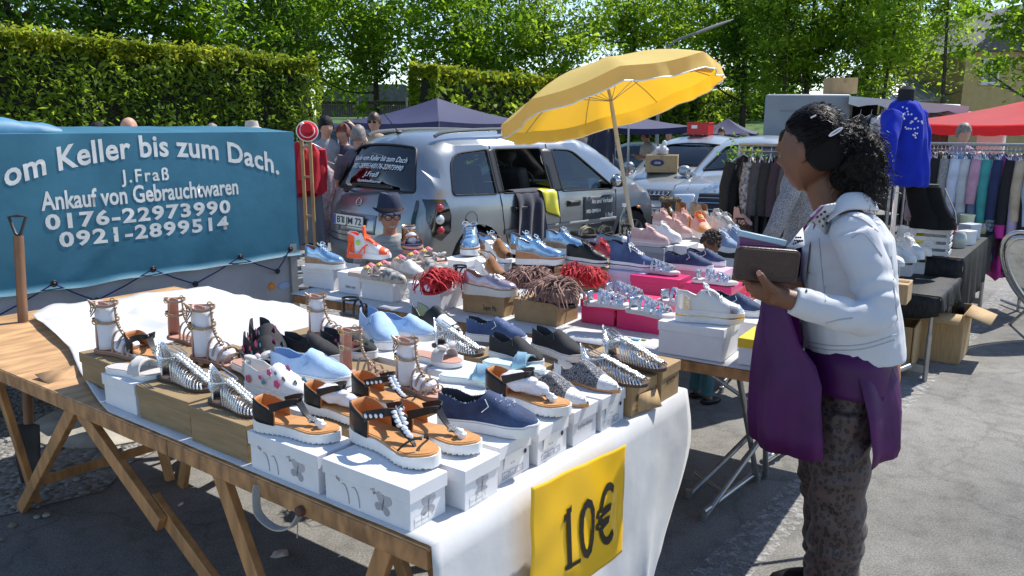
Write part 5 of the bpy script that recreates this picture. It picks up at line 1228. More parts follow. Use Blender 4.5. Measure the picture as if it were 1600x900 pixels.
def slip_on(up, lin, solem=wsole, frayed=True, decor=None, L=.262):
 def f(t):
  w = .044; zt = lambda x: .030+.004*(x > .9); zb = lambda x: .0 if x < .85 else (x-.85)*.03
  mb = MB(); sole(mb, L, w, zb, zt, g=1.07); mb.build('sole', solem, t)
  mb = MB(); sole(mb, L, w*1.002, lambda x: zt(x)-.006, lambda x: zt(x)-.003, g=1.085); mb.build('sole_line', mat('sole_edge', (.5, .5, .5), .6), t)
  base = lambda x: .027; H = lambda x: smooth([(.4, .085), (.55, .07), (.7, .052), (.85, .037), (.95, .026), (1, .012)], x); col = lambda x: smooth([(0, .066), (.1, .062), (.3, .046), (.42, .054), (.5, .07)], x)
  mb = MB(); upper(mb, L, w, base, H, col, .42); mb.build('upper', [up, lin], t, ang=60)
  mb = MB()
  for sg_ in (-1, 1):
   pts = [surf(L, base, H, .50-.0*q, pi/2+sg_*(.55+.5*q), w) for q in (0, .5, 1)]
   mb.tube([V((.0, sg_*.022, .088)), V((.012, sg_*.03, .072)), V((-.004, sg_*.037, .058))], .0016, 4)
  mb.build('gore_stitch', whitep if frayed else lin, t)
  if frayed:
   mb = MB(); rnd = random.Random(3)
   for _ in range(60):
    tt = rnd.uniform(.02, .42); sg_ = rnd.choice((-1, 1)); c = V(((tt-.5)*L, sg_*hw(tt, w)*.86, base(tt)+col(tt))); mb.tube([c, c+V((rnd.uniform(-.004, .004), rnd.uniform(-.003, .003), rnd.uniform(.001, .006)))], .0005, 3)
   for _ in range(26):
    tt = rnd.uniform(.6, .78); a = pi/2+rnd.uniform(-.7, .5); c = surf(L, base, H, tt, a, w, k=1.05); mb.tube([c, c+V((rnd.uniform(-.003, .003), rnd.uniform(-.012, .012), .001))], .0006, 3)
   mb.build('frayed_threads', mat('thread', (.45, .5, .58), .9), t)
  if decor == 'floral':
   mb = MB(); rnd = random.Random(5)
   for q in range(16):
    tt = rnd.uniform(.15, .9); sg_ = rnd.choice((-1, 1)); a = rnd.uniform(.35, 1.3); a = a if sg_ > 0 else pi-a
    c = surf(L, base, H, tt, a, w, k=1.03) if tt > .5 else V(((tt-.5)*L, sg_*hw(tt, w)*1.03, .03+rnd.uniform(.01, .04)))
    mi = rnd.choice((0, 0, 1, 2)); r = rnd.uniform(.006, .013)
    for j in range(5): mb.ell(c+V((cos(j*1.26)*r*.6, 0, sin(j*1.26)*r*.6)), (r*.55, .0012, r*.55), 6, 4, mi=mi)
   mb.build('flower_print', [mat('print_pink', (.6, .08, .2), .8), mat('print_teal', (.1, .3, .38), .8), mat('print_green', (.12, .25, .08), .8)], t)
 return f
kind('slip_navy', 'slip_on_shoe')(slip_on(denim_n, lin_d)); kind('slip_blue', 'slip_on_shoe')(slip_on(denim_b, mat('blue_lining', (.2, .3, .48), .9), frayed=False)); kind('slip_black', 'slip_on_shoe')(slip_on(denim_k, lin_d, frayed=False))
kind('slip_denim', 'slip_on_shoe')(slip_on(denim_m, lin_d)); kind('slip_floral', 'slip_on_shoe')(slip_on(floral_w, lin_w, frayed=False, decor='floral')); kind('slip_floral_black', 'slip_on_shoe')(slip_on(denim_k, lin_d, frayed=False, decor='floral'))
kind('red_patent', 'slip_on_shoe')(slip_on(mat('red_patent', (.5, .008, .012), .12, coat=1), lin_d, frayed=False)); kind('slip_white', 'slip_on_shoe')(slip_on(mat('white_leather', (.72, .72, .71), .4), lin_w, frayed=False))
def sneaker(up, lin, solem, lace, plat=.03, stripe=None, hi=0, L=.272, toe=None, trim=None):
 def f(t):
  w = .045; zt = lambda x: plat+.012*(1-x)*.8; zb = lambda x: 0 if x < .82 else (x-.82)*.06
  mb = MB(); sole(mb, L, w, zb, zt, g=1.08, teeth=0); mb.build('sole', solem, t)
  mb = MB(); sole(mb, L, w, lambda x: zb(x)-.001, lambda x: zb(x)+.006, g=1.05, teeth=44); mb.build('tread', solem if stripe is None else wsole, t)
  if stripe:
   mb = MB(); sole(mb, L, w, lambda x: zt(x)*.45+zb(x)*.4, lambda x: zt(x)*.45+zb(x)*.4+.009, g=1.10); mb.build('sole_stripe', stripe, t)
  base = lambda x: zt(x)-.003; H = lambda x: smooth([(.36, .1), (.5, .082), (.66, .06), (.8, .044), (.92, .034), (1, .014)], x); col = lambda x: smooth([(0, .074+hi), (.12, .07+hi), (.28, .054+hi), (.38, .082+hi), (.46, .085)], x)
  mb = MB(); upper(mb, L, w, base, H, col, .36, bl=.09); mb.build('upper', [up, lin], t, ang=60)
  mb = MB(); pts = [V(((tt-.5)*L, 0, base(tt)+H(tt)*1.04)) for tt in (.62, .54, .46, .40)]; pts += [V((-.115*L, 0, base(.4)+.115+hi))]
  mb.ribbon(crom(pts, 4), .034, .006, side=(0, 1, 0)); mb.build('tongue', trim or up, t, ang=180)
  mb = MB()
  for k in range(6 if not hi else 7):
   tt = .42+.045*k; z = base(tt)+H(tt)
   for sg_ in (-1, 1): mb.tube([V(((tt-.5)*L, sg_*.020, z*.985-.002)), V(((tt+.015-.5)*L, 0, z+.006)), V(((tt+.03-.5)*L, -sg_*.020, z*.97-.004))], .0028, 6)
  tt = .40; z = base(tt)+H(tt)
  for sg_ in (-1, 1):
   mb.tube(crom([(-.1*L, 0, z+.005), (-.08*L, sg_*.02, z+.012), (-.03*L, sg_*.036, z-.006), (-.06*L, sg_*.02, z-.002), (-.1*L, 0, z+.004)], 4), .0024, 5); mb.tube(crom([(-.1*L, 0, z+.004), (-.04*L, sg_*.03, z-.012), (0, sg_*.04, z-.03)], 4), .002, 5)
  mb.build('laces', lace, t)
  if toe or trim:
   mb = MB()
   for rr in (0,):
    rings = []
    for tt in (.80, .85, .9, .95, .985): rings.append([surf(L, base, H, tt, .05+(pi-.1)*k/10, w, k=1.035) for k in range(11)])
    mb.sheet(rings)
   mb.build('toe_cap', toe or trim, t)
   mb = MB(); mb.sheet([[surf(L, base, lambda x: col(x), tt, .02+.0*k, w, k=1.05)+V((0, 0, col(tt)*k/5*.9)) for k in range(6)] for tt in (.015, .06, .12, .2)]); mb.build('heel_tab', trim or toe, t); mb = MB(); mb.sheet([[V(((tt-.5)*L, -hw(tt, w)*1.04, base(tt)+col(tt)*k/5*.9)) for k in range(6)] for tt in (.015, .06, .12, .2)]); mb.build('heel_tab', trim or toe, t)
 return f
w_lea = mat('white_leather', (.72, .72, .71), .4, var=.03); pk = mat('pale_pink_suede', (.58, .36, .34), .7, var=.1, vscale=20); pk2 = mat('salmon_cloth', (.66, .36, .3), .7, var=.1, vscale=20); orng = mat('neon_orange', (.9, .1, .02), .5); lace_w = mat('white_lace', (.75, .75, .75), .9); lace_k = mat('black_lace', (.02, .02, .02), .9)
lace_o = mat('neon_lace', (.9, .13, .03), .8); greyl = mat('grey_lace', (.3, .3, .3), .9)
kind('snk_white_gold', 'sneaker')(sneaker(w_lea, lin_w, wsole, lace_w, .048, goldm, toe=mat('silver_toe', (.6, .6, .6), .25, .8), trim=None)); kind('snk_pink', 'sneaker')(sneaker(pk, lin_w, mat('pink_sole', (.66, .5, .5), .6), mat('pink_lace', (.66, .45, .42), .9), .042, wsole))
kind('snk_white', 'sneaker')(sneaker(w_lea, lin_w, wsole, lace_w, .036)); kind('snk_salmon', 'sneaker')(sneaker(pk2, pk, mat('pink_sole', 0), mat('pink_lace', 0), .04, hi=.02)); kind('snk_black', 'sneaker')(sneaker(blk, lin_d, wsole, lace_k, .044, blk)); kind('snk_red', 'sneaker')(sneaker(mat('red_patent', 0), lin_d, wsole, mat('red_lace', (.4, .02, .03), .8), .03))
kind('snk_hi', 'high_top_sneaker')(sneaker(denim_m, lin_d, wsole, lace_w, .038, denim_n, hi=.045)); kind('snk_orange', 'sneaker')(sneaker(pk2, pk, wsole, lace_o, .035, trim=mat('orange_trim', (.7, .28, .06), .5))); kind('snk_grey', 'sneaker')(sneaker(mat('offwhite_mesh', (.6, .57, .53), .8, var=.08, vscale=40), lin_w, wsole, greyl, .036)); kind('snk_denim_pale', 'sneaker')(sneaker(denim('grey_denim', (.12, .2, .36), (.3, .38, .5)), lin_w, wsole, lace_w, .034))
@kind('snk_neon', 'high_top_sneaker')
def _(t):
 sneaker(w_lea, orng, mat('white_sole', 0), lace_o, .03, hi=.05, trim=orng)(t)
 mb = MB()
 for sg_ in (-1, 1):
  mb.ribbon([(-.10, sg_*.046, .10), (-.12, sg_*.05, .05), (-.11, sg_*.053, .012)], .012, .004, side=(1, 0, 0)); mb.ribbon([(-.05, sg_*.046, .035), (-.02, sg_*.046, .07), (.01, sg_*.04, .09)], .009, .003, side=(1, 0, 0)); mb.ribbon([(-.012, sg_*.047, .034), (-.01, sg_*.046, .075)], .008, .003, side=(1, 0, 0))
 mb.build('orange_strap', orng, t)
 for sg_ in (-1, 1):
  mb = MB(); mb.ell((-.055, sg_*.042, .098), (.013, .003, .017), 10, 6); mb.build('green_badge', mat('neon_green', (.35, .6, .05), .5), t)
  mb = MB(); mb.box((-.075, sg_*.054, .018), (.1, .004, .026)); h = mb.build('orange_tag', orng, t)
def oxford(t, wedge=wedge_t):
 L = .262; w = .046; zt = lambda x: smooth([(0, .075), (.3, .068), (.6, .045), (1, .045)], x); zm = lambda x: .034+.0*x
 mb = MB(); sole(mb, L, w, lambda x: 0 if x < .8 else (x-.8)*.05, lambda x: .034+.02*max(0, x-.8), g=1.1, teeth=36); mb.build('sole', wsole, t)
 mb = MB(); sole(mb, L, w, lambda x: .033+.02*max(0, x-.8), zt, g=1.06); mb.build('wedge', wedge, t)
 mb = MB(); sole(mb, L, w, lambda x: zt(x)-.001, lambda x: zt(x)+.004, g=1.09); mb.build('welt', mat('welt', (.5, .42, .33), .6), t)
 base = lambda x: zt(x)+.003; H = lambda x: smooth([(.36, .086), (.5, .072), (.66, .052), (.82, .04), (.93, .03), (1, .012)], x); col = lambda x: smooth([(0, .066), (.12, .06), (.28, .045), (.38, .07), (.46, .076)], x)
 mb = MB(); upper(mb, L, w, base, H, col, .35, bl=.09); mb.build('upper', [met_blue, lin_b], t, ang=60)
 mb = MB()
 for k in range(4):
  tt = .42+.05*k; z = base(tt)+H(tt)
  for sg_ in (-1, 1): mb.tube([V(((tt-.5)*L, sg_*.016, z*.99)), V(((tt-.5+.02)*L, 0, z+.004)), V(((tt+.03-.5)*L, -sg_*.016, z*.97))], .002, 5)
 z = base(.4)+H(.4)
 for sg_ in (-1, 1): mb.tube(crom([(-.1*L, 0, z), (-.13*L, sg_*.025, z+.014), (-.06*L, sg_*.038, z+.002), (-.07*L, sg_*.02, z), (-.1*L, 0, z)], 4), .002, 5); mb.tube(crom([(-.1*L, 0, z), (-.02*L, sg_*.03, z-.012), (.0, sg_*.042, z-.04)], 4), .0018, 5)
 mb.build('laces', mat('blue_lace', (.35, .48, .62), .6), t)
 mb = MB()
 for tt in (.70, .74): mb.tube([surf(L, base, H, tt+.03*sin(a_)*1, a_, w, k=1.03) for a_ in [pi*k/14 for k in range(1, 14)]], .0012, 4)
 mb.build('brogue_seam', mat('seam_blue', (.18, .3, .48), .4, .5), t)
kind('oxford', 'platform_shoe')(lambda t: oxford(t)); kind('oxford_tan', 'platform_shoe')(lambda t: oxford(t, wedge_o))
@kind('bronze_platform', 'platform_sandal')
def _(t):
 L = .25; w = .048; brz = mat('bronze_leather', (.42, .2, .1), .25, .7, var=.2, vscale=20)
 for z0, z1, m_, nm, tee in ((0, .02, wedge_o, 'sole', 30), (.02, .028, denim_n, 'sole_stripe', 0), (.028, .04, mat('coral_foam', (.6, .25, .18), .7), 'midsole', 0), (.04, .05, denim_n, 'sole_stripe', 0)):
  mb = MB(); sole(mb, L, w, lambda x: z0, lambda x: z1, g=1.08, teeth=tee); mb.build(nm, m_, t)
 base = lambda x: .05
 for t0, hg, sw in ((.78, .04, .04), (.6, .06, .03)):
  mb = MB(); arcstrap(mb, L, w, base, t0, t0, hg, sw, .004); mb.build('band', brz, t)
 tissue((.04, 0, .07), (.05, .032, .03), 'tissue', t, 2)
 mb = MB(); mb.sheet([[V(((.5-1)*L+.02*sin(a_)+.0, .034*cos(a_), .05+.07*k/3)) for k in range(4)] for a_ in [pi*.5+pi*(j/8) for j in range(9)]]) if False else None
 mb = MB(); mb.sheet([[V((-.105+.02*(1-sin(a_)), .033*cos(a_), .05+.075*k/3)) for k in range(4)] for a_ in [pi*j/8 for j in range(9)]]); mb.build('heel_counter', brz, t, solid=.003)
 mb = MB(); mb.tube([V((-.05+.055*cos(a_), .033*sin(a_), .118)) for a_ in [2*pi*k/20 for k in range(20)]], .005, 6, True); mb.build('ankle_strap', silverl, t)
def thong(jewel=False, tiss=False, L=.26):
 def f(t):
  w = .046; zt = lambda x: smooth([(0, .036), (.4, .03), (.8, .026), (1, .03)], x)
  mb = MB(); sole(mb, L, w, lambda x: .0015*sin(x*2*pi*17)+.0015+(.012*max(0, x-.8)), zt, g=1.05, teeth=70); mb.build('sole', wsole, t)
  mb = MB(); sole(mb, L, w, lambda x: zt(x)-.002, lambda x: zt(x)+.004, g=.97); mb.build('insole', tan_in, t)
  mb = MB(); sole(mb, L, w, lambda x: zt(x)+.002, lambda x: zt(x)+.0055, g=.86); mb.build('footbed', tan_in, t)
  base = lambda x: zt(x)+.001
  mb = MB(); cols = []
  for j in range(13):
   q = -1+2*j/12; tt = .30*q*q+.012; sgn = 1 if q > 0 else -1; y = hw(tt, w)*1.0*(sgn if abs(q) > .03 else 0)*(1 if abs(q) > .15 else abs(q)/.15)
   top = .058-.022*abs(q)**3; cols.append([V(((tt-.5)*L-.0, y*(1-.06*k/4), base(tt)-.003+top*k/4)) for k in range(5)])
  mb.sheet(cols); mb.build('heel_counter', blk, t, solid=.0018)
  mb = MB(); mb.sheet([[p*1.0+V((.0025, -.003*(1 if p.y > 0 else -1)*(abs(p.y) > .005), .0005)) for p in c_] for c_ in cols]); mb.build('lining', tan_lin, t, solid=.0015)
  for sg_ in (-1, 1):
   tt = .27; pts = crom([V(((tt-.5)*L, sg_*hw(tt, w)*.95, base(tt)+.042)), V((-.03, sg_*.036, base(.4)+.056)), V((.002, sg_*.024, base(.45)+.066)), V((.012, sg_*.004, base(.5)+.064))], 5)
   mb = MB(); mb.ribbon(pts, [.024, .024, .023, .022, .021, .021, .02, .02, .02, .02, .02, .02, .02, .02, .02, .02][:len(pts)], .0028, side=(.35, 0, 1)); mb.build('ankle_band', blk, t)
  cen = crom([V((.008, 0, base(.5)+.066)), V((.022, 0, base(.6)+.046)), V((.038, 0, base(.65)+.028)), V((.058, 0, base(.72)+.016)), V((.07, .0, base(.75)+.004))], 5)
  mb = MB(); mb.ribbon(cen, [lerp(.028, .006, i/(len(cen)-1)) for i in range(len(cen))], .003, side=(0, 1, 0)); mb.build('centre_strap', blk, t)
  if jewel:
   mb = MB(); arcs = [[V(((.74-.5)*L+.035*q, .042*(1-q*.9)*sg_, base(.7)+.001+.03*sin(pi*min(1, q*.55+.05)))) for q in [k/8 for k in range(9)]] for sg_ in (-1, 1)]
   for a_ in arcs: mb.ribbon(list(reversed(a_)), .006, .003)
   mb.build('toe_strap', blk, t)
   mb = MB()
   for i, p in enumerate(cen[1:15]):
    r = (.0075, .005)[i % 2]; q = p+V((.002, 0, .004))
    if i < 7:
     for sg_ in (-1, 1): mb.ell(q+V((0, sg_*r*1.1, 0)), (r, r*.9, r*.6), 8, 6)
    else: mb.ell(q, (r*1.2, r, r*.7), 8, 6)
   for sg_ in (-1, 1):
    for k in range(4): mb.ell(V((-.045+.014*k, sg_*(.039-.003*k), base(.4)+.05+.003*k)), (.0055, .003, .0055), 8, 6)
   mb.build('jewels', crystal, t)
  else:
   mb = MB(); rnd = random.Random(2)
   for _ in range(34):
    v = V((rnd.gauss(0, 1), rnd.gauss(0, 1), rnd.gauss(0, 1))).normalized(); mb.ell(V((.05, 0, base(.7)+.022))+V((v.x*.012, v.y*.009, v.z*.008)), .0032, 6, 4)
   mb.build('glitter_ball', silverl, t)
   mb = MB()
   for k, (x, y, z) in enumerate(((.070, .006, .013), (.083, -.004, .012), (.076, -.008, .020))): mb.box((x, y, base(.75)+z), (.017, .016, .018), M=Matrix.Rotation(.5+k, 3, 'Z')@Matrix.Rotation(.3*k, 3, 'X'))
   mb.build('foam_cubes', foam, t, bevel=.003)
  if tiss: tissue((-.03, 0, .068), (.06, .03, .028), 'tissue', t, 3, n=24); tissue((.02, .004, .058), (.045, .02, .02), 'tissue', t, 6)
 return f
kind('thong', 'thong_sandal', 'sandal')(thong()); kind('thong_jewel', 'thong_sandal', 'sandal')(thong(True)); kind('thong_tissue', 'thong_sandal', 'sandal')(thong(False, True))
def gladiator(filled=True, L=.24):
 def f(t):
  w = .041; zt = lambda x: .014; base = zt; cx = -.065
  mb = MB(); sole(mb, L, w, lambda x: 0, lambda x: .010, g=1.04); mb.build('sole', mat('nude_sole', (.3, .16, .11), .6), t)
  mb = MB(); mb.lathe([(.030, 0), (.030, .008)], 14, (-.09, 0, -.006)) if False else mb.ell((0, 0, -.5), .001, 4, 3)
  mb = MB(); sole(mb, L, w, lambda x: .0095, zt, g=.99); mb.build('insole', pinkl, t)
  mb = MB(); cols = []
  for j in range(9):
   q = -1+2*j/8; y = .028*q; x = -.118+.03*q*q; cols.append([V((x+.012*(k/6)**2, y*(1-.25*(k/6)), .012+.165*(k/6)*(1-.06*q*q))) for k in range(7)])
  mb.sheet(cols); mb.build('heel_counter', pinkl, t, solid=.003)
  def loop(z, rx, ry, xx): return [V((xx+rx*cos(a_), ry*sin(a_), z+.004*sin(a_*2))) for a_ in [2*pi*k/24 for k in range(25)]]
  for z, rx in ((.115, .047), (.172, .050)):
   mb = MB(); mb.ribbon(loop(z, rx, .036, -.068), .009, .0028, side=(0, 0, 1)); st_ = mb.build('ankle_strap', gold, t)
   mb = MB(); mb.tube([V((-.075+.012*cos(a_), -.038, z+.009*sin(a_))) for a_ in [2*pi*k/12 for k in range(12)]], .002, 5, True); mb.tube([V((-.075+.012*cos(a_), .038, z+.009*sin(a_))) for a_ in [2*pi*k/12 for k in range(12)]], .002, 5, True); b_ = mb.build('buckle', goldm, t); b_.parent = st_
  cen = crom([V((-.02, 0, .176)), V((-.018, 0, .12)), V((-.01, 0, .095)), V((.018, 0, .062)), V((.05, 0, .040)), V((.076, 0, .020))], 6)
  mb = MB(); mb.tube(cen, .0042, 6)
  for i, p in enumerate(cen):
   if i % 2 == 0: mb.ell(p+V((.003, 0, .002)), (.0052, .006, .0052), 7, 5)
  mb.build('chain_strap', gold, t)
  for t0, t1, hg in ((.42, .50, .068), (.54, .62, .056), (.67, .74, .044), (.78, .74, .028)):
   mb = MB(); arcstrap(mb, L, w, base, t0, t0, hg, .009, .0026, k=1.0); mb.build('cross_strap', gold, t)
  if filled:
   mb = MB(); rings = []
   for k in range(9):
    z = .018+.15*k/8; rings.append([V((-.068+(.036-.004*sin(k*.8))*cos(a_), .028*sin(a_), z+.004*noise.noise(V((a_, k, 3))))) for a_ in [2*pi*j/20 for j in range(20)]])
   mb.loft(rings, False); mb.build('paper_roll', mat('paper_white', (.72, .72, .76), .7, var=.03), t, solid=.001)
   tissue((.012, 0, .032), (.056, .030, .026), 'tissue', t, 1, n=26)
   mb = MB()
   for k in range(3): mb.tube(crom([(-.1+.01*k, -.03, .178), (-.095, -.04, .19), (-.08+.012*k, -.042, .17), (-.085, -.043, .15-.008*k)], 4), .0022, 5)
   mb.build('loose_tie', gold, t)
 return f
kind('glad', 'caged_sandal', 'sandal')(gladiator()); kind('glad_empty', 'caged_sandal', 'sandal')(gladiator(False))
@kind('fishbone', 'fishbone_sandal', 'sandal')
def _(t):
 L = .252; w = .043; base = lambda x: .012
 mb = MB(); sole(mb, L, w, lambda x: 0, lambda x: .012, g=1.03); mb.build('sole', mat('dark_insole', (.07, .045, .04), .55, var=.1), t)
 mb = MB(); cols = []
 for j in range(9):
  q = -1+2*j/8; cols.append([V((-.118+.035*q*q-.008*(k/5)**1.5, .030*q*(1-.35*k/5), .011+(.108-.05*abs(q)**2)*k/5)) for k in range(6)])
 mb.sheet(cols); mb.build('heel_counter', silverl, t, solid=.0035)
 def Hc(tt): return smooth([(.3, .07), (.45, .058), (.6, .044), (.75, .030), (.9, .016)], tt)
 mb = MB()
 for k in range(14):
  tt = .36+.043*k
  for sg_ in (-1, 1):
   pts = [V(((tt-.5)*L+.022*(1-q)**1.2-.012, sg_*hw(tt, w)*(1.02*cos(q*pi/2)**.7), base(0)+Hc(tt)*sin(q*pi/2)**.8)) for q in (0, .2, .4, .6, .8, .95)]
   mb.ribbon(pts, [.0035, .0045, .006, .006, .005, .004], .0022, side=(1, 0, .2))
 mb.build('ribs', silverl, t); t.children[-1]['kind'] = 'stuff'
 mb = MB(); cen = [V(((tt-.5)*L+.008, 0, base(0)+Hc(tt)*1.03)) for tt in [.30+.6*k/26 for k in range(27)]]
 for i, p in enumerate(cen):
  for sg_ in (-1, 1): mb.ell(p+V((0, sg_*.0075+.003*(i % 2), .001)), (.007, .0062, .0042), 7, 5)
 mb.ribbon(cen, .022, .003, side=(0, 1, 0)); mb.build('braid', mat('silver_braid', (.66, .66, .62), .3, .6, bump=.3, bscale=150), t)
 mb = MB()
 for sg_ in (-1, 1):
  for k in range(5): mb.tube(crom([(-.114+.003*k, sg_*.022, .055+.013*k), (-.07, sg_*(.036+.002*k), .048+.008*k), (-.045+.006*k, sg_*.022, .075+.002*k)], 5), .0021, 5)
 mb.build('ankle_cords', silverl, t)
def slide(bandm, sole_m, ins, bow=False, two=True, flower=False, L=.25, glit=False):
 def f(t):
  w = .046; zt = lambda x: .020
  mb = MB(); sole(mb, L, w, lambda x: 0 if x < .85 else (x-.85)*.05, zt, g=1.05); mb.build('sole', sole_m, t)
  mb = MB(); sole(mb, L, w, lambda x: .019, lambda x: .0235, g=.95); mb.build('insole', ins, t)
  base = lambda x: .016
  mb = MB(); arcstrap(mb, L, w, base, .66, .66, .048, .055, .004, k=1.03); mb.build('band', bandm, t)
  if two: mb = MB(); arcstrap(mb, L, w, base, .5, .74, .052, .035, .004, k=1.06); mb.build('band', bandm, t)
  if flower:
   rnd = random.Random(4)
   for c, r, m_ in ((V((.04, .012, .07)), .022, 'rose_pink'), (V((.045, -.02, .064)), .017, 'rose_yellow'), (V((.018, .03, .058)), .012, 'rose_green')):
    mb = MB()
    for ring in range(3):
     for k in range(5+ring):
      a_ = 6.28*k/(5+ring)+ring; rr = r*(.25+.36*ring); mb.ell(c+V((cos(a_)*rr, sin(a_)*rr, r*(.5-.22*ring))), (r*.42, r*.42, r*.26), 7, 5, M=Matrix.Rotation(.6, 3, V((-sin(a_), cos(a_), 0))))
    mb.build('flower', mat(m_, {'rose_pink': (.68, .16, .22), 'rose_yellow': (.72, .5, .12), 'rose_green': (.22, .25, .08)}[m_], .7, var=.35, vscale=60), t)
  if bow:
   mb = MB(); mb.ell((.05, 0, .07), (.013, .01, .01), 10, 6)
   for sg_ in (-1, 1): mb.ell((.05+.004, sg_*.026, .072), (.018, .022, .010), 10, 7, M=Matrix.Rotation(sg_*.35, 3, 'X'))
   mb.build('bow', bandm, t)
 return f
kind('slide_white', 'slide_sandal', 'sandal')(slide(mat('grey_suede', (.52, .5, .48), .8), wsole, mat('grey_insole', (.5, .47, .45), .7))); kind('slide_grey', 'slide_sandal', 'sandal')(slide(mat('grey_suede', 0), wsole, pinkl, bow=True, two=False))
mir = mat('mirror_blue', (.42, .62, .68), .16, .55, var=.1, vscale=12)
kind('slide_blue', 'slide_sandal', 'sandal')(slide(mir, mat('ice_sole', (.58, .68, .7), .5), mat('ice_insole', (.52, .64, .68), .5)))
kind('slide_flower', 'flower_sandal', 'sandal')(slide(mat('beige_leather', (.5, .42, .38), .6), mat('greige_sole', (.45, .4, .36), .7), mat('greige_insole', (.4, .33, .28), .7), two=False, flower=True))
kind('slide_stripe', 'slide_sandal', 'sandal')(slide(mat('stripe_band', (.02, .02, .02), .6, col2=(.55, .48, .3), vscale=2.4, stretch=(60, 1, 1), detail=0), blk, dsole))
@kind('strappy_silver', 'strappy_sandal', 'sandal')
def _(t):
 L = .25; w = .045; base = lambda x: .016; gl = mat('holo_silver', (.62, .62, .64), .16, .85, col2=(.4, .5, .62), vscale=90, bump=.4, bscale=160)
 mb = MB(); sole(mb, L, w, lambda x: 0 if x < .85 else (x-.85)*.05, lambda x: .018, g=1.05); mb.build('sole', mat('blush_sole', (.62, .52, .52), .6), t)
 mb = MB(); sole(mb, L, w, lambda x: .0175, lambda x: .021, g=.96); mb.build('insole', mat('pearl_insole', (.6, .58, .58), .4), t)
 for t0, t1, hg, sw in ((.80, .72, .032, .015), (.70, .80, .036, .015), (.58, .66, .046, .016), (.64, .52, .05, .016), (.40, .46, .062, .018), (.33, .33, .07, .016)):
  mb = MB(); arcstrap(mb, L, w, base, t0, t1, hg, sw, .003, k=1.02); mb.build('strap', gl, t)
 mb = MB(); rnd = random.Random(8)
 for _ in range(60):
  tt = rnd.uniform(.35, .82); a_ = rnd.uniform(.5, 2.6); mb.ell(V(((tt-.5)*L, hw(tt, w)*cos(a_), base(0)+(.085-.06*tt)*1.0*sin(a_)+.004)), .0034, 6, 4)
 mb.build('rhinestones', crystal, t); t.children[-1]['kind'] = 'stuff'
 mb = MB(); mb.sheet([[V((-.108+.02*(1-sin(a_)), .032*cos(a_), .018+.05*k/3)) for k in range(4)] for a_ in [pi*j/8 for j in range(9)]]); mb.build('heel_counter', gl, t, solid=.003)
@kind('glitter_pump', 'pointed_flat')
def _(t):
 L = .268; w = .043; zt = lambda x: .012; base = lambda x: .010
 mb = MB(); sole(mb, L, w, lambda x: .004*max(0, x-.6), lambda x: .011+.004*max(0, x-.6), WP, g=1.02); mb.build('sole', tan_in, t)
 gm = mat('black_glitter', (.02, .02, .024), .35, .3, col2=(.3, .3, .32), vscale=190, detail=1, bump=.5, bscale=400)
 H = lambda x: smooth([(.32, .088), (.5, .074), (.65, .055), (.8, .037), (.93, .026), (1, .010)], x); col = lambda x: smooth([(0, .056), (.12, .05), (.25, .034), (.33, .06), (.42, .075)], x)
 mb = MB(); upper(mb, L, w, base, H, col, .33, WP, bl=.09); mb.build('upper', [gm, lin_w], t, ang=60)
 mb = MB(); mb.sheet([[surf(L, base, H, tt, .0+pi*k/14, w, WP, 1.03) for k in range(15)] for tt in (.745, .78, .83, .88, .93, .97, .993)]); mb.build('toe_cap', mat('silver_toe_cap', (.66, .67, .68), .35, .35, var=.1, vscale=120, bump=.5, bscale=260), t)
 mb = MB(); mb.sheet([[V(((tt-.5)*L, sg_*hw(tt, w, WP)*1.03, .012+.05*k/4)) for k in range(5)] for sg_, tts in ((1, (.0, .05, .1, .17)),) for tt in tts]); mb.sheet([[V(((tt-.5)*L, -hw(tt, w, WP)*1.03, .012+.05*k/4)) for k in range(5)] for tt in (0, .05, .1, .17)]); mb.build('heel_panel', mat('silver_toe_cap', 0), t)
@kind('mule_bw', 'pointed_flat')
def _(t):
 L = .262; w = .042; base = lambda x: .010
 mb = MB(); sole(mb, L, w, lambda x: 0, lambda x: .011, WP); mb.build('sole', tan_in, t)
 H = lambda x: smooth([(.32, .09), (.5, .07), (.65, .05), (.8, .035), (.93, .025), (1, .010)], x); col = lambda x: smooth([(0, .07), (.12, .06), (.25, .03), (.33, .055), (.42, .075)], x)
 mb = MB(); upper(mb, L, w, base, H, col, .33, WP, bl=.09); mb.build('upper', [blk, mat('sage_lining', (.3, .33, .24), .8)], t, ang=60)
 mb = MB(); mb.sheet([[surf(L, base, H, tt, pi*k/14, w, WP, 1.03) for k in range(15)] for tt in (.6, .7, .8, .9, .97, .993)]); mb.build('toe_cap', w_lea, t)
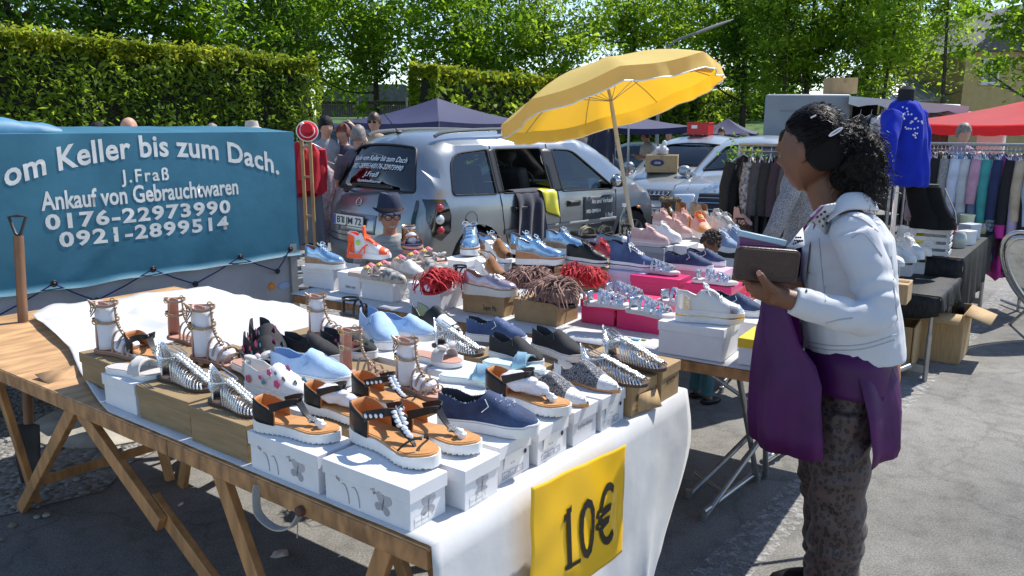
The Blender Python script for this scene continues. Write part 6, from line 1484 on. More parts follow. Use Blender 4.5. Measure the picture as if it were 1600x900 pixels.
@kind('heel_mule', 'block_heel_mule')
def _(t):
 L = .21; w = .04; zt = lambda x: smooth([(0, .118), (.15, .114), (.45, .066), (.7, .032), (1, .026)], x); zb = lambda x: smooth([(0, .098), (.2, .088), (.45, .042), (.66, 0), (1, .004)], x)
 mb = MB(); sole(mb, L, w, zb, zt, g=1.05); mb.build('sole', wsole, t)
 mb = MB(); mb.loft([[V((-.072+.026*x*s_-.01*(1-z/.105), .027*y*s_, z)) for x, y in ((-1, -1), (1, -1), (1, 1), (-1, 1))] for z, s_ in ((0, .95), (.05, .85), (.105, 1.1))]); mb.build('heel', wsole, t, bevel=.004)
 H = lambda x: smooth([(.35, .03), (.45, .075), (.6, .07), (.75, .052), (.9, .038), (1, .014)], x)
 mb = MB(); mb.sheet([[surf(L, zt, H, tt, pi*k/14, w, WT, 1.02) for k in range(15)] for tt in (.40, .48, .56, .64, .72, .8, .87, .92)]); mb.build('upper', suede, t, solid=.003)
 mb = MB(); mb.tube([V((-.085+.028*(1-sin(a_))*1.2, .03*cos(a_), .150+.01*sin(a_))) for a_ in [pi*k/12 for k in range(13)]], .004, 6); mb.tube(crom([(-.05, .03, .155), (-.01, .034, .13), (.0, .035, .09)], 4), .004, 5); mb.tube(crom([(-.05, -.03, .155), (-.01, -.034, .13), (.0, -.035, .09)], 4), .004, 5); mb.build('heel_strap', suede, t)
@kind('loafer', 'wedge_loafer')
def _(t):
 L = .262; w = .045; zt = lambda x: smooth([(0, .055), (.4, .042), (.7, .034), (1, .036)], x); lv = mat('metallic_lilac', (.42, .35, .4), .25, .7, var=.12, vscale=40, bump=.1, bscale=150)
 mb = MB(); sole(mb, L, w, lambda x: .03*max(0, x-.8), zt, g=1.08, teeth=36); mb.build('sole', mat('cream_sole', (.68, .64, .56), .6), t)
 mb = MB(); sole(mb, L, w, lambda x: zt(x)-.001, lambda x: zt(x)+.004, g=1.07); mb.build('welt', wedge_t, t)
 base = lambda x: zt(x)+.002; H = lambda x: smooth([(.4, .07), (.55, .058), (.7, .045), (.85, .034), (.95, .026), (1, .012)], x); col = lambda x: smooth([(0, .062), (.1, .056), (.3, .038), (.42, .05), (.5, .06)], x)
 mb = MB(); upper(mb, L, w, base, H, col, .42); mb.build('upper', [lv, lin_b], t, ang=60)
 mb = MB()
 for sg_ in (-1, 1):
  for k in range(5): mb.tube(crom([(.02, sg_*.004, base(.6)+.06), (.03, sg_*(.014+.002*k), base(.6)+.058), (.045+.004*k, sg_*(.016+.003*k), base(.7)+.044)], 3), .002, 5)
 mb.ell((.02, 0, base(.6)+.061), (.007, .012, .006), 8, 6); mb.build('tassel', silverl, t)
@kind('espadrille_floral', 'espadrille')
def _(t):
 L = .25; w = .044; base = lambda x: .018
 mb = MB(); sole(mb, L, w, lambda x: 0, lambda x: .02, g=1.06); mb.build('sole', mat('jute_sole', (.42, .36, .28), .9, var=.25, vscale=60, bump=.6, bscale=120), t)
 H = lambda x: smooth([(.42, .062), (.6, .05), (.8, .036), (.93, .026), (1, .01)], x); col = lambda x: smooth([(0, .02), (.3, .012), (.42, .035), (.5, .06)], x)
 mb = MB(); upper(mb, L, w, base, H, col, .42); mb.build('upper', [floral_d, mat('beige_lining', (.42, .36, .32), .8)], t, ang=60)
 mb = MB(); mb.ribbon(crom([(-.1, -.034, .03), (-.118, 0, .075), (-.1, .034, .03)], 6), .014, .003, side=(.3, 0, 1)); mb.build('heel_strap', mat('beige_leather', 0), t)
kind('espadrille_white', 'espadrille')(lambda t: slip_on(mat('lace_white', (.66, .62, .58), .8, var=.15, vscale=50, bump=.4, bscale=120), mat('beige_lining', 0), mat('jute_sole', 0), False)(t))
def fringe(col, name, n=230, L=.28, mini=False):
 fm = mat(name, col, .8, var=.25, vscale=18)
 def f(t):
  w = .045
  mb = MB(); sole(mb, .25, w, lambda x: 0, lambda x: .012, g=1.03); mb.build('sole', dsole if not mini else fm, t)
  mb = MB(); mb.ell((-.01, 0, .045), (.125, .06, .045), 24, 14, nz=.5, ns=24, seed=3); mb.ell((-.07, .015, .07), (.055, .045, .04), 16, 10, nz=.45, ns=34, seed=5); mb.build('upper', fm, t)
  mb = MB(); rnd = random.Random(n)
  for _ in range(n):
   a_ = rnd.uniform(0, 6.28); s_ = rnd.uniform(.2, 1); x0 = -.02+.12*s_*cos(a_); y0 = .058*s_*sin(a_); z0 = .05+.05*sqrt(max(0, 1-s_*s_))+.03*noise.noise(V((x0*25, y0*25, n)))+rnd.uniform(0, .012); a_ = a_*.35+rnd.choice((0, 1.6, 2.4, 4.2, 5.0))+rnd.gauss(0, .5)
   dx, dy = cos(a_)*.035+rnd.gauss(0, .02), sin(a_)*.045+rnd.gauss(0, .02); ln = rnd.uniform(.4, 1.15)
   p = [V((x0, y0, z0)), V((x0+dx*.6, y0+dy*.7, z0-.004+rnd.uniform(-.006, .012))), V((x0+dx*1.2+rnd.gauss(0, .008), y0+dy*1.2+rnd.gauss(0, .008), z0-.02*ln)), V((x0+dx*1.5+rnd.gauss(0, .014), y0+dy*1.5, max(.004-(.07 if abs(y0+dy) > .06 and not mini else 0), z0-.075*ln)))]
   mb.ribbon(crom(p, 3), rnd.uniform(.004, .0065), .0015)
  o = mb.build('fringe', fm, t); o['kind'] = 'stuff'
  mb = MB()
  for k in range(3): mb.ribbon(crom([(.02+.03*k, -.05, .08), (.03+.03*k, 0, .135-.012*k), (.03+.03*k, .05, .07)], 5), .014, .003, side=(1, 0, 0))
  mb.build('strap', fm, t)
  if mini:
   tissue((.085, 0, .034), (.04, .03, .022), 'tissue', t, 7); mb = MB(); arcstrap(mb, .25, w, lambda x: .012, .78, .9, .035, .012, .003); arcstrap(mb, .25, w, lambda x: .012, .92, .8, .035, .012, .003); mb.build('toe_strap', fm, t)
 return f
kind('fringe_brown', 'fringed_boot', 'boot')(fringe((.26, .145, .115), 'taupe_suede', 420)); kind('fringe_red', 'fringed_sandal', 'sandal')(fringe((.42, .012, .02), 'red_suede', 300, mini=True))
@kind('ballerina', 'ballerina_flat')
def _(t):
 L = .26; w = .042; base = lambda x: .008
 mb = MB(); sole(mb, L, w, lambda x: 0, lambda x: .01, g=1.02); mb.build('sole', dsole, t)
 H = lambda x: smooth([(.55, .05), (.7, .042), (.85, .032), (.95, .024), (1, .01)], x); col = lambda x: smooth([(0, .052), (.1, .046), (.3, .034), (.5, .034), (.6, .045)], x)
 mb = MB(); upper(mb, L, w, base, H, col, .6); mb.build('upper', [mat('slate_leather', (.2, .25, .32), .4), blk], t, ang=60)
 mb = MB(); mb.sheet([[surf(L, base, H, tt, pi*k/14, w, WT, 1.03) for k in range(15)] for tt in (.74, .8, .86, .92, .96, .992)]); mb.build('toe_cap', w_lea, t)
@kind('ankle_boot', 'ankle_boot', 'boot')
def _(t):
 ankle(t, suede)
def ankle(t, um, fur=None):
 L = .25; w = .043; zt = lambda x: .02; base = lambda x: .018
 mb = MB(); sole(mb, L, w, lambda x: 0, zt, g=1.05); mb.build('sole', dsole, t)
 H = lambda x: smooth([(.36, .1), (.5, .075), (.66, .055), (.8, .044), (.92, .034), (1, .014)], x)
 mb = MB(); upper(mb, L, w, base, H, lambda x: smooth([(0, .13), (.36, .125), (.46, .09)], x), .36, bl=.1); mb.build('upper', [um, lin_b], t, ang=60)
 if fur:
  mb = MB()
  for k in range(26):
   a_ = 2*pi*k/26; mb.ell((-.075+.05*cos(a_), .036*sin(a_), .145+.006*sin(k*3)), (.018, .016, .017), 7, 5, nz=.4, ns=80, seed=k)
  mb.build('fur_cuff', fur, t)
kind('boot_grey', 'ankle_boot', 'boot')(lambda t: ankle(t, mat('greige_suede', (.34, .3, .25), .9, var=.15, vscale=20))); kind('boot_fur', 'fur_boot', 'boot')(lambda t: ankle(t, mat('black_quilt', (.018, .018, .02), .3, bump=.6, bscale=40), mat('brown_fur', (.12, .1, .085), .95, var=.4, vscale=60))); kind('boot_blush', 'ankle_boot', 'boot')(lambda t: ankle(t, mat('blush_suede', (.5, .32, .28), .9, var=.1)))
@kind('black_strappy', 'strappy_sandal', 'sandal')
def _(t):
 L = .25; w = .043; base = lambda x: .014
 mb = MB(); sole(mb, L, w, lambda x: 0, lambda x: .016, g=1.03); mb.build('sole', blk, t)
 for t0, t1, hg in ((.78, .7, .034), (.66, .74, .042), (.5, .58, .055), (.4, .4, .07)):
  mb = MB(); arcstrap(mb, L, w, base, t0, t1, hg, .012, .003); mb.build('strap', blk, t)
 mb = MB(); mb.ribbon([V((-.065+.045*cos(a_), .036*sin(a_), .085)) for a_ in [2*pi*k/20 for k in range(21)]], .01, .003, side=(0, 0, 1)); mb.ribbon([(-.11, 0, .012), (-.11, 0, .088)], .016, .003, side=(0, 1, 0)); mb.build('ankle_strap', blk, t)
SG = 'shoes displayed on the stall tables'
def shoe(k, label, hp_, tp_, z, sc=None, group=None, dz=0, tilt=0):
 p, q = at(*hp_, z), at(*tp_, z); rz = atan2(q.y-p.y, q.x-p.x); c = (p+q)/2; pr = proto(k)
 if sc is None: sc = max(.86, min(1.12, (q-p).length/.255))
 if pr[1] == 0:
  o = pr[0]; o.location = (c.x, c.y, z+dz); o.rotation_euler = (tilt, 0, rz); o.scale = (sc,)*3; o['label'] = label; o['group'] = group or SG
 else: o = dup(pr[0], label, (c.x, c.y, z+dz), rz, sc, group or SG)
 if tilt: o.rotation_euler = (tilt, 0, rz)
 pr[1] += 1; return o
Z1 = .8575
for a in [
 ('thong', 'black and tan thong sandal alone on the second white butterfly box', (405, 668), (528, 690), Z1),
 ('thong_jewel', 'jewelled black thong sandal on the front corner butterfly box', (560, 682), (678, 732), Z1),
 ('thong', 'tan thong sandal with white foam cubes just behind the front jewelled one', (618, 678), (748, 708), Z1+.003),
 ('thong_tissue', 'thong sandal stuffed with white tissue in the second row', (484, 640), (585, 664), Z1),
 ('thong_jewel', 'jewelled black thong sandal in the second row left of the denim shoe', (558, 626), (662, 652), Z1),
 ('slip_navy', 'large navy distressed denim slip-on at the right front of the nearest table', (690, 662), (838, 680), Z1+.002),
 ('thong_tissue', 'tissue filled thong sandal behind the large navy denim slip-on', (765, 622), (888, 650), Z1+.004),
 ('glitter_pump', 'black glitter flat with silver toe, nearer of the pair', (820, 610), (916, 636), Z1), ('glitter_pump', 'black glitter flat with silver toe, farther of the pair', (878, 592), (958, 612), Z1),
 ('fishbone', 'silver cage sandal on the crushed tan box at the right edge', (905, 586), (1012, 604), Z1), ('fishbone', 'silver cage sandal on the far right corner box', (940, 558), (1040, 580), Z1+.012),
 ('slide_blue', 'ice blue mirrored slide, nearer of the two in the middle', (690, 592), (792, 604), Z1-.0), ('slide_blue', 'ice blue mirrored slide, behind its partner near the black slip-ons', (768, 572), (840, 584), Z1),
 ('slip_black', 'black slip-on left of the glitter flats', (772, 556), (842, 576), Z1), ('slip_black', 'black slip-on with stripes in front of the gap between the tables', (838, 545), (905, 566), Z1+.004),
 ('slip_denim', 'navy slip-on at the back edge beside the table gap', (732, 528), (820, 538), Z1),
 ('fishbone', 'silver cage sandal at the back middle of the front table', (680, 540), (752, 556), Z1), ('mule_bw', 'black flat with white toe seen from its back edge', (650, 508), (722, 530), Z1),
 ('slip_blue', 'pale blue slip-on at the back, right of its partner', (604, 522), (676, 532), Z1), ('slip_blue', 'pale blue slip-on at the back, pointing to the camera', (572, 520), (612, 548), Z1),
 ('slide_grey', 'grey slide with bow beside the tallest caged sandal', (655, 560), (708, 572), Z1),
 ('glad', 'tallest taupe caged sandal stuffed with paper in the table middle', (622, 602), (694, 626), Z1), ('glad_empty', 'empty nude caged sandal just left of the tallest one', (535, 585), (612, 600), Z1), ('glad', 'caged sandal farthest back beside the table gap', (484, 520), (545, 534), Z1),
 ('slip_blue', 'pale blue slip-on in front of the black slip-ons, largest of the blue ones', (430, 590), (546, 603), Z1+.002),
 ('slip_black', 'black slip-on behind the largest pale blue one', (447, 555), (528, 566), Z1), ('slip_floral_black', 'black slip-on under the empty caged sandal', (510, 548), (582, 560), Z1),
 ('slip_floral_black', 'black flowered sneaker leaning beside the caged sandals at the left', (398, 535), (440, 582), Z1),
 ('glad', 'taupe caged sandal with paper roll in the middle of the left part', (302, 558), (385, 578), Z1), ('glad_empty', 'nude caged sandal without paper at the back left', (268, 528), (322, 540), Z1), ('glad', 'taupe caged sandal at the left end of the cloth', (152, 548), (236, 562), Z1+.006),
 ('thong', 'black ankle band sandal beside the leftmost caged sandal', (208, 556), (262, 578), Z1), ('slide_white', 'pale grey slide on the plain white box', (178, 580), (246, 592), Z1),
 ('fishbone', 'silver cage sandal on the torn tan box at the left', (254, 588), (334, 612), Z1+.005), ('fishbone', 'silver cage sandal on the tan box beside the butterfly boxes', (333, 625), (412, 652), Z1+.005),
 ('slip_floral', 'white flowered slip-on behind the first thong sandal', (392, 606), (478, 630), Z1), ('slide_grey', 'beige bow slide half hidden between silver and floral shoes', (372, 570), (420, 598), Z1+.01), ('slip_floral_black', 'black flowered slip-on behind the beige bow slide', (392, 560), (442, 590), Z1),
 ('black_strappy', 'black strappy sandal standing at the edge of the table gap', (540, 492), (590, 500), Z1-.02)]: shoe(*a)
Z2 = .872
for a in [
 ('oxford', 'metallic blue platform lace-up at the left end of the second table', (484, 418), (533, 421), .869), ('snk_neon', 'white and neon orange high-top in front of the man with the hat', (548, 402), (608, 405), Z2+.03), ('bronze_platform', 'bronze platform sandal below the tail lamp of the minivan', (636, 386), (648, 398), Z2+.03),
 ('slide_flower', 'rose decorated sandal leftmost of the flowered row', (553, 430), (588, 436), Z2), ('slide_flower', 'rose decorated sandal second in the flowered row', (580, 424), (606, 432), Z2+.006), ('slide_flower', 'rose decorated sandal third in the flowered row', (604, 416), (632, 422), Z2+.01), ('slide_flower', 'rose decorated sandal fourth in the flowered row', (628, 408), (655, 415), Z2+.014), ('slide_flower', 'rose decorated sandal at the right end of the flowered row', (648, 402), (676, 409), Z2+.018),
 ('espadrille_floral', 'dark flowered espadrille on the printed white box', (585, 436), (630, 443), Z2), ('espadrille_white', 'white lace espadrille beside the dark flowered one', (618, 428), (660, 437), Z2), ('espadrille_floral', 'dark flowered espadrille farther right behind the white one', (652, 420), (690, 430), Z2), ('slide_grey', 'beige slide behind the flowered espadrilles', (676, 408), (690, 416), Z2),
 ('fringe_red', 'red fringed sandal on the plain white box at the left', (698, 448), (668, 461), Z2), ('black_strappy', 'black lace shoe beside the left red fringed sandal', (716, 438), (740, 446), Z2),
 ('loafer', 'metallic lilac wedge loafer on the Super Me box', (728, 458), (806, 464), .853), ('oxford_tan', 'metallic blue platform shoe seen from the front', (735, 388), (733, 404), .888),
 ('heel_mule', 'white block heel with brown upper, upper one', (758, 404), (802, 412), .869), ('heel_mule', 'white block heel with brown upper, lower one', (742, 436), (796, 446), .80), ('oxford', 'metallic blue platform shoe behind the upper brown mule', (752, 396), (790, 400), Z2), ('oxford', 'metallic blue platform shoe half hidden behind the central one', (802, 396), (850, 400), Z2),
 ('oxford_tan', 'metallic blue platform shoe largest in the centre of the second table', (808, 412), (880, 414), .869), ('oxford', 'metallic blue platform shoe at the right behind the black sneaker', (855, 394), (916, 398), Z2+.01),
 ('snk_black', 'black platform sneaker with white stripes', (888, 412), (946, 418), .869), ('snk_red', 'red patent sneaker peeping out behind the black one', (928, 405), (958, 410), Z2), ('snk_hi', 'blue denim high-top with white sole', (956, 418), (1022, 424), .869),
 ('slip_navy', 'navy slip-on nearest of the pair before the child', (1040, 418), (1112, 424), .869), ('slip_navy', 'navy slip-on behind its partner before the child', (1078, 410), (1128, 416), .869),
 ('fringe_brown', 'brown fringed boot hanging over the tan box', (845, 466), (898, 482), .857), ('fringe_brown', 'brown fringed boot lying behind the first brown one', (800, 448), (868, 452), .85), ('fringe_red', 'red fringed sandal heap right of the brown fringes', (930, 448), (880, 442), .855),
 ('strappy_silver', 'glittering strappy sandal on the first pink box', (915, 476), (988, 482), .864), ('strappy_silver', 'glittering strappy sandal behind the first one', (945, 462), (1010, 470), .864), ('strappy_silver', 'glittering strappy sandal on the second pink box', (980, 486), (1056, 500), .874), ('strappy_silver', 'glittering strappy sandal leaning behind the white gold sneaker', (1040, 474), (1090, 482), .874), ('strappy_silver', 'glittering strappy sandal on the middle pink box', (1005, 424), (1058, 430), .866), ('strappy_silver', 'glittering strappy sandal below the brown wallet', (1085, 440), (1150, 446), .866),
 ('snk_white_gold', 'white sneaker with gold line on the big white box', (1060, 500), (1158, 506), .884), ('slip_navy', 'navy slip-on beside the white gold sneaker at the right end', (1120, 484), (1182, 494), .859), ('red_patent', 'red patent shoe under the wallet at the right end', (1190, 470), (1142, 482), .859),
 ('slide_stripe', 'striped sandal on the lavender box', (895, 366), (928, 374), .879), ('slide_stripe', 'striped sandal behind its partner, right of it', (925, 362), (955, 368), .879), ('ballerina', 'grey ballerina flat with white toe', (938, 376), (988, 380), .874), ('black_strappy', 'black strappy sandal beside the glass bottle', (970, 368), (1002, 374), .874),
 ('snk_pink', 'pale pink sneaker on the dark grey box', (988, 382), (1042, 386), .874), ('snk_white', 'white sneaker right behind the pale pink one', (1015, 375), (1062, 380), .874), ('snk_salmon', 'salmon high sneaker left of the child', (1042, 368), (1074, 372), .874), ('snk_salmon', 'salmon high sneaker behind its partner', (1056, 356), (1084, 360), .874), ('snk_orange', 'salmon sneaker with orange laces above the child', (1075, 362), (1112, 376), .874), ('snk_grey', 'off-white sneaker right of the orange laced one', (1098, 358), (1146, 372), .874), ('snk_grey', 'off-white sneaker lying behind, nearest the grey shirt', (1110, 366), (1160, 378), .874),
 ('snk_denim_pale', 'pale denim sneaker right of the child', (1108, 388), (1152, 396), .871), ('snk_denim_pale', 'pale denim sneaker with white toe beneath the grey sleeve', (1130, 380), (1166, 388), .871),
 ('ankle_boot', 'brown suede ankle boot in the back row', (1058, 344), (1078, 350), Z2), ('boot_fur', 'black boot with fur cuff, right one of the pair', (1050, 334), (1074, 338), Z2), ('boot_fur', 'black boot with fur cuff, left one of the pair', (1036, 340), (1052, 346), Z2), ('boot_grey', 'grey suede boot right of the fur boots', (1080, 340), (1104, 344), Z2), ('boot_grey', 'grey suede boot before the number plate', (1090, 346), (1112, 352), Z2), ('boot_blush', 'blush suede boot beside the clothes rack', (1132, 342), (1150, 348), Z2), ('boot_blush', 'blush suede boot under the grey sleeve', (1148, 350), (1172, 356), Z2), ('black_strappy', 'black strappy sandal beside the far pink box', (1150, 356), (1172, 362), Z2), ('snk_pink', 'pale pink sneaker farthest back near the fur boots', (1026, 352), (1048, 356), Z2)]: shoe(*a)
q = at(974, 372, .757); bt = thing('bottle', 'clear glass bottle standing beside the parasol pole', 'bottle', (q.x, q.y, .757))
mb = MB(); mb.lathe([(0, 0), (.034, 0), (.036, .01), (.036, .14), (.03, .17), (.014, .21), (.013, .25), (.016, .255)], 18, cap=False); mb.build('glass', glassmat('bottle_glass', (.85, .92, .9), .12), bt)
mb = MB(); mb.lathe([(.0155, .245), (.0155, .27), (0, .27)], 14, cap=False); mb.build('cap', whitep, bt)
# ---------------- people
skin_d = mat('brown_skin', (.15, .062, .03), .5, var=.1, vscale=12, bump=.08, bscale=200); skin_l = mat('fair_skin', (.5, .27, .19), .55, var=.12, vscale=14); hair_k = mat('black_hair', (.004, .003, .0028), .55, spec=.22, var=.4, vscale=60, stretch=(1, 1, 6), bump=.5, bscale=160); eye_w = mat('eye_white', (.7, .68, .65), .2)
def head_mesh(mb, c, yaw, k=1.0, pitch=0, n=36, m=30):
 M = Matrix.Rotation(yaw, 3, 'Z')@Matrix.Rotation(pitch, 3, 'Y'); g = lambda x, s: math.exp(-(x/s)**2); vs = [None]
 def P(th, ph):
  x, y, z = .097*cos(th)*cos(ph), .076*cos(th)*sin(ph), .118*sin(th)
  if z < 0:
   q = (-z/.118); y *= 1-.3*q**1.6
   x = x*(1-.12*q) + .018*q*(1 if x > 0 else 1.3) + (0 if x > 0 else .03*q)
  if x > 0:
   x += .030*g(y, .013)*(g(z+.022, .016)+.55*g(z-.002, .016)+.2*g(z-.022, .014))-.010*g(abs(y)-.032, .015)*g(z-.014, .013)+.005*g(z-.034, .009)*g(y, .05)
   x += .008*g(y, .022)*(g(z+.057, .006)+g(z+.071, .007))-.003*g(y, .022)*g(z+.064, .003)+.010*g(y, .02)*g(z+.1, .014)+.004*g(abs(y)-.045, .02)*g(z+.02, .02)
  return V((x, y, z))*k
 vs = [P(-pi/2, 0)]+[P(-pi/2+pi*i/m, 2*pi*j/n) for i in range(1, m) for j in range(n)]+[P(pi/2, 0)]; t = len(vs)-1
 fs = [(0, 1+(j+1) % n, 1+j) for j in range(n)]+[(1+i*n+j, 1+i*n+(j+1) % n, 1+(i+1)*n+(j+1) % n, 1+(i+1)*n+j) for i in range(m-2) for j in range(n)]+[(1+(m-2)*n+j, 1+(m-2)*n+(j+1) % n, t) for j in range(n)]
 mb.add([M@p+V(c) for p in vs], fs)
 for s_ in (-1, 1):
  mb.ell(M@V((-.012*k, s_*.08*k, -.004*k))+V(c), (.018*k, .009*k, .033*k), 10, 8, M=M@Matrix.Rotation(s_*.35, 3, 'Z'))
  mb.ell(M@V((-.018*k, s_*.083*k, .0*k))+V(c), (.010*k, .006*k, .026*k), 10, 8, M=M@Matrix.Rotation(s_*.5, 3, 'Z'))
 return M
def hand_mesh(mb, w_, d, up, side, k=1.0, curl=.5, n=6):
 w_ = V(w_); d = V(d).normalized(); side = V(side); side = (side-d*side.dot(d)).normalized(); up = d.cross(side)*(1 if d.cross(side).dot(V(up)) > 0 else -1); R = Matrix((d, side, up)).transposed()
 mb.ell(w_+d*.045*k, (.052*k, .040*k, .016*k), 12, 8, M=R); mb.tube([w_-d*.03*k, w_+d*.02*k], [.025*k, .026*k], n)
 for i, (o, l) in enumerate(((.027, .068), (.009, .076), (-.010, .070), (-.028, .055))):
  p = w_+d*.085*k+side*o*k; dd = d; pts = [p-d*.03*k, p]; a = 0
  for j in range(3):
   a += curl*(.5+.35*j); v = d*cos(a)-up*sin(a); p = p+v*l*k*(.45, .32, .26)[j]; pts.append(p)
  mb.tube(pts, [.010*k, .010*k, .009*k, .0082*k, .006*k], n)
 p = w_+d*.03*k+side*.032*k; q = p+(d*.5+side*.8-up*.25).normalized()*.034*k; mb.tube([w_+d*.012*k+side*.012*k, p, q, q+(d*.85+side*.35-up*.3).normalized()*.032*k], [.016*k, .0135*k, .012*k, .008*k], n)
def ell_ring(c, rx, ry, n=20, yaw=0, e=1.0):
 out = []
 for j in range(n):
  a = 2*pi*j/n; x, y = rx*cos(a), ry*sin(a); out.append(V(c)+V((x*cos(yaw)-y*sin(yaw), x*sin(yaw)+y*cos(yaw), 0)))
 return out
def person(label, loc, yaw, h, skin, shirt, trousers, hair, hairm, arms=None, lean=0, sit=False, group=None, headyaw=0, vox=.016, female=False, sleeve=.55, headpitch=.1):
 k = h/1.7; t = thing('person', label, 'person', loc, yaw, group, k)
 L_ = lambda z: lean*(z-.9)*(1 if z > .9 else 0)
 leg = [[V((0, s_*.09, .93)), V((.02, s_*.095, .5)), V((-.01, s_*.1, .09))] if not sit else [V((0, s_*.09, .9)), V((.36, s_*.14, 1.08)), V((.44, s_*.14, .68))] for s_ in (-1, 1)]
 arms = arms or [[(0, s_*.19, 1.38), (-.02, s_*.25, 1.1), (.08, s_*.24, .87)] for s_ in (-1, 1)]
 arms = [[V((p[0]+L_(p[2]), p[1], p[2])) for p in a] for a in arms]
 tor = lambda g: [ell_ring((L_(z), 0, z), a+g, b+g) for z, a, b in ((.84, .11, .155), (.95, .115, .16), (1.08, .1, .135), (1.22, .115, .15), (1.34, .11, .165), (1.41, .085, .14), (1.455, .06, .075))]
 mb = MB(); mb.loft(tor(0)); mb.tube([(L_(1.42), 0, 1.42), (L_(1.5)+.015, 0, 1.54)], [.055, .05], 10)
 hc = V((L_(1.6)+.025, 0, 1.595)); HM = head_mesh(mb, hc, headyaw, 1, headpitch, 24, 20)
 for a, s_ in zip(arms, (-1, 1)):
  mb.tube(crom(a, 4), [.05, .047, .044, .042, .04, .037, .034, .03, .026][:9], 8); d = a[2]-a[1]; hand_mesh(mb, a[2], d, (0, s_, 0), (1, 0, .2), 1, .35, 5)
 for l in leg: mb.tube(crom(l, 4), [.085, .083, .078, .07, .06, .055, .05, .045, .04], 8); mb.tube([l[2], l[2]+V((.06, 0, -.055)), l[2]+V((.15, 0, -.065))], [.04, .038, .028], 7)
 o = mb.build('body', skin, t); fuse(o, vox, 3)
 mb = MB(); mb.loft(tor(.014))
 for a in arms: q = crom(a, 4); n_ = max(2, int(len(q)*sleeve)+1); mb.tube(q[:n_], [.064-.0025*i for i in range(n_)], 8)
 o = mb.build('shirt', shirt, t); fuse(o, vox, 2); displace(o, lambda p: .009*noise.noise(p*9))
 mb = MB(); mb.loft([ell_ring((0, 0, z), a, b) for z, a, b in ((.8, .12, .165), (.9, .125, .17), (1.0, .118, .155))])
 for l in leg: mb.tube(crom(l, 4), [.098, .096, .09, .082, .075, .07, .066, .064, .062], 8)
 o = mb.build('trousers', trousers, t); fuse(o, vox, 2)
 for l in leg: mb = MB(); mb.ell(l[2]+V((.055, 0, -.055)), (.13, .045, .04), 10, 6); mb.build('shoe', blk, t)
 if hair:
  mb = MB(); n, m = 20, 12; rows = []
  for i in range(m+1):
   th = pi/2-i*(pi*.5+hair*.35)/m; row = []
   for j in range(n):
    ph = 2*pi*j/n; f = cos(ph); lim = .12 if f > .35 else -1.3
    z = .122*sin(max(th, lim*.9 if f > .35 else th)); tt = max(th, .25) if f > .5 else th
    p = V((.108*cos(tt)*cos(ph)-.004, .086*cos(tt)*sin(ph), .132*sin(tt))); p *= 1+.07*noise.noise(p*30); row.append(HM@p+hc)
   rows.append(row)
  mb.loft(rows, True); mb.build('hair', hairm, t)
 if vox < .012:
  for s_ in (-1, 1): mb = MB(); mb.ell(HM@V((.083, s_*.031, .013))+hc, .011, 8, 6); mb.build('eye', eye_w, t)
 return t, HM, hc
def cl(n, c, **k): return mat('cloth_'+n, c, .85, var=.12, vscale=14, bump=.15, bscale=60, **k)
jeans = cl('jeans', (.04, .06, .12)); dk = cl('dark', (.02, .02, .025)); brown_h = mat('brown_hair', (.06, .03, .015), .5, var=.4, vscale=50); grey_h = mat('grey_hair', (.2, .17, .15), .6, var=.4, vscale=50); red_h = mat('auburn_hair', (.16, .04, .015), .5, var=.3, vscale=50)
PG = 'visitors in the background'
def bgp(label, u, y, yaw, h, shirt, hair=None, hm=None, arms=None, lean=0, tr=None, skin=None, **k):
 p = atd(u, HOR, y); return person(label, (p.x, p.y, gz(y)), radians(yaw), h, skin or skin_l, shirt, tr or jeans, hair, hm, arms, lean, group=PG, **k)
up2 = lambda s_: [(0, s_*.19, 1.4), (.12, s_*.34, 1.5), (.06, s_*.16, 1.68)]
dn = lambda s_: [(0, s_*.19, 1.38), (-.02, s_*.25, 1.1), (.08, s_*.24, .87)]; fw = lambda s_: [(0, s_*.19, 1.38), (.05, s_*.25, 1.12), (.28, s_*.1, 1.2)]
bgp('bald man in a pink shirt behind the blue trailer', 198, 9, 60, 1.69, cl('pink', (.6, .2, .24))); bgp('dark haired person just left of the bald man', 150, 9.6, 100, 1.64, cl('navy', (.02, .03, .06)), 1, hair_k); bgp('grey haired head above the trailer edge in its right half', 333, 11, 250, 1.62, cl('grey', (.3, .3, .3)), .8, grey_h)
pp, HM, hc = bgp('person in a pale sun hat behind the right end of the trailer', 395, 12, 250, 1.66, cl('beige', (.5, .42, .33)), .8, grey_h); mb = MB(); mb.lathe([(.0, .13), (.09, .125), (.105, .04), (.17, .01), (.172, .002), (.1, .03)], 18, hc+V((0, 0, .02)), cap=False); mb.build('sun_hat', cl('straw', (.5, .45, .4)), pp)
bgp('person in a grey T-shirt half hidden behind the red hat', 508, 9.3, 300, 1.7, cl('grey', 0), .7, hair_k)
bgp('auburn haired woman in a dark vest raising her phone', 537, 9.4, 255, 1.62, cl('vest', (.05, .05, .08)), .9, red_h, [fw(-1), up2(1)]); bgp('person with grey hair seen from behind, left of the minivan', 558, 8.7, 80, 1.6, cl('slate', (.1, .11, .13)), 1.2, grey_h)
pp, HM, hc = bgp('man with sunglasses and beige jacket behind the minivan', 586, 10.6, 262, 1.76, cl('khaki', (.36, .27, .17)), .5, brown_h, [fw(-1), fw(1)]); mb = MB(); [mb.ell(HM@V((.098, s_*.032, .014))+hc, (.01, .026, .018), 8, 6) for s_ in (-1, 1)]; mb.build('sunglasses', blk, pp)
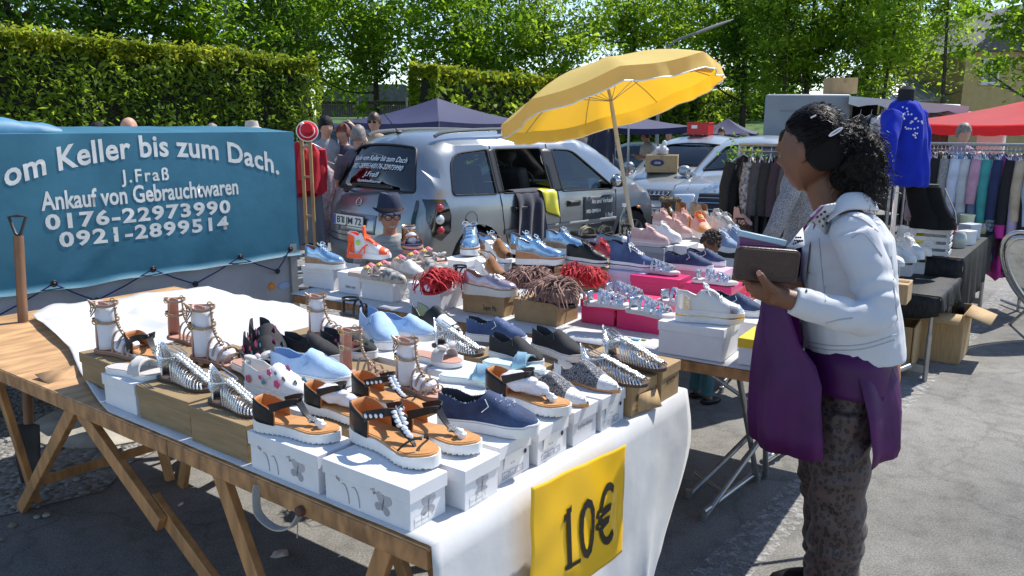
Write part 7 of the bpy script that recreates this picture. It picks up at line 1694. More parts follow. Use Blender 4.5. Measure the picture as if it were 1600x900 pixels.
bgp('man in a light blue shirt shading his eyes under the far pavilion', 1128, 20, 250, 1.74, cl('sky', (.3, .45, .65)), .6, brown_h, [up2(-1), dn(1)]); bgp('woman in a white shirt at the table beside the striped post', 1018, 16, 200, 1.62, cl('offwhite', (.6, .56, .54)), 1.1, brown_h, [fw(-1), fw(1)], .15)
bgp('dark haired person left of the red crate', 1046, 17.5, 250, 1.66, dk, 1.1, hair_k); bgp('person in a white T-shirt below the raised tailgate', 908, 12.3, 200, 1.58, cl('white', (.62, .62, .62)), .7, brown_h, [fw(-1), fw(1)], .25); bgp('small child in a red and white top behind the parasol pole', 983, 13, 270, 1.05, cl('red', (.5, .05, .06), col2=(.6, .55, .55)), .8, brown_h); bgp('grey haired shopper behind the rail of clothes under the red canopy', 1506, 9.2, 260, 1.62, cl('mauve', (.3, .2, .28)), .9, grey_h)
p = atd(603, HOR, 5.9)
mt, HM, hc = person('smiling man in a blue trilby and black glasses sitting behind the shoe tables', (p.x, p.y, -.56), radians(283), 1.62, mat('ruddy_skin', (.5, .22, .15), .55, var=.15, vscale=14), mat('striped_hoodie', (.28, .28, .26), .9, col2=(.45, .44, .42), vscale=5, stretch=(1, 1, 9), detail=1), dk, .5, grey_h, sit=True, vox=.0085, headyaw=.12, headpitch=.05, lean=.1)
hat_m = cl('trilby', (.022, .03, .065)); F_ = lambda *a: HM@V(a)+hc
mb = MB(); rings = []
for z, r, e in ((.05, 1.02, 1), (.06, 1, 1), (.1, .98, 1), (.15, .88, 1), (.175, .7, 1), (.16, .3, 1)): rings.append([F_(.108*r*cos(a)-.004, .092*r*sin(a)*(1-.25*max(0, z-.1)/.075*abs(cos(a))), z+(.012*abs(sin(a)) if z > .12 else 0)) for a in [2*pi*j/24 for j in range(24)]])
mb.loft(rings, True); ht = mb.build('hat', hat_m, mt); mb = MB(); mb.sheet([[F_((.105+q)*cos(a)-.004, (.09+q*.75)*sin(a), .052-.02*q/.055*cos(a)+.022*q/.055*abs(sin(a))**2) for q in (-.004, .02, .05)] for a in [2*pi*j/28 for j in range(29)]]); b_ = mb.build('hat_brim', hat_m, mt, solid=.003); b_.parent = ht
mb = MB(); mb.loft([[F_(.112*cos(a)-.004, .096*sin(a), z) for a in [2*pi*j/24 for j in range(24)]] for z in (.056, .082)], False); b_ = mb.build('hat_band', cl('band', (.1, .06, .06)), mt); b_.parent = ht
mb = MB()
for s_ in (-1, 1): mb.tube([F_(.112-.01*(cos(a) > 0)*0, s_*.034+.026*cos(a), .010+.018*sin(a)) for a in [2*pi*j/16 for j in range(16)]], .0022, 5, True); mb.tube([F_(.108, s_*.06, .014), F_(-.01, s_*.084, .012)], .003, 5)
mb.tube([F_(.114, -.01, .012), F_(.114, .01, .012)], .003, 5); mb.build('glasses', blk, mt)
mb = MB(); mb.sheet([[F_(.098-.004*abs(y/.02)**2, y, -.060+d_+.005*(abs(y)/.022)**2) for y in (-.022, -.011, 0, .011, .022)] for d_ in (0, -.006)]); mb.build('teeth', eye_w, mt, solid=.003)
mb = MB(); mb.box((.05, 0, .78), (.42, .42, .05)); [mb.bar((.05+x*.18, y*.18, .76), (.05+x*.2, y*.2, .2), .03, .03) for x in (-1, 1) for y in (-1, 1)]
so_ = thing('stool', 'low black stool under the seated man with the trilby', 'stool', (p.x, p.y, 0), radians(283)); mb.v = [(x, y, z*.34) for x, y, z in mb.v]; mb.build('seat', black_pl, so_)
ch, HM, hc = person('small child with short dark curls peeping between the shoe tables', (1.13, 4.53, 0), radians(20), 1.02, skin_d, cl('teal', (.03, .1, .13)), cl('teal_jeans', (.03, .1, .13)), 0, None, vox=.012, headpitch=.25)
mb = MB(); rnd = random.Random(4)
for _ in range(260):
 th = rnd.uniform(-.15, 1.57); ph = rnd.uniform(0, 6.28)
 if cos(ph) > .55 and th < .5: continue
 mb.ell(HM@V((.1*cos(th)*cos(ph), .082*cos(th)*sin(ph), .122*sin(th)))+hc, rnd.uniform(.012, .019), 6, 4, nz=.3, ns=60, seed=rnd.random()*9)
mb.build('hair', mat('curly_hair', (.03, .018, .01), .7, var=.4, vscale=80), ch)
chk = mat('grey_check', (.13, .13, .135), .9, col2=(.3, .3, .31), vscale=150, detail=0, bump=.2, bscale=200); p = atd(1272, HOR, 4.8)
person('visitor in a grey checked top hidden behind the woman with the wallet', (p.x, p.y, 0), radians(150), 1.6, skin_d, chk, dk, .8, hair_k, [[(0, -.19, 1.38), (.0, -.26, 1.1), (.2, -.2, .9)], [(0, .2, 1.38), (.1, .36, 1.1), (.26, .34, .84)]], .12, vox=.013, sleeve=.95)
# ---- the woman in the white jacket
WY = 2.45
W0 = thing('person', 'woman in a white jacket and leopard trousers looking at the shoes, wallet in hand', 'person', (1.1, WY, 0), radians(176))
wp = lambda u, v, y=WY: atd(u, v, y)
def srow(v, uL, uR, dep, n=28, yc=WY):
 a, b = wp(uL, v, yc), wp(uR, v, yc); c = (a+b)/2; return ell_ring(c, (b.x-a.x)/2, dep/2, n)
hcW = wp(1270, 236, 2.47); HY = radians(180-52)
mb = MB(); HMw = head_mesh(mb, hcW, HY, 1.03, .14, 48, 40)
mb.tube([wp(1276, 262, 2.49), wp(1298, 318, 2.47), wp(1312, 350, 2.46)], [.056, .056, .08], 16)
mb.loft([srow(v, a, b, d) for v, a, b, d in ((345, 1275, 1365, .22), (372, 1265, 1378, .3), (420, 1262, 1382, .28), (500, 1262, 1390, .26), (560, 1268, 1372, .24), (600, 1268, 1360, .24))])
sh_, el, wr = wp(1336, 368, 2.28), wp(1366, 492, 2.17), wp(1226, 466, 2.16); sh2, el2, wr2 = wp(1315, 362, 2.64), wp(1300, 470, 2.68), wp(1235, 446, 2.42)
for a in ((sh_, el, wr), (sh2, el2, wr2)): mb.tube(crom(a, 6), [.055, .052, .05, .048, .046, .045, .043, .041, .038, .035, .032, .03, .028], 12)
dL = (wp(1186, 452, 2.17)-wr).normalized(); k_ = .98
mb.ell(wr+dL*.05+V((0, .006, .006)), (.05, .020, .034), 14, 10); mb.tube([wr-dL*.02, wr+dL*.03], [.029, .030], 10)
mb.tube(crom([wr+dL*.03+V((0, -.012, .012)), wp(1203, 449, 2.135), wp(1193, 437, 2.12), wp(1185, 426, 2.118)], 4), [.0165, .016, .0155, .015, .0145, .0135, .013, .0125, .012, .0115, .011, .0105, .008], 10)
for i, (u, v) in enumerate(((1168, 441), (1172, 449), (1182, 457), (1193, 463))):
 b0 = wr+dL*(.075-.012*i)+V((0, .012+.004*i, .010-.012*i)); e0 = wp(u, v, 2.17+.006*i); mb.tube(crom([b0-dL*.02, b0, e0, e0+V((.012, .03, .012)), e0+V((.03, .045, .02))], 3), [.0105]*10+[.0095, .009, .007], 8)
hand_mesh(mb, wr2, (-.9, -.25, .0), (0, -1, 0), (0, 0, 1), .95, .2, 8)
legs = [[(1316, 600, 2.40, .06), (1312, 700, 2.36, .06), (1310, 800, 2.36, .06), (1306, 930, 2.37, .045)], [(1288, 600, 2.54, .06), (1282, 700, 2.55, .06), (1284, 800, 2.56, .06), (1290, 920, 2.56, .045)]]
for l in legs:
 f = [wp(u, v, y) for u, v, y, r in l]; f.append(V((f[-1].x, f[-1].y, .05))); mb.tube(f, [r for *_, r in l]+[.04], 12); mb.ell(f[-1]+V((-.06, 0, -.012)), (.12, .042, .035), 12, 8)
o = mb.build('body', skin_d, W0, world=True); fuse(o, .0052, 4, .4)
for s_ in (-1, 1): mb = MB(); mb.ell(HMw@(V((.064, s_*.031, .013))*1.03)+hcW, .012, 10, 8); mb.build('eye', eye_w, W0, world=True)
mb = MB(); q = wp(1186, 427, 2.1085); mb.ell(q, (.0075, .0025, .009), 10, 6, M=Matrix.Rotation(-.5, 3, 'Y')); mb.build('thumb_nail', mat('nail', (.45, .2, .15), .25), W0, world=True)
mb = MB(); rows = []; n = 40
for i in range(19):
 row = []
 for j in range(n):
  ph = 2*pi*j/n; f = cos(ph); low = smooth([(-.55, -.6), (-.2, -.35), (-.08, .12), (.25, .42), (.6, .5), (1, .62)], f); th = pi/2-(pi/2-low)*i/18
  p = V((.104*cos(th)*f-.006, .083*cos(th)*sin(ph), .128*sin(th)+.004)); fl = 1+.02*noise.noise(p*22)+.012*sin(ph*26+6*noise.noise(p*15)); p *= fl
  if i == 18: p *= .93
  row.append(HMw@(p*1.03)+hcW)
 rows.append(row)
mb.loft(rows, True); hr = mb.build('hair', hair_k, W0, world=True, ang=60)
mb = MB(); rnd = random.Random(12); tc = [wp(1318, 226, 2.43), wp(1340, 248, 2.42), wp(1350, 282, 2.42), wp(1340, 232, 2.45), wp(1324, 268, 2.44)]; tr_ = [.062, .078, .062, .06, .06]
for c, r in zip(tc, tr_): mb.ell(c, (r, r*.85, r*1.05), 26, 18, nz=.3, ns=30, seed=r*99)
hc_ = mb.build('curls', hair_k, W0, world=True); fuse(hc_, .006, 1); displace(hc_, lambda p: .010*noise.noise(p*70)+.006*noise.noise(p*150)); hc_.parent = hr
mb = MB()
def curl(c, d, ln, r, turns):
 d = d.normalized(); x = d.orthogonal().normalized(); y = d.cross(x); a0 = rnd.random()*6.28; pts = []
 for k in range(int(5*turns)+2):
  t = k/(5*turns+1); pts.append(c+d*ln*t+x*(r*cos(a0+t*turns*6.28))+y*(r*sin(a0+t*turns*6.28))+V((0, 0, -ln*.35*t*t)))
 mb.tube(pts, .0007, 3)
for _ in range(1500):
 i = rnd.randrange(5); d = V((rnd.gauss(0, 1), rnd.gauss(0, 1), rnd.gauss(0, 1))).normalized(); c = tc[i]+V((d.x*tr_[i], d.y*tr_[i]*.85, d.z*tr_[i]*1.05))*rnd.uniform(.8, 1.02); far = rnd.random() < .2
 curl(c, d+V((.6 if far else .15, 0, -.25)), rnd.uniform(.025, .065 if far else .045), rnd.uniform(.003, .008), rnd.uniform(1, 2.6))
for _ in range(260):
 th = rnd.uniform(.1, 1.5); ph = rnd.uniform(1.2, 5.08); c = HMw@(V((.106*cos(th)*cos(ph)-.006, .085*cos(th)*sin(ph), .130*sin(th)))*1.05)+hcW; curl(c, (c-hcW)+V((.12, 0, .0)), rnd.uniform(.01, .03), .002, .8)
for _ in range(420):
 th = rnd.uniform(-.1, 1.5); ph = rnd.choice((-1, 1))*rnd.uniform(.5, 1.9); dS = V((cos(th)*cos(ph), cos(th)*sin(ph), sin(th))); dE = V((-.92, rnd.uniform(-.3, .3), .12+rnd.uniform(-.1, .3)))
 if th < smooth([(-.55, -.6), (-.2, -.35), (-.08, .12), (.25, .42), (.6, .5), (1, .62)], cos(ph))+.06: continue
 mb.tube([HMw@(V((.104*q.x-.006, .083*q.y, .128*q.z+.004))*(1.03*(1.03+.012*rnd.random())))+hcW for q in [dS.lerp(dE, k/7).normalized() for k in range(8)]], .0011, 3)
fz = mb.build('frizz', mat('frizz_hair', (.008, .005, .0045), .5, spec=.3), W0, world=True); fz['kind'] = 'stuff'; fz.parent = hr
mb = MB(); c = wp(1306, 206, 2.355); mb.tube([c+V((.017*cos(a)+.006*sin(a), 0, .008*sin(a)+.009*cos(a))) for a in [2*pi*j/18 for j in range(18)]], .0022, 6, True); q = mb.build('hair_clip', mat('pearl', (.75, .73, .75), .3), W0, world=True); q.parent = hr
mb = MB(); mb.tube([wp(1267, 184, 2.372), wp(1275, 180, 2.374)], .0022, 6); q = mb.build('hair_pin', mat('pearl', 0), W0, world=True); q.parent = hr
jm = mat('white_jacket', (.53, .54, .58), .75, var=.04, vscale=9, bump=.14, bscale=22, detail=8, sheen=.2)
mb = MB(); mb.loft([srow(v, a, b, d) for v, a, b, d in ((332, 1290, 1362, .16), (345, 1276, 1374, .25), (368, 1262, 1386, .34), (410, 1258, 1391, .34), (450, 1254, 1395, .33), (500, 1254, 1403, .33), (538, 1257, 1408, .33), (552, 1262, 1407, .33))])
q = crom((sh_, el, wr), 8); mb.tube(q[:-1], [.068-.026*i/15 for i in range(16)], 14); mb.ell(sh_+V((0, .015, .0)), (.068, .06, .068), 14, 10); q2 = crom((sh2, el2, wr2), 8); mb.tube(q2[:-2], [.07-.026*i/14 for i in range(15)], 12)
jk = mb.build('jacket', jm, W0, world=True); fuse(jk, .006, 7, .5)
elL = local(W0).inverted()@el
def wrinkle(p):
 e = (p-elL).length; w_ = math.exp(-(e/.16)**2); s_ = sin(((p.x*.4+p.z)*95+6*noise.noise(p*7)))
 return .0025*noise.noise(p*14)+.005*w_*s_+.0025*noise.noise(V((p.x*30, p.y*30, p.z*7)))
displace(jk, wrinkle)
zip_m = mat('zip_metal', (.12, .12, .12), .35, .8); seam = mat('jacket_seam', (.36, .37, .41), .8)
def nearj(u, v, y): return wp(u, v, y)
JO = [jk]
def onjacket(u, v, off=.004):
 M = local(W0); Mi = M.inverted(); o_ = Mi@CAM; d_ = Mi.to_3x3()@ray(u, v); d_.normalize(); hs = [h[1] for h in (x.ray_cast(o_, d_) for x in JO) if h[0]]; p = M@min(hs, key=lambda q: (q-o_).length) if hs else wp(u, v, 2.28); return p-ray(u, v).normalized()*off
mb = MB(); mb.tube([onjacket(u, v) for u, v in ((1273, 352), (1266, 385), (1262, 425), (1260, 455))], .0032, 6); mb.tube([onjacket(u, v) for u, v in ((1252, 505), (1254, 525), (1256, 546))], .0036, 6); mb.ell(onjacket(1251, 502, .008), (.006, .004, .014), 8, 6); mb.build('zip', zip_m, W0, world=True)
for pts in (((1392, 400), (1397, 450), (1402, 500)), ((1262, 541), (1300, 547), (1350, 545), (1400, 530)), ((1318, 335), (1345, 342), (1372, 362)), ((1290, 505), (1310, 500), (1332, 497)), ((1236, 452), (1232, 466), (1234, 482)), ((1262, 534), (1300, 540), (1350, 538), (1401, 522)), ((1330, 372), (1350, 365), (1378, 400)), ((1280, 372), (1284, 420), (1290, 470))):
 mb = MB(); mb.tube([onjacket(u, v, .001) for u, v in crom([(u, v, 0) for u, v in pts], 4) for u, v in ((u, v),)] if False else [onjacket(p.x, p.y, .0008) for p in crom([(u, v, 0) for u, v in pts], 4)], .0019, 5); mb.build('seam', seam, W0, world=True)
def flap(name, pts, m=jm, off=.010, th=.006):
 mb = MB(); P_ = [onjacket(u, v, off)+V((0, dy, 0)) for u, v, dy in pts]; c = sum(P_, V())/len(P_)+V((0, -.004, 0)); mb.add(P_+[c], [(i, (i+1) % len(P_), len(P_)) for i in range(len(P_))]); return mb.build(name, m, W0, world=True, solid=th, subd=0)
lp = flap('lapel', [(1284, 322, 0), (1306, 318, 0), (1296, 352, 0), (1290, 366, 0), (1272, 345, 0), (1266, 338, 0)])
lp2 = flap('lapel', [(1231, 384, .0), (1252, 362, 0), (1256, 384, 0), (1247, 386, 0)], off=.012)
mb = MB(); a0, a1 = [], []
rows = [[wp(1302, 322, 2.36), wp(1318, 302, 2.34), wp(1350, 300, 2.40), wp(1352, 303, 2.56), wp(1322, 305, 2.64)], [wp(1290, 350, 2.30), wp(1322, 330, 2.29), wp(1366, 330, 2.38), wp(1370, 332, 2.6), wp(1330, 335, 2.68)]]
rows = [crom(r, 5) for r in rows]; mid = [(a+b)/2+V((0, -.012, .008)) for a, b in zip(*rows)]; mb.sheet([rows[0], mid, rows[1]]); JO.append(mb.build('collar', jm, W0, world=True, solid=.006, subd=1, ang=180)); JO.append(lp); bpy.context.evaluated_depsgraph_get().update()
mb = MB()
for u, v in ((1277, 339), (1283, 335), (1289, 331), (1281, 346), (1287, 342), (1293, 338), (1286, 353), (1292, 349)): mb.ell(onjacket(u, v, .005), .0044, 8, 6)
for i in range(3):
 for j in range(5-i): mb.ell(wp(1240+j*3.4+i*2.0, 381-i*5-j*1.2*(0 if i else 1), 2.17), .0032, 6, 5)
mb.build('studs', mat('stud_metal', (.07, .07, .075), .3, .8), W0, world=True)
mb = MB(); mb.add([wp(1229, 386, 2.19), wp(1254, 356, 2.24), wp(1257, 384, 2.20), wp(1246, 387, 2.18)], [(0, 1, 2, 3)]); mb.build('lapel', jm, W0, world=True, solid=.005)
tm = mat('purple_chiffon', (.072, .003, .085), .55, var=.2, vscale=7, bump=.2, bscale=26); n, L, b = nodes_of(tm); tl = n.new('ShaderNodeBsdfTransparent'); tl.inputs[0].default_value = (.5, .1, .55, 1); mx = n.new('ShaderNodeMixShader'); mx.inputs[0].default_value = .2; L.new(b.outputs[0], mx.inputs[1]); L.new(tl.outputs[0], mx.inputs[2]); L.new(mx.outputs[0], n['Material Output'].inputs[0])
uc = 1290
def tun(v, ph, rf, rb, ry=.2):
 c = wp(uc, v); r = (rf if cos(ph) > 0 else rb)/508; return V((c.x-r*cos(ph), WY-ry*sin(ph), c.z))
def flapw(name, p0, p1, rows, m=tm):
 mb = MB(); mb.sheet([[tun(v+hem*sin(pi*i/23), p0+(p1-p0)*i/23+sk, rf+(5*sin(i*1.15+v*.012)+2*sin(i*2.3))*min(1, (v-420)/160), rb+(5*sin(i*1.25+v*.012))*min(1, (v-420)/160), ry*(1+.055*sin(i*1.15+v*.012)*min(1, max(0, v-420)/160))) for i in range(24)] for v, rf, rb, ry, sk, hem in rows]); return mb.build(name, m, W0, world=True, solid=.0015, ang=180)
flapw('tunic_front', radians(-95), radians(66), [(392, 46, 60, .09, -.8, 0), (430, 82, 80, .11, -.75, 0), (470, 101, 100, .13, -.42, 0), (520, 108, 100, .15, -.2, 0), (548, 110, 100, .172, .0, 0), (575, 113, 100, .195, .05, 0), (600, 116, 100, .205, .03, 0), (650, 120, 100, .215, .05, 5), (682, 118, 100, .21, .06, 8)])
flapw('tunic_back', radians(98), radians(255), [(500, 90, 92, .12, 0, 0), (545, 95, 100, .14, .02, 0), (575, 100, 110, .18, .02, 0), (620, 100, 113, .21, .06, 0), (670, 100, 113, .21, .12, 4), (694, 100, 108, .2, .14, -10)])
mb = MB(); mb.loft([srow(v, a, b, d) for v, a, b, d in ((535, 1262, 1380, .32), (560, 1255, 1384, .34), (592, 1254, 1382, .35), (600, 1256, 1380, .35))], False); mb.build('tunic_waist', tm, W0, world=True, solid=.002)
mb = MB(); rows = [[onjacket(1252, 360, .004), onjacket(1270, 338, .004), onjacket(1286, 322, .004)], [wp(1234, 384, 2.22), wp(1254, 362, 2.26), wp(1276, 335, 2.3)]]; mb.sheet(rows); mb.build('scarf', mat('scarf_print', (.12, .01, .1), .6, col2=(.45, .08, .25), vscale=30), W0, world=True, solid=.006)
mb = MB(); mb.tube(crom([wp(1262, 352, 2.25), wp(1274, 338, 2.28), wp(1280, 322, 2.32)], 5), .0025, 6); mb.build('necklace', mat('necklace', (.4, .33, .25), .4, .6), W0, world=True)
lm = mat('leopard_velvet', (.2, .14, .135), .5, sheen=.12); n, L, b = nodes_of(lm); tcn = n.new('ShaderNodeTexCoord'); vo = n.new('ShaderNodeTexVoronoi'); vo.inputs['Scale'].default_value = 66; vo.inputs['Randomness'].default_value = 1; nz = n.new('ShaderNodeTexNoise'); nz.inputs['Scale'].default_value = 75
mp_ = n.new('ShaderNodeMapping'); mp_.inputs['Scale'].default_value = (1, 1, .75); L.new(tcn.outputs['Object'], mp_.inputs[0]); L.new(mp_.outputs[0], vo.inputs['Vector']); L.new(tcn.outputs['Object'], nz.inputs['Vector'])
ad = n.new('ShaderNodeMath'); ad.operation = 'MULTIPLY_ADD'; ad.inputs[1].default_value = .55; L.new(nz.outputs[0], ad.inputs[0]); L.new(vo.outputs['Distance'], ad.inputs[2])
rp = n.new('ShaderNodeValToRGB'); rp.color_ramp.interpolation = 'LINEAR'; e = rp.color_ramp.elements; e[0].position = .46; e[0].color = (.04, .022, .02, 1); e[1].position = .5; e[1].color = (.006, .005, .006, 1); e2 = rp.color_ramp.elements.new(.70); e2.color = (.006, .005, .006, 1); e3 = rp.color_ramp.elements.new(.74); e3.color = (.062, .036, .034, 1); L.new(ad.outputs[0], rp.inputs[0]); L.new(rp.outputs[0], b.inputs['Base Color'])
mb = MB(); mb.loft([srow(v, a, c, d) for v, a, c, d in ((545, 1264, 1376, .3), (575, 1262, 1374, .31), (600, 1260, 1370, .31), (640, 1256, 1362, .3), (668, 1256, 1358, .26))])
for l, wd in zip((((1317, 640, 2.38), (1312, 720, 2.36), (1308, 800, 2.36), (1304, 870, 2.37), (1300, 950, 2.37)), ((1291, 640, 2.53), (1284, 720, 2.55), (1290, 800, 2.56), (1294, 870, 2.56), (1294, 940, 2.56))), ((.096, .088, .086, .088, .095), (.09, .08, .075, .08, .09))):
 f = [wp(*x) for x in l]; f[-1].z = .03; mb.tube(crom(f, 5), [interp([(0, wd[0]), (5, wd[1]), (10, wd[2]), (15, wd[3]), (20, wd[4])], i) for i in range(21)], 18)
o = mb.build('trousers', lm, W0, world=True); fuse(o, .008, 3); displace(o, lambda p: .009*noise.noise(V((p.x*10, p.y*10, p.z*16)))+.004*sin(p.z*60+7*noise.noise(p*6)))
for c in (wp(1306, 930, 2.37), wp(1290, 920, 2.56)): mb = MB(); mb.ell(V((c.x-.07, c.y, .04)), (.14, .05, .04), 14, 8); mb.build('shoe', blk, W0, world=True)
wl = thing('wallet', 'large dark brown leather wallet held by the woman in the white jacket', 'wallet', wp(1199, 412, 2.15)[:])
cs = [wp(1149, 384, 2.155), wp(1250, 391, 2.15), wp(1246, 444, 2.15), wp(1148, 436, 2.155)]; X = (cs[1]-cs[0]+cs[2]-cs[3])/2; Y = (cs[0]-cs[3]+cs[1]-cs[2])/2; c = sum(cs, V())/4; N_ = X.normalized().cross(Y.normalized())
R = Matrix((X.normalized(), N_.cross(X.normalized()), N_)).transposed(); wm = mat('brown_leather', (.04, .019, .016), .38, var=.15, vscale=30, bump=.12, bscale=120)
mb = MB(); mb.prism(rrect(X.length, Y.length, .016), -.016, .006, M=R, c=c); mb.build('cover', wm, wl, world=True, bevel=.004)
mb = MB(); mb.tube([R@V((x, y, .0068))+c for x, y in rrect(X.length-.012, Y.length-.012, .012)], .0007, 4, True); mb.tube([R@V((x, -Y.length/2+.012, .0072))+c for x in (-X.length/2+.008, X.length/2-.008)], .001, 4); mb.build('stitching', mat('stitch_dark', (.09, .05, .04), .6), wl, world=True)
mb = MB(); mb.prism(rrect(X.length-.01, Y.length-.006, .012), -.036, -.019, M=R, c=c-V((0, 0, .003))); mb.build('inner_pocket', wm, wl, world=True, bevel=.003)
pu = thing('clutch', 'blue and purple clear fronted purse behind the brown wallet', 'purse', wp(1195, 376, 2.2)[:]); cs2 = [wp(1155, 366, 2.2), wp(1228, 382, 2.2), wp(1240, 420, 2.2), wp(1154, 420, 2.2)]
mb = MB(); mb.add(cs2+[q+V((0, .022, 0)) for q in cs2], [(0, 1, 2, 3), (7, 6, 5, 4), (0, 4, 5, 1), (1, 5, 6, 2), (2, 6, 7, 3), (3, 7, 4, 0)], smooth=False); mb.build('body', mat('purple_vinyl', (.12, .02, .14), .15, coat=1), pu, world=True, bevel=.002)
mb = MB(); mb.bar(cs2[0]+V((0, .01, .003)), cs2[1]+V((0, .01, .003)), .03, .016); mb.build('edge', mat('pale_blue_edge', (.35, .5, .6), .3), pu, world=True, bevel=.002)
bg_ = thing('shoulder_bag', 'orange brown cloth bag hanging behind the woman in the white jacket', 'bag', wp(1396, 560, 2.62)[:]); mb = MB(); mb.loft([[wp(1392+dx*w_, v, 2.62+dy*.05) for dx, dy in ((-1, -1), (0, -1.3), (1, -1), (1, 1), (0, 1.3), (-1, 1))] for v, w_ in ((500, 8), (530, 14), (570, 17), (610, 15), (626, 10))]); mb.build('body', mat('orange_cloth', (.4, .14, .03), .8, var=.15, vscale=10, bump=.3, bscale=20), bg_, world=True, subd=1, ang=180)
mb = MB(); mb.ribbon([wp(1392, 505, 2.62), wp(1375, 420, 2.62), wp(1352, 345, 2.58), wp(1330, 338, 2.5)], .02, .003, side=(0, 1, 0)); mb.build('strap', mat('orange_cloth', 0), bg_, world=True)
# ---------------- parasol, pavilions, rails, right-hand stall
py_ = 6.7; yc_m = mat('parasol_yellow', (.82, .66, .22), .75, var=.04, vscale=4, bump=.1, bscale=12); n, L, b = nodes_of(yc_m)
tl = n.new('ShaderNodeBsdfTranslucent'); tl.inputs[0].default_value = (.95, .5, .01, 1); mx = n.new('ShaderNodeMixShader'); mx.inputs[0].default_value = .42; L.new(b.outputs[0], mx.inputs[1]); L.new(tl.outputs[0], mx.inputs[2]); L.new(mx.outputs[0], n['Material Output'].inputs[0])
ub = thing('parasol', 'tilted yellow parasol with a white trimmed valance over the minivan side', 'parasol', (atd(980, HOR, py_).x+.05, py_, 0))
cR = atd(953, 149, py_); nU = V((-.27, .2, 1)).normalized(); xU = V((1, 0, .27)).normalized(); yU = nU.cross(xU)
RU, HU = .925, .27
def cpt(r, a):
 k = (a/(2*pi)*8) % 1; sag = 1-.055*sin(pi*k)*r; return cR+xU*(RU*r*cos(a)*sag)+yU*(RU*r*sin(a)*sag)+nU*(HU*(1-r**1.9)-.03*sin(pi*k)*r)
na = 96; mb = MB(); rows = [[cpt(max(r, .02), 2*pi*j/na+.2) for j in range(na+1)] for r in (.02, .15, .3, .45, .6, .75, .88, 1)]
mb.sheet(rows); mb.build('canopy', yc_m, ub, world=True, ang=25)
mb = MB(); vr = []
for q in (0, .3, .6, 1): vr.append([cpt(1, 2*pi*j/na+.2)-nU*(.11*q)+(xU*cos(2*pi*j/na+.2)+yU*sin(2*pi*j/na+.2))*(.016*sin(j*1.3)*q+.02*q*noise.noise(V((j*.4, q, 0)))) for j in range(na+1)])
mb.sheet(vr); va = mb.build('valance', yc_m, ub, world=True, ang=60); mb = MB(); mb.tube(vr[-1], .0055, 5); e_ = mb.build('white_trim', whitep, ub, world=True); e_.parent = va
for k in range(8):
 a = 2*pi*k/8+.2; mb = MB(); mb.tube([cpt(r, a)-nU*.012 for r in (.05, .3, .55, .8, .99)], .004, 5); mb.tube([cR-nU*.05, cpt(.55, a)-nU*.016], .003, 4); mb.build('rib', tube_m, ub, world=True)
pole_m = mat('pole_cream', (.5, .44, .34), .5, var=.1, vscale=8); bot = atd(977, 365, py_); hub = atd(941, 150, py_); hub = cR+nU*.0; d_ = (bot-atd(941, 152, py_)).normalized()
mb = MB(); mb.tube([cR+nU*HU*.9, cR-nU*.02, cR+d_*.12, cR+d_*((cR.z)/-d_.z)], [.012, .014, .0175, .0175], 10); mb.build('pole', pole_m, ub, world=True)
mb = MB(); mb.ell(cR+nU*(HU+.02), (.02, .02, .035), 10, 8); mb.build('finial', mat('finial', (.45, .2, .05), .5), ub, world=True)
mb = MB(); mb.lathe([(0, 0), (.24, 0), (.25, .05), (.05, .08), (.03, .3), (0, .3)], 20, (cR+d_*(cR.z/-d_.z))); mb.build('base', mat('concrete', 0), ub, world=True)
q = cpt(.93, .15); mb = MB(); mb.loft([[q+xU*x+yU*(.05*cos(a))+nU*(.035+.022*sin(a)) for a in [2*pi*j/10 for j in range(10)]] for x in (-.12, -.05, .02, .1)]); mb.build('rolled_cover', mat('orange_cover', (.8, .25, .01), .7), ub, world=True)
navy_c = mat('navy_canopy', (.02, .023, .08), .75, var=.12, vscale=2, bump=.12, bscale=6); stripe_m = mat('stripe_post', (.7, .7, .72), .7); n, L, b = nodes_of(stripe_m); tcn = n.new('ShaderNodeTexCoord'); wv = n.new('ShaderNodeTexWave'); wv.bands_direction = 'X'; wv.inputs['Scale'].default_value = 6.5; L.new(tcn.outputs['Object'], wv.inputs[0]); rp = n.new('ShaderNodeValToRGB'); rp.color_ramp.interpolation = 'CONSTANT'; rp.color_ramp.elements[0].color = (.03, .035, .12, 1); rp.color_ramp.elements[1].color = (.7, .7, .72, 1); rp.color_ramp.elements[1].position = .5; L.new(wv.outputs[0], rp.inputs[0]); L.new(rp.outputs[0], b.inputs['Base Color'])
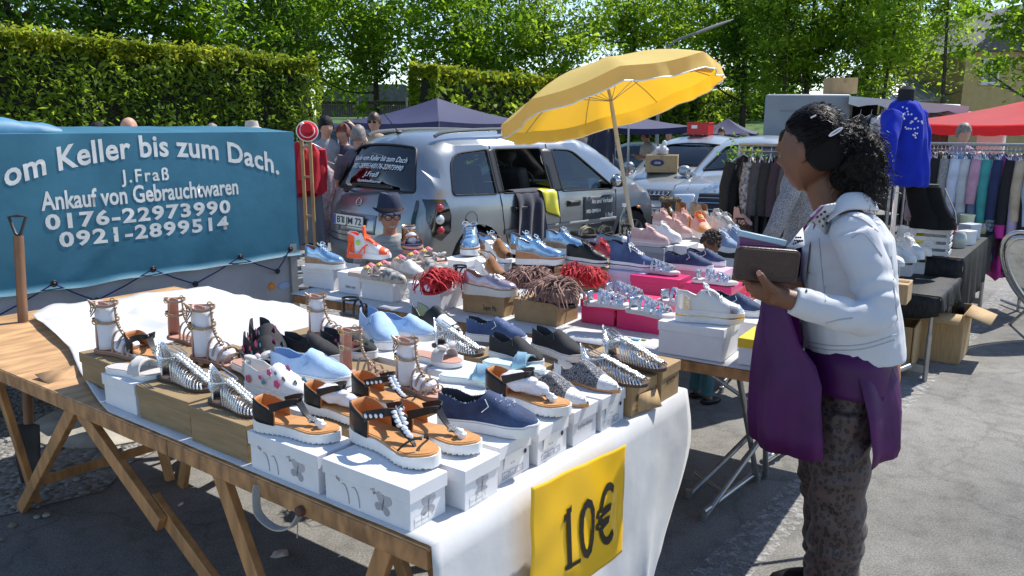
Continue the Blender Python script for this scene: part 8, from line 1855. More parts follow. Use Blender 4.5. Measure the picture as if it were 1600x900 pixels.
def pavilion(label, u, va, ve, y, half, rot, m, hang=.2, stripes=(), ridge=0):
 c = atd(u, va, y); ze = atd(u, ve, y).z; t = thing('pavilion', label, 'pavilion', (c.x, y, gz(y))); cs = [V((c.x+half*cos(rot+pi/2*k), y+half*sin(rot+pi/2*k), ze)) for k in range(4)]
 mb = MB()
 for k in range(4):
  a, b = cs[k], cs[(k+1) % 4]; rows = []
  for i in range(9):
   s_ = i/8; row = []
   for j in range(9):
    e = a.lerp(b, j/8); p = e.lerp(c, s_); p.z += -.10*sin(pi*s_)*(c.z-ze)*1.2-.05*sin(pi*j/8)*(1-s_); row.append(p)
   rows.append(row)
  mb.sheet(rows)
 mb.build('canopy', m, t, world=True, ang=30)
 mb = MB()
 for k in range(4):
  a, b = cs[k], cs[(k+1) % 4]; o_ = ((a+b)/2-V((c.x, y, ze))).normalized()*.012; mb.sheet([[a.lerp(b, j/24)+o_*(1+sin(j*2.2)*q)+V((0, 0, -.05*sin(pi*j/24)-hang*q*(1+.12*abs(sin(j*pi/3))))) for j in range(25)] for q in (0, .5, 1)])
 mb.build('valance', m, t, world=True, ang=80)
 for k in range(4):
  mb = MB(); p = cs[k].lerp(V((c.x, y, ze)), .02); mb.bar(V((p.x, p.y, gz(y))), p, .04, .04, up=(0, 1, 0)); mb.build('leg', tube_m, t, world=True)
 for k in stripes:
  p = cs[k]; mb = MB(); mb.box((p.x, p.y, (ze+gz(y))/2-.1), (.3, .05, ze-gz(y)-.1), rz=0); mb.build('striped_curtain', stripe_m, t, world=True)
 return t
pavilion('large dark blue pavilion behind the minivan roof', 683, 153, 190, 17.5, 2.0, radians(-84), navy_c, .12, (1, 3)); pavilion('dark blue pavilion with striped corner curtains right of the parasol pole', 960, 173, 197, 16, 1.5, radians(-20), navy_c, .1, (0, 3)); pavilion('small far dark blue pavilion above the man in the light blue shirt', 1137, 185, 207, 27, 1.26, radians(-70), navy_c, .12)
red_c = mat('red_canopy', (.62, .02, .03), .6, var=.1, vscale=3, bump=.1, bscale=8); n, L, b = nodes_of(red_c); tl = n.new('ShaderNodeBsdfTranslucent'); tl.inputs[0].default_value = (.9, .05, .05, 1); mx = n.new('ShaderNodeMixShader'); mx.inputs[0].default_value = .45; L.new(b.outputs[0], mx.inputs[1]); L.new(tl.outputs[0], mx.inputs[2]); L.new(mx.outputs[0], n['Material Output'].inputs[0])
pavilion('bright red pavilion at the right picture edge', 1600, 158, 190, 11.5, 1.7, radians(-100), red_c, .13)
gt = mat('trailer_grey_wall', (.22, .245, .27), .6, var=.08, vscale=3, bump=.06, bscale=6); y0 = 12.6; a = atd(1196, 147, y0); b_ = atd(1330, 150, y0); zt_ = a.z
mt_ = thing('market_trailer', 'grey box market trailer with an open awning on its right side', 'trailer', ((a.x+b_.x)/2, y0+.8, gz(y0)))
mb = MB(); ww_ = b_.x-a.x; mb.prism([(a.x, y0), (b_.x, y0), (b_.x+1.3, y0+3), (a.x+1.15, y0+3)], .4, zt_); mb.build('box_body', gt, mt_, world=True, bevel=.04)
mb = MB()
for k in range(7): mb.box((a.x+.62+.05*(k % 3), y0-.003, zt_-.25-.17*k), (.75-.1*(k % 2), .004, .035))
mb.build('faded_lettering', mat('faded_print', (.17, .19, .22), .7), mt_, world=True)
p0, p1, p2, p3 = atd(1326, 150, y0-.1), atd(1512, 166, y0-.6), atd(1500, 163, y0+2.5), atd(1330, 151, y0+2.8); aw = mat('awning_white', (.52, .54, .55), .6, var=.08, vscale=4)
mb = MB(); mb.sheet([[p0.lerp(p1, i/8).lerp(p3.lerp(p2, i/8), j/5)+V((0, 0, -.05*sin(pi*j/5)-.03*sin(pi*i/8))) for i in range(9)] for j in range(6)]); mb.sheet([[p0.lerp(p1, i/12)+V((0, -.02-.02*sin(i*2.1)*q, -.12*q*(1+.25*sin(i*1.7)))) for i in range(13)] for q in (0, 1)]); mb.build('awning', aw, mt_, world=True, ang=50)
mb = MB(); mb.box(((p0.x+p1.x)/2+.1, y0+2.6, (zt_-.1)/2), (p1.x-p0.x, .06, zt_-.1)); mb.build('shade_backing', mat('deep_shade', 0), mt_, world=True)  # dark sheet puts the shade under the awning into its colour
for q in (p1, p1.lerp(p0, .45)): mb = MB(); mb.tube([V((q.x, q.y, gz(12))), q], .02, 8); mb.build('awning_pole', tube_m, mt_, world=True)
for k in (0, 1): mb = MB(); mb.lathe([(.16, -.08), (.29, -.08), (.3, 0), (.29, .08), (.16, .08)], 20, (a.x+.02, y0+1.2+k*.9, .1), M=Matrix.Rotation(pi/2, 3, 'Y'), cap=False); mb.build('wheel', rubber, mt_, world=True)
def carton(label, u, v, y, dx, dy, dz, rz, m=card_k, logo=None):
 p = atd(u, v, y); t = thing('cardboard_box', label, 'cardboard box', p[:], rz); mb = MB(); mb.box((0, 0, dz/2), (dx, dy, dz)); bd = mb.build('carton', m, t, bevel=.004)
 mb = MB(); mb.box((0, 0, dz+.002), (dx-.01, .05, .003)); mb.box((0, -dy/2-.0015, dz-.04), (.05, .003, .08)); mb.build('tape', mat('parcel_tape', (.3, .19, .09), .3), t); return t
carton('cardboard box on the roof of the grey market trailer', 1312, 146.5, y0+.5, .42, .3, .24, .1)
van2 = thing('white_van', 'white van side between the trailer awning and the red pavilion', 'van', atd(1500, HOR, 13)[:2]+(0,)); mb = MB(); q = atd(1497, 210, 13); mb.box((q.x+.1, 14.2, .95), (1.1, 3, 1.75)); mb.build('body', mat('van_white', (.5, .53, .56), .3, coat=.5), van2, world=True, bevel=.12)
mb = MB(); mb.box((q.x-.1, 12.69, 1.4), (.45, .02, .45)); mb.build('rear_window', glass_dark, van2, world=True); mb = MB(); mb.lathe([(0, -.09), (.3, -.1), (.32, 0), (.3, .1), (0, .09)], 18, (q.x-.4, 13.4, .2), M=Matrix.Rotation(pi/2, 3, 'Y')); mb.build('wheel', rubber, van2, world=True)
wire = mat('hanger_wire', (.4, .4, .42), .3, .8)
def garment(label, p, rz, ln, w_, m, cat='garment', sleeve=True, group=None, seed=0, th=.05):
 t = thing('hanging_garment', label, cat, p[:], rz, group); rnd = random.Random(seed); mb = MB(); rings = []
 for i in range(9):
  s_ = i/8; ww = w_*(.42+.58*smooth([(0, 0), (.12, .9), (.3, .82), (1, 1.05)], s_)) if i else w_*.3; z = -.07-ln*s_-(0 if i else -.01); f = th*(.5+.5*s_)
  rings.append([V((ww*cos(a)+.012*noise.noise(V((s_*3, a, seed))), f*sin(a)*(1+.5*sin(a*5+seed+s_*2))+.02*noise.noise(V((s_*2.5, seed, a*.3))), z+(.03*sin(a*3+seed) if i == 8 else 0)-.05*abs(cos(a))*(1 if i < 3 else 0))) for a in [2*pi*j/20 for j in range(20)]])
 mb.loft(rings)
 if sleeve:
  for s_ in (-1, 1): mb.tube([V((s_*w_*.8, 0, -.12)), V((s_*w_*1.0, .02, -.12-ln*.3)), V((s_*w_*1.02, .03*rnd.random(), -.12-ln*.62))], [.05, .048, .04], 8, flat=.6)
 mb.build('cloth', m, t, ang=70)
 mb = MB(); mb.tube(crom([(0, 0, .012), (.014, 0, 0), (0, 0, -.02), (0, 0, -.06)], 4), .003, 5); mb.tube([V((-w_*.8, 0, -.115)), V((0, 0, -.06)), V((w_*.8, 0, -.115))], .005, 5); mb.build('hanger', wire, t); return t
def rail(label, A, B, zg=0):
 t = thing('clothes_rail', label, 'clothes rail', ((A+B)/2)[:2]+(zg,)); mb = MB(); mb.tube([A, B], .014, 10); mb.tube([A+V((0, 0, -.05)), B+V((0, 0, -.05))], .008, 6); mb.build('bar', tube_m, t, world=True)
 for p in (A, B): mb = MB(); mb.tube([V((p.x, p.y, zg)), p], .014, 10); mb.tube([V((p.x, p.y-.25, zg+.04)), V((p.x, p.y+.25, zg+.04))], .014, 8); mb.build('post', tube_m, t, world=True)
 return t
A, B = atd(1432, 224, 7.6), atd(1625, 221, 6.9); B.z = A.z; rail('long chrome rail full of clothes at the right edge', A, B); RG = 'clothes on the right-hand rail'
GC = [('mauve', (.25, .16, .2), 'cardigan'), ('black', (.015, .015, .018), 'blouse'), ('charcoal', (.06, .06, .07), 'jacket'), ('dove grey', (.4, .38, .37), 'jumper'), ('purple flowered', (.22, .03, .16), 'blouse'), ('jet black', (.012, .012, .014), 'dress'), ('black and gold', (.03, .025, .015), 'top'), ('grey tweed', (.22, .22, .22), 'coat'), ('inky black', (.015, .015, .02), 'cardigan'), ('lavender', (.5, .5, .68), 'shirt'), ('ice blue', (.55, .6, .72), 'blouse'), ('sky blue', (.2, .34, .58), 'shirt'), ('pale grey', (.5, .52, .55), 'top'), ('navy speckled', (.07, .08, .14), 'blouse'), ('steel blue', (.12, .17, .28), 'top'), ('rose', (.5, .28, .38), 'tunic'), ('white', (.68, .68, .7), 'shirt'), ('teal', (.05, .3, .3), 'top'), ('plum grey', (.2, .16, .26), 'dress'), ('black flowered', (.03, .03, .035), 'dress'), ('navy', (.02, .03, .09), 'jeans jacket'), ('denim blue', (.07, .13, .3), 'trousers'), ('magenta', (.5, .03, .28), 'blouse'), ('midnight black', (.012, .012, .014), 'coat'), ('lilac', (.4, .33, .5), 'cardigan'), ('sand', (.45, .36, .26), 'top'), ('checked black and white', (.2, .2, .2), 'skirt suit'), ('sooty black', (.014, .013, .015), 'shawl'), ('powder blue', (.35, .45, .55), 'blouse'), ('dark violet', (.12, .03, .16), 'dress')]
for i, (nm, c, kd) in enumerate(GC):
 t = (i+.6)/len(GC); p = A.lerp(B, t)+V((0, -.01, -.012)); pat = {'purple flowered': (.6, .4, .5), 'black flowered': (.3, .45, .5), 'navy speckled': (.3, .32, .4), 'grey tweed': (.35, .35, .34), 'checked black and white': (.5, .5, .5), 'black and gold': (.4, .28, .05)}.get(nm)
 m = mat('garment_%d' % i, c, .85, var=.15, vscale=45 if pat else 9, col2=pat, bump=.2, bscale=30); garment(f'{nm} {kd} hanging on the long right rail', p, radians(62+(i*37 % 23)), .62+.25*((i*7) % 5)/4+(.2 if i > 18 else 0), .2, m, 'garment', True, RG, i, .05)
A2, B2 = atd(1156, 226, 6.3), atd(1262, 226, 5.9); B2.z = A2.z; rail('chrome clothes rail before the pale silver car', A2, B2); RG2 = 'clothes on the rail beside the silver car'
for i, (nm, c) in enumerate((('black leather jacket', (.012, .012, .014)), ('black blouse with pale flowers', (.03, .03, .035)), ('charcoal blazer', (.05, .05, .055)), ('black long coat', (.014, .014, .016)), ('plum black cardigan', (.035, .02, .03)), ('dark striped top', (.06, .06, .065)), ('red edged black jacket', (.02, .012, .014)))):
 garment(f'{nm} on the rail in front of the silver car', A2.lerp(B2, (i+.4)/7)+V((0, 0, -.012)), radians(40+(i*29 % 30)), .62, .19, mat('dark_garment_%d' % i, c, .8, var=.2, vscale=40, col2=(.4, .38, .38) if i == 1 else None, bump=.2, bscale=30), 'garment', True, RG2, 50+i)
for i, (u, nm, c) in enumerate(((1345, 'brown fur coat', (.07, .045, .03)), (1362, 'dark blazer', (.03, .03, .035)), (1378, 'white striped shirt', (.5, .5, .5)), (1452, 'brown checked coat', (.09, .06, .045)), (1470, 'olive grey coat', (.07, .07, .055)))): garment(f'{nm} hanging under the trailer awning', atd(u, 172, 12.2), .5, .75, .2, mat('awning_garment_%d' % i, c, .9, var=.3, vscale=20), 'garment', True, 'clothes under the awning', 120+i)
bu = thing('dress_form', 'black dress form wearing a royal blue cardigan with pearl studs', 'dress form', atd(1412, HOR, 5.4)[:2]+(0,)); yb = 5.4
def br(v, a, b, d): p, q = atd(a, v, yb), atd(b, v, yb); return ell_ring((p+q)/2, (q.x-p.x)/2, d/2, 24)
blue = mat('royal_knit', (.012, .03, .40), .85, var=.1, vscale=12, bump=.3, bscale=90, sheen=.05, spec=.15); mb = MB(); mb.loft([br(v, a, b, d) for v, a, b, d in ((156, 1402, 1428, .12), (163, 1395, 1434, .2), (180, 1388, 1441, .28), (215, 1386, 1446, .29), (250, 1387, 1447, .29), (290, 1388, 1446, .3))])
mb.tube(crom([atd(1396, 178, 5.3), atd(1388, 225, 5.2), atd(1386, 282, 5.2)], 5), [.07-.0025*i for i in range(11)], 12); mb.tube(crom([atd(1436, 178, 5.5), atd(1444, 225, 5.6), atd(1442, 280, 5.6)], 5), [.06-.002*i for i in range(11)], 12)
o = mb.build('cardigan', blue, bu, world=True); fuse(o, .012, 4); displace(o, lambda p: .02*noise.noise(V((p.x*16, p.y*16, p.z*4)))); mb = MB(); rnd = random.Random(9)
for _ in range(34):
 u, v = rnd.uniform(1410, 1444), 0; v = 166+(u-1410)*.8+rnd.uniform(-2, 34); Mi = local(bu).inverted(); o_ = Mi@CAM; d_ = (Mi.to_3x3()@ray(u, v)).normalized(); ok, l, nn, _x = o.ray_cast(o_, d_)
 if ok: mb.ell(l, .0065, 6, 5)
mb.build('pearl_studs', mat('pearl', 0), bu); mb = MB(); mb.tube([atd(1414, 165, yb), atd(1417, 140, yb), atd(1418, 135, yb)], [.055, .05, .03], 12); mb.build('neck', mat('black_fabric', (.012, .012, .015), .9), bu, world=True)
mb = MB(); p = atd(1400, 300, yb); mb.tube([V((p.x, yb, 0)), V((p.x, yb, 1.3))], .018, 10); mb.lathe([(0, 0), (.2, 0), (.2, .02), (.02, .04)], 16, (p.x, yb, 0)); mb.build('stand', chrome, bu, world=True)
T4 = V((2.66, 4.86, 0)); D4 = V((.6, .8, 0)); L4 = V((-.8, .6, 0)); t4 = lambda s, l, z: T4+D4*s+L4*l+V((0, 0, z)); velvet = mat('black_velvet', (.006, .006, .007), .6, col2=(.02, .02, .022), vscale=34, stretch=(1.6, 1.6, .5), bump=.5, bscale=50, detail=8, spec=.3); RZ4 = atan2(D4.y, D4.x)
def black_table(label, s0, s1, wd, z, drop, lab2, tail):
 t = thing('folding_table', label, 'table', t4((s0+s1)/2, wd/2, 0)[:]); mb = MB(); mb.box(t4((s0+s1)/2, wd/2, z-.015), (s1-s0, wd, .025), rz=RZ4); mb.build('tabletop', ply, t, world=True)
 for s_ in (s0+.04, s1-.04):
  for l in (.03, wd-.05): mb = MB(); mb.tube([t4(s_, l, 0), t4(s_, l, z*.55)], .016, 10); mb.tube([t4(s_, l, z*.5), t4(s_, l, z-.02)], .012, 10); mb.build('leg', tube_m, t, world=True)
  mb = MB(); mb.bar(t4(s_, .03, .08), t4(s_, wd-.05, .08), .02, .05); mb.build('brace', tube_m, t, world=True)
 mb = MB(); rows = []
 for i in range(31):
  s_ = s0-.02+(s1-s0+.04)*i/30; row = []
  for k in range(8, 0, -1): q = k/8; dd = drop(i/30); row.append(t4(s_, -.025-.02*sin(s_*23)*q-.012*sin(s_*51+1)*q, z+.002-dd*q))
  row += [t4(s_, -.015, z+.003)]+[t4(s_, wd*k/6, z+.004) for k in range(1, 7)]; rows.append(row)
 mb.sheet(rows); o = mb.build('black_cloth', velvet, None, ang=70, solid=.003); tag(o, lab2, 'tablecloth')
 mb = MB(); mb.sheet([[t4(s0-.03-.012*sin(l*30)*q, l, z-.002-(tail*(.5+.5*sin(l*4.4+.6)))*q) for l in [wd*j/14-.02 for j in range(15)]] for q in (0, .33, .66, 1)]); o2 = mb.build('front_fall', velvet, o, solid=.003)
black_table('low folding table with steel legs nearest behind the woman', 0, .78, .9, .57, lambda f: .10+.05*f, 'black crushed velvet cloth on the low table of white sneakers', .16); black_table('higher folding table carrying crate and bottles at the right', .82, 2.6, .8, .70, lambda f: .48-.25*abs(f-.2)**.7 if f < .9 else .12, 'black crushed velvet cloth hanging from the table of bottles', .3)
SB = 'small sneaker boxes on the low black table'
for k, (u, v) in enumerate(((1390, 435), (1406, 434), (1425, 432), (1445, 428))):
 p = at(u, v, .574); t = shoebox(('small white box with spotted lid nearest to the white jacket', 'small white box with spotted lid second from the jacket', 'small white box with spotted lid third from the jacket', 'small white box with spotted lid beside the white crate')[k], p+V((-.02, .09, 0)), RZ2, .13, .2, .12, card_w2, mat('spotted_lid', (.015, .015, .018), .5, col2=(.5, .5, .5), vscale=38, detail=0), group=SB, z0=.575)
for a in (('snk_white', 'white sneaker on the spotted lid boxes, nearest the jacket', (1384, 405), (1428, 412), .695), ('snk_white', 'white sneaker second on the spotted lid boxes', (1398, 397), (1440, 408), .697), ('slip_white', 'blush toned slip-on peeping past the white jacket', (1374, 408), (1408, 418), .695), ('snk_white', 'white sneaker third on the spotted lid boxes', (1420, 393), (1450, 402), .70), ('snk_white', 'white sneaker with yellow paper, raised on a small block', (1398, 378), (1464, 388), .76)): shoe(*a, group='white sneakers on the low black table')
p = at(1432, 384, .76); mb = MB(); mb.sheet([[p+V((x*.045, -.04-.035*(1-z), .035+z*.06)) for x in (-1, 0, 1)] for z in (0, .5, 1)]); o = mb.build('yellow_paper', yel, solid=.002); tag(o, 'yellow paper strip wrapped over the raised white sneaker', 'paper'); p = at(1456, 418, .574); mb = MB(); [mb.box(p+V((x, .06, .09)), (.05, .05, .18), rz=.6) for x in (-.07, 0)]; o = mb.build('wooden_block', card_k, bevel=.004); tag(o, 'two tan cardboard blocks under the raised white sneaker', 'block')
p = at(1470, 402, .704); cr = thing('crate', 'white painted slatted wooden crate under the black boots', 'crate', (p+V((.0, .14, 0)))[:], RZ2, None, .68); wp_m = mat('crate_white', (.55, .56, .57), .7, var=.12, vscale=9)
for z in (.03, .105, .18, .255):
 mb = MB()
 for sx, sy, dx, dy in ((0, .14, .36, .012), (0, -.14, .36, .012), (.174, 0, .012, .268), (-.174, 0, .012, .268)): mb.box((sx, sy, z), (dx, dy, .045))
 mb.build('slat_row', wp_m, cr, bevel=.002)
for x in (-.155, .155):
 for y in (-.122, .122): mb = MB(); mb.box((x, y, .14), (.025, .02, .28)); mb.build('corner_post', wp_m, cr)
mb = MB(); mb.box((0, 0, .284), (.37, .3, .012)); mb.build('lid', wp_m, cr)
for lab, u, v in (('tall black wedge boot with a studded edge, left of the pair on the crate', 1440, 356), ('tall black wedge boot with a studded edge, right of the pair on the crate', 1462, 358)):
 p = atd(u, v, 5.5); t = thing('wedge_boot', lab, 'boot', (p.x, p.y, p.z), 0, 'black wedge boots'); mb = MB(); mb.loft([[V((cx+w_*cos(a), .06*sin(a)*(1 if z > .1 else 1.2), z)) for a in [2*pi*j/16 for j in range(16)]] for z, cx, w_ in ((0, .03, .11), (.03, .03, .11), (.08, .02, .095), (.15, -.02, .085), (.23, -.05, .075), (.29, -.07, .07))]); mb.build('upper', mat('black_suede', (.008, .008, .009), .9, spec=.2, var=.2, bump=.2, bscale=150), t); mb = MB(); mb.tube(crom([(.13, -.02, .02), (.10, -.04, .12), (.055, -.045, .2), (.01, -.045, .285)], 6), .005, 5); mb.build('studded_edge', silverl, t); mb = MB(); mb.lathe([(.0, .29), (.06, .29), (.06, .31), (0, .31)], 14, (-.07, 0, 0)); mb.build('cuff', blk, t)
BGp = 'bottles and toiletries on the black table'
for lab, u, v, z, prof, c, c2 in (('white and red squeeze bottle with white cap', 1495, 384, .704, [(0, 0), (.036, 0), (.038, .02), (.036, .09), (.022, .11), (.022, .15), (0, .15)], (.65, .1, .1), (.7, .7, .7)), ('turquoise plastic beaker beside the red can', 1484, 372, .704, [(0, 0), (.03, 0), (.036, .12), (.034, .12), (.03, .01)], (.1, .45, .5), None), ('glass jar with blue green glitter on the front edge', 1502, 388, .704, [(0, 0), (.05, .0), (.06, .05), (.05, .1), (.035, .12), (0, .12)], (.25, .35, .38), (.5, .5, .4)), ('clear tumbler with yellow drink and pink straw', 1514, 368, .704, [(0, 0), (.045, 0), (.055, .15), (.058, .17), (.05, .17)], (.6, .6, .25), (.55, .6, .65)), ('grey green jar behind the tumbler', 1506, 360, .704, [(0, 0), (.05, 0), (.05, .13), (.03, .15), (0, .15)], (.25, .3, .3), None), ('purple bottle with bright stickers at the right', 1534, 366, .704, [(0, 0), (.055, 0), (.06, .05), (.05, .09), (0, .1)], (.18, .05, .3), (.3, .35, .05)), ('small chrome pot behind the purple bottle', 1526, 356, .704, [(0, 0), (.045, 0), (.05, .09), (.03, .11), (0, .11)], (.4, .4, .4), None)):
 p = at(u, v, z); mb = MB(); mb.lathe(prof, 18, p+V((0, .05, 0)), cap=False); o = mb.build('bottle', mat('toiletry_%d' % u, c, .25, col2=c2, vscale=18, coat=.5)); tag(o, lab+' of the black table', 'bottle', BGp)
for lab, u, v, d, c in (('red and white striped packet beside the crate', 1488, 388, (.05, .06, .16), (.5, .02, .03)), ('white carton behind the glitter jar', 1516, 384, (.12, .08, .11), (.62, .63, .66)), ('pale blue box under the yellow drink', 1520, 376, (.14, .1, .13), (.4, .45, .52)), ('flat red box behind the crate', 1478, 362, (.12, .08, .1), (.5, .02, .03))):
 p = at(u, v, .704); mb = MB(); mb.box(p+V((0, .06, d[2]/2)), d, rz=.5); mb.box(p+V((0, .06, d[2]-.012)), (d[0]+.006, d[1]+.006, .026), rz=.5); o = mb.build('packet', mat('packet_%d' % u, c, .5, var=.1), bevel=.004); tag(o, lab+' on the black table', 'packet', BGp)
mb = MB(); p = at(1410, 372, .70); mb.ell(p+V((.1, .35, .0)), (.2, .12, .06), 18, 10, nz=.35, ns=14); o = mb.build('scarf_heap', velvet); tag(o, 'crumpled black scarf heap behind the white sneakers', 'scarf')
def open_carton(label, p, rz, dx, dy, dz, flaps=True):
 t = thing('cardboard_box', label, 'cardboard box', p[:], rz); mb = MB(); th = .008
 mb.box((0, 0, th/2+.002), (dx, dy, th)); mb.box((dx/2, 0, dz/2+.012), (th, dy, dz)); mb.box((-dx/2, 0, dz/2+.012), (th, dy, dz)); mb.box((0, dy/2, dz/2+.012), (dx-.02, th, dz-.003)); mb.box((0, -dy/2, dz/2+.012), (dx-.02, th, dz-.003)); mb.build('carton', card_k, t)
 if flaps:
  for a_, b_ in (((dx/2, 0), (.18, 0)), ((0, -dy/2), (0, -.16)), ((-dx/2, 0), (-.1, 0))):
   mb = MB(); w2 = dy*.48 if a_[0] else dx*.46; s_ = V((0, w2, 0)) if a_[0] else V((w2, 0, 0)); p0_ = V((a_[0], a_[1], dz+.012)); p1_ = p0_+V((b_[0], b_[1], -.05)); mb.sheet([[p0_-s_, p0_, p0_+s_], [p1_-s_*.97, p1_, p1_+s_*.97]]); mb.build('flap', card_k, t, solid=.006)
 return t
p = t4(.78, .12, .0); open_carton('open cardboard box with bent flaps beside the black table leg', p+V((.02, -.02, 0)), RZ4, .42, .36, .34); pc_ = t4(.35, .4, 0); c_ = open_carton('large cardboard box with a white label under the low black table', pc_, RZ2, .5, .4, .3, False)
mb = MB(); mb.box((-.08, .205, .17), (.2, .003, .11)); lb_ = mb.build('label', white_pl, c_)
for k, s_ in enumerate(('COL. BULL.COM', 'PCS: 40 BOX', 'SIZE 36-41')): q = text('label_text', s_, .022, ink, c_, (-.08, .2075, .198-.033*k), (-1, 0, 0), (0, 0, 1), world=False, fit=.15); q.parent = lb_
carton('small kraft box at the corner of the second table behind the jacket hem', 1398, 470, 4.25, .14, .18, .11, RZ2)
cM = atd(1632, 440, 5.9); nx = V((-.35, -.85, -.28)).normalized(); mr = thing('standing_mirror', 'oval silver framed mirror leaning behind the black table', 'mirror', (cM.x, cM.y, 0)); ax = V((.55, 0, -.66)); ax = (ax-nx*ax.dot(nx)).normalized(); bx = nx.cross(ax)
mb = MB(); mb.tube([cM+ax*(.42*cos(a))+bx*(.17*sin(a)) for a in [2*pi*j/40 for j in range(40)]], .018, 8, True); mb.tube([cM+ax*(.46*cos(a))+bx*(.2*sin(a))-nx*.02 for a in [2*pi*j/40 for j in range(40)]], .014, 8, True); mb.build('frame', silverl, mr, world=True)
mb = MB(); mb.add([cM+ax*(.42*cos(a))+bx*(.17*sin(a)) for a in [2*pi*j/40 for j in range(40)]], [tuple(range(40))]); mb.build('glass', mat('mirror_glass', (.6, .62, .63), .03, 1), mr, world=True); mb = MB(); mb.tube([cM+bx*.2, V((cM.x+.1, cM.y+.5, 0))], .012, 8); mb.build('prop', tube_m, mr, world=True)
def on_car(car, x, y, obj=None):
 M = local(car.root); ok, l, nn, _ = car.bodyo.ray_cast(V((x, y, 3)), V((0, 0, -1))); return M@l if ok else M@V((x, y, .9))
p = on_car(ca, 3.3, -.25); c_ = carton('cardboard box with printed oval on the bonnet of the silver hatchback', 1050, 265, 9, .46, .32, .25, radians(-14)); c_.location = p+V((0, 0, .0))
mb = MB(); mb.lathe([(0, .003), (.1, .003), (.1, 0)], 24, (-.06, -.163, .14), M=Matrix.Rotation(pi/2, 3, 'X')@Matrix.Diagonal((1, .5, 1)), cap=False); mb.build('printed_oval', mat('navy_print', (.03, .03, .1), .6), c_); text('oval_text', 'Gala', .05, whitep, c_, (-.06, -.168, .125), (1, 0, 0), (0, 0, 1), world=False, shear=.3)
mb = MB(); mb.ell((0, 0, .06), (.1, .08, .07), 16, 10, nz=.5, ns=14, seed=2); mb.ell((.02, 0, .13), (.04, .04, .07), 10, 8, nz=.5, ns=20, seed=4); o = mb.build('plastic_bag', mat('white_plastic', (.6, .62, .66), .3, var=.1), ang=30); o.location = p+V((0, 0, .26)); tag(o, 'crumpled white plastic bag on the cardboard box of the hatchback', 'bag')
p = on_car(ca, 1.9, -.1); rc_ = thing('crate', 'red plastic crate on the roof of the silver hatchback', 'crate', (p+V((0, 0, .012)))[:], radians(65)); rm_ = mat('red_plastic', (.55, .012, .015), .4); mb = MB()
for sx, sy, dx, dy in ((0, .16, .44, .014), (0, -.16, .44, .014), (.213, 0, .014, .306), (-.213, 0, .014, .306)): mb.box((sx, sy, .09), (dx, dy, .17))
mb.box((0, 0, .006), (.43, .33, .012)); mb.build('bin', rm_, rc_); mb = MB(); mb.tube([(.22, .168, .18), (-.22, .168, .18), (-.22, -.168, .18), (.22, -.168, .18)], .012, 6, True); mb.build('rim', rm_, rc_); mb = MB(); mb.box((-.224, .05, .12), (.004, .09, .05)); mb.build('sticker', white_pl, rc_)
p = on_car(cb_, 3.75, .1); ph = thing('potted_herb', 'leafy green herb in pots on the bonnet of the pale silver car', 'plant', p[:]); mb = MB(); mb.lathe([(0, 0), (.1, 0), (.13, .12), (.12, .12)], 16, (0, 0, 0), cap=False); mb.build('pot', mat('terracotta_green', (.2, .22, .12), .7), ph); mb = MB(); mb.lathe([(0, 0), (.05, 0), (.06, .13), (.05, .13)], 14, (-.2, 0, 0), cap=False); mb.build('pot', mat('yellow_pot', (.65, .35, .03), .5), ph)
vs, fs = [], []; rnd = random.Random(6)
for _ in range(420): leafquad(vs, fs, V((rnd.gauss(0, .12), rnd.gauss(0, .1), .2+abs(rnd.gauss(0, .09)))), .032, rnd, V((0, 0, .6)))
for _ in range(60): leafquad(vs, fs, V((-.2+rnd.gauss(0, .05), rnd.gauss(0, .04), .28+abs(rnd.gauss(0, .12)))), .035, rnd, V((0, 0, .6)))
mb = MB(); mb.add(vs, fs); mb.build('foliage', leafmat('herb_leaf', (.05, .14, .015), (.2, .32, .05)), ph); mb = MB(); [mb.tube([(rnd.gauss(-.08, .1), rnd.gauss(0, .04), .1), (rnd.gauss(-.08, .12), rnd.gauss(0, .06), .34)], .003, 4) for _ in range(14)]; mb.build('stems', leafC, ph)
garment('long navy coat hanging beneath the parasol edge', atd(941, 186, 12), radians(20), .75, .2, navy, 'coat', True, None, 77, .08)
mb = MB(); q = atd(941, 186, 12); mb.tube([V((q.x-.6, 12.05, q.z+.02)), V((q.x+.4, 12.05, q.z+.02))], .015, 6); [mb.tube([V((q.x+dx, 12.05, gz(12))), V((q.x+dx, 12.05, q.z+.02))], .015, 6) for dx in (-.6, .4)]; tag(mb.build('coat_stand', tube_m), 'thin steel stand holding the long navy coat', 'stand')
ys_ = 8.2; st = thing('display_stand', 'wooden ladder stand at the right end of the blue trailer', 'stand', atd(478, HOR, ys_)[:2]+(0,)); lw = mat('ladder_wood', (.4, .24, .1), .6, var=.2)
q1, q2 = atd(471, 215, ys_), atd(484, 215, ys_); mb = MB(); [mb.bar(V((q.x, ys_, 0)), V((q.x, ys_, q.z)), .03, .03, up=(0, 1, 0)) for q in (q1, q2)]; mb.build('uprights', lw, st, world=True); mb = MB(); [mb.bar(V((q1.x, ys_, z)), V((q2.x, ys_, z)), .02, .02) for z in (.3, .7, 1.1, 1.4)]; mb.bar(V((q1.x-.2, ys_-.2, .05)), V((q2.x+.2, ys_+.2, .05)), .03, .04); mb.build('rungs', lw, st, world=True)
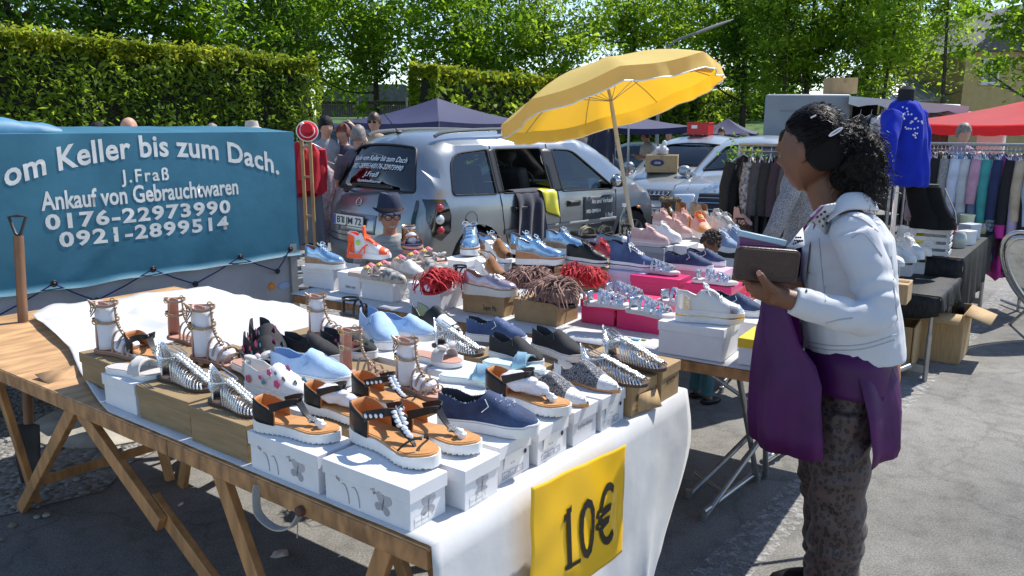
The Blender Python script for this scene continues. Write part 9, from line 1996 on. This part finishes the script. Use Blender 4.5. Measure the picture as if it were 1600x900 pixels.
p = atd(480, 205, ys_-.05); rh = thing('red_hat', 'red hat with white band on top of the wooden ladder stand', 'hat', p[:]); M = Matrix.Rotation(radians(70), 3, 'X')@Matrix.Rotation(.25, 3, 'Y'); mb = MB(); mb.lathe([(0, .1), (.05, .1), (.065, .07), (.068, .01), (.1, .005), (.105, 0), (.06, -.005)], 28, M=M, cap=False); mb.build('crown', mat('red_felt', (.6, .012, .025), .85), rh); mb = MB(); mb.tube([M@V((.105*cos(a), .105*sin(a), .001)) for a in [2*pi*j/30 for j in range(30)]], .005, 5, True); mb.tube([M@V((.069*cos(a), .069*sin(a), .016)) for a in [2*pi*j/24 for j in range(24)]], .007, 5, True); mb.ell(M@V((-.05, .05, .03)), (.025, .02, .03), 8, 6, nz=.4); mb.build('white_band', whitep, rh)
HG = 'clothes around the ladder stand'; garment('red long sleeved blouse hanging left of the ladder stand', atd(464, 212, 8.5), .3, .55, .17, mat('red_blouse', (.5, .015, .03), .8), 'blouse', True, HG, 81); garment('grey long dress hanging behind the ladder stand', atd(478, 226, 8.6), .1, 1.0, .16, mat('grey_dress', (.17, .18, .22), .85), 'dress', False, HG, 82); garment('white patterned dress hanging by the rear corner of the minivan', atd(502, 240, 8.9), .4, .9, .17, mat('white_dress', (.6, .55, .56), .85, col2=(.4, .25, .3), vscale=30), 'dress', False, HG, 83); garment('red scarf blouse right of the ladder stand', atd(488, 215, 8.4), .8, .5, .14, mat('red_blouse', 0), 'blouse', True, HG, 84); garment('pale pink dress low behind the trailer corner', atd(463, 255, 8.7), .3, .85, .15, mat('pink_dress', (.6, .42, .45), .85), 'dress', False, HG, 85)
rnd = random.Random(31)
for k, (lab, u, y, w_) in enumerate((('flea market table heaped with dark clothes under the striped pavilion', 990, 15.4, 1.8), ('flea market table of bric-a-brac behind the hatchback', 1035, 19, 1.6), ('flea market table of folded textiles under the far pavilion', 1165, 24, 3.0), ('flea market table of small wares behind the parasol pole', 950, 14.4, 1.4))):
 p = atd(u, HOR, y); z = .62+gz(y); t = thing('market_table', lab, 'table', (p.x, y, gz(y))); mb = MB(); mb.box((p.x, y, z), (w_, .7, .04)); mb.build('tabletop', ply, t, world=True)
 for sx in (-1, 1):
  for sy in (-1, 1): mb = MB(); mb.bar(V((p.x+sx*w_*.45, y+sy*.3, gz(y))), V((p.x+sx*w_*.45, y+sy*.3, z-.02)), .04, .04, up=(0, 1, 0)); mb.build('leg', tube_m, t, world=True)
 mb = MB(); cols_ = [cl('heap%d' % i, c) for i, c in enumerate(((.03, .04, .08), (.3, .3, .32), (.4, .04, .05), (.1, .12, .2), (.5, .46, .4)))]
 for _ in range(int(w_*22)): s_ = rnd.uniform(.05, .13); mb.ell((p.x+rnd.uniform(-.48, .48)*w_, y+rnd.uniform(-.3, .3), z+.02+s_*.5), (s_*1.3, s_, s_*.8), 8, 6, nz=.5, ns=12, seed=rnd.random()*50, mi=rnd.randrange(5))
 o = mb.build('wares', cols_); tag(o, f'heap of mixed wares on the {lab[12:]}'[:88], 'wares', None, 'stuff')
A3, B3 = atd(1150, 212, 23), atd(1196, 212, 22.5); B3.z = A3.z; rail('far clothes rail beside the grey market trailer', A3, B3, gz(23))
for i in range(9): garment(f'{("black", "grey", "beige", "navy", "white", "brown", "olive", "blue", "red")[i]} garment on the far rail by the grey trailer', A3.lerp(B3, (i+.5)/9), 1.0, .8, .2, cl('far%d' % i, ((.02, .02, .02), (.2, .2, .2), (.5, .42, .32), (.03, .04, .1), (.6, .6, .6), (.15, .08, .04), (.12, .13, .05), (.06, .12, .3), (.4, .03, .03))[i]), 'garment', False, 'clothes on the far rail', 90+i)
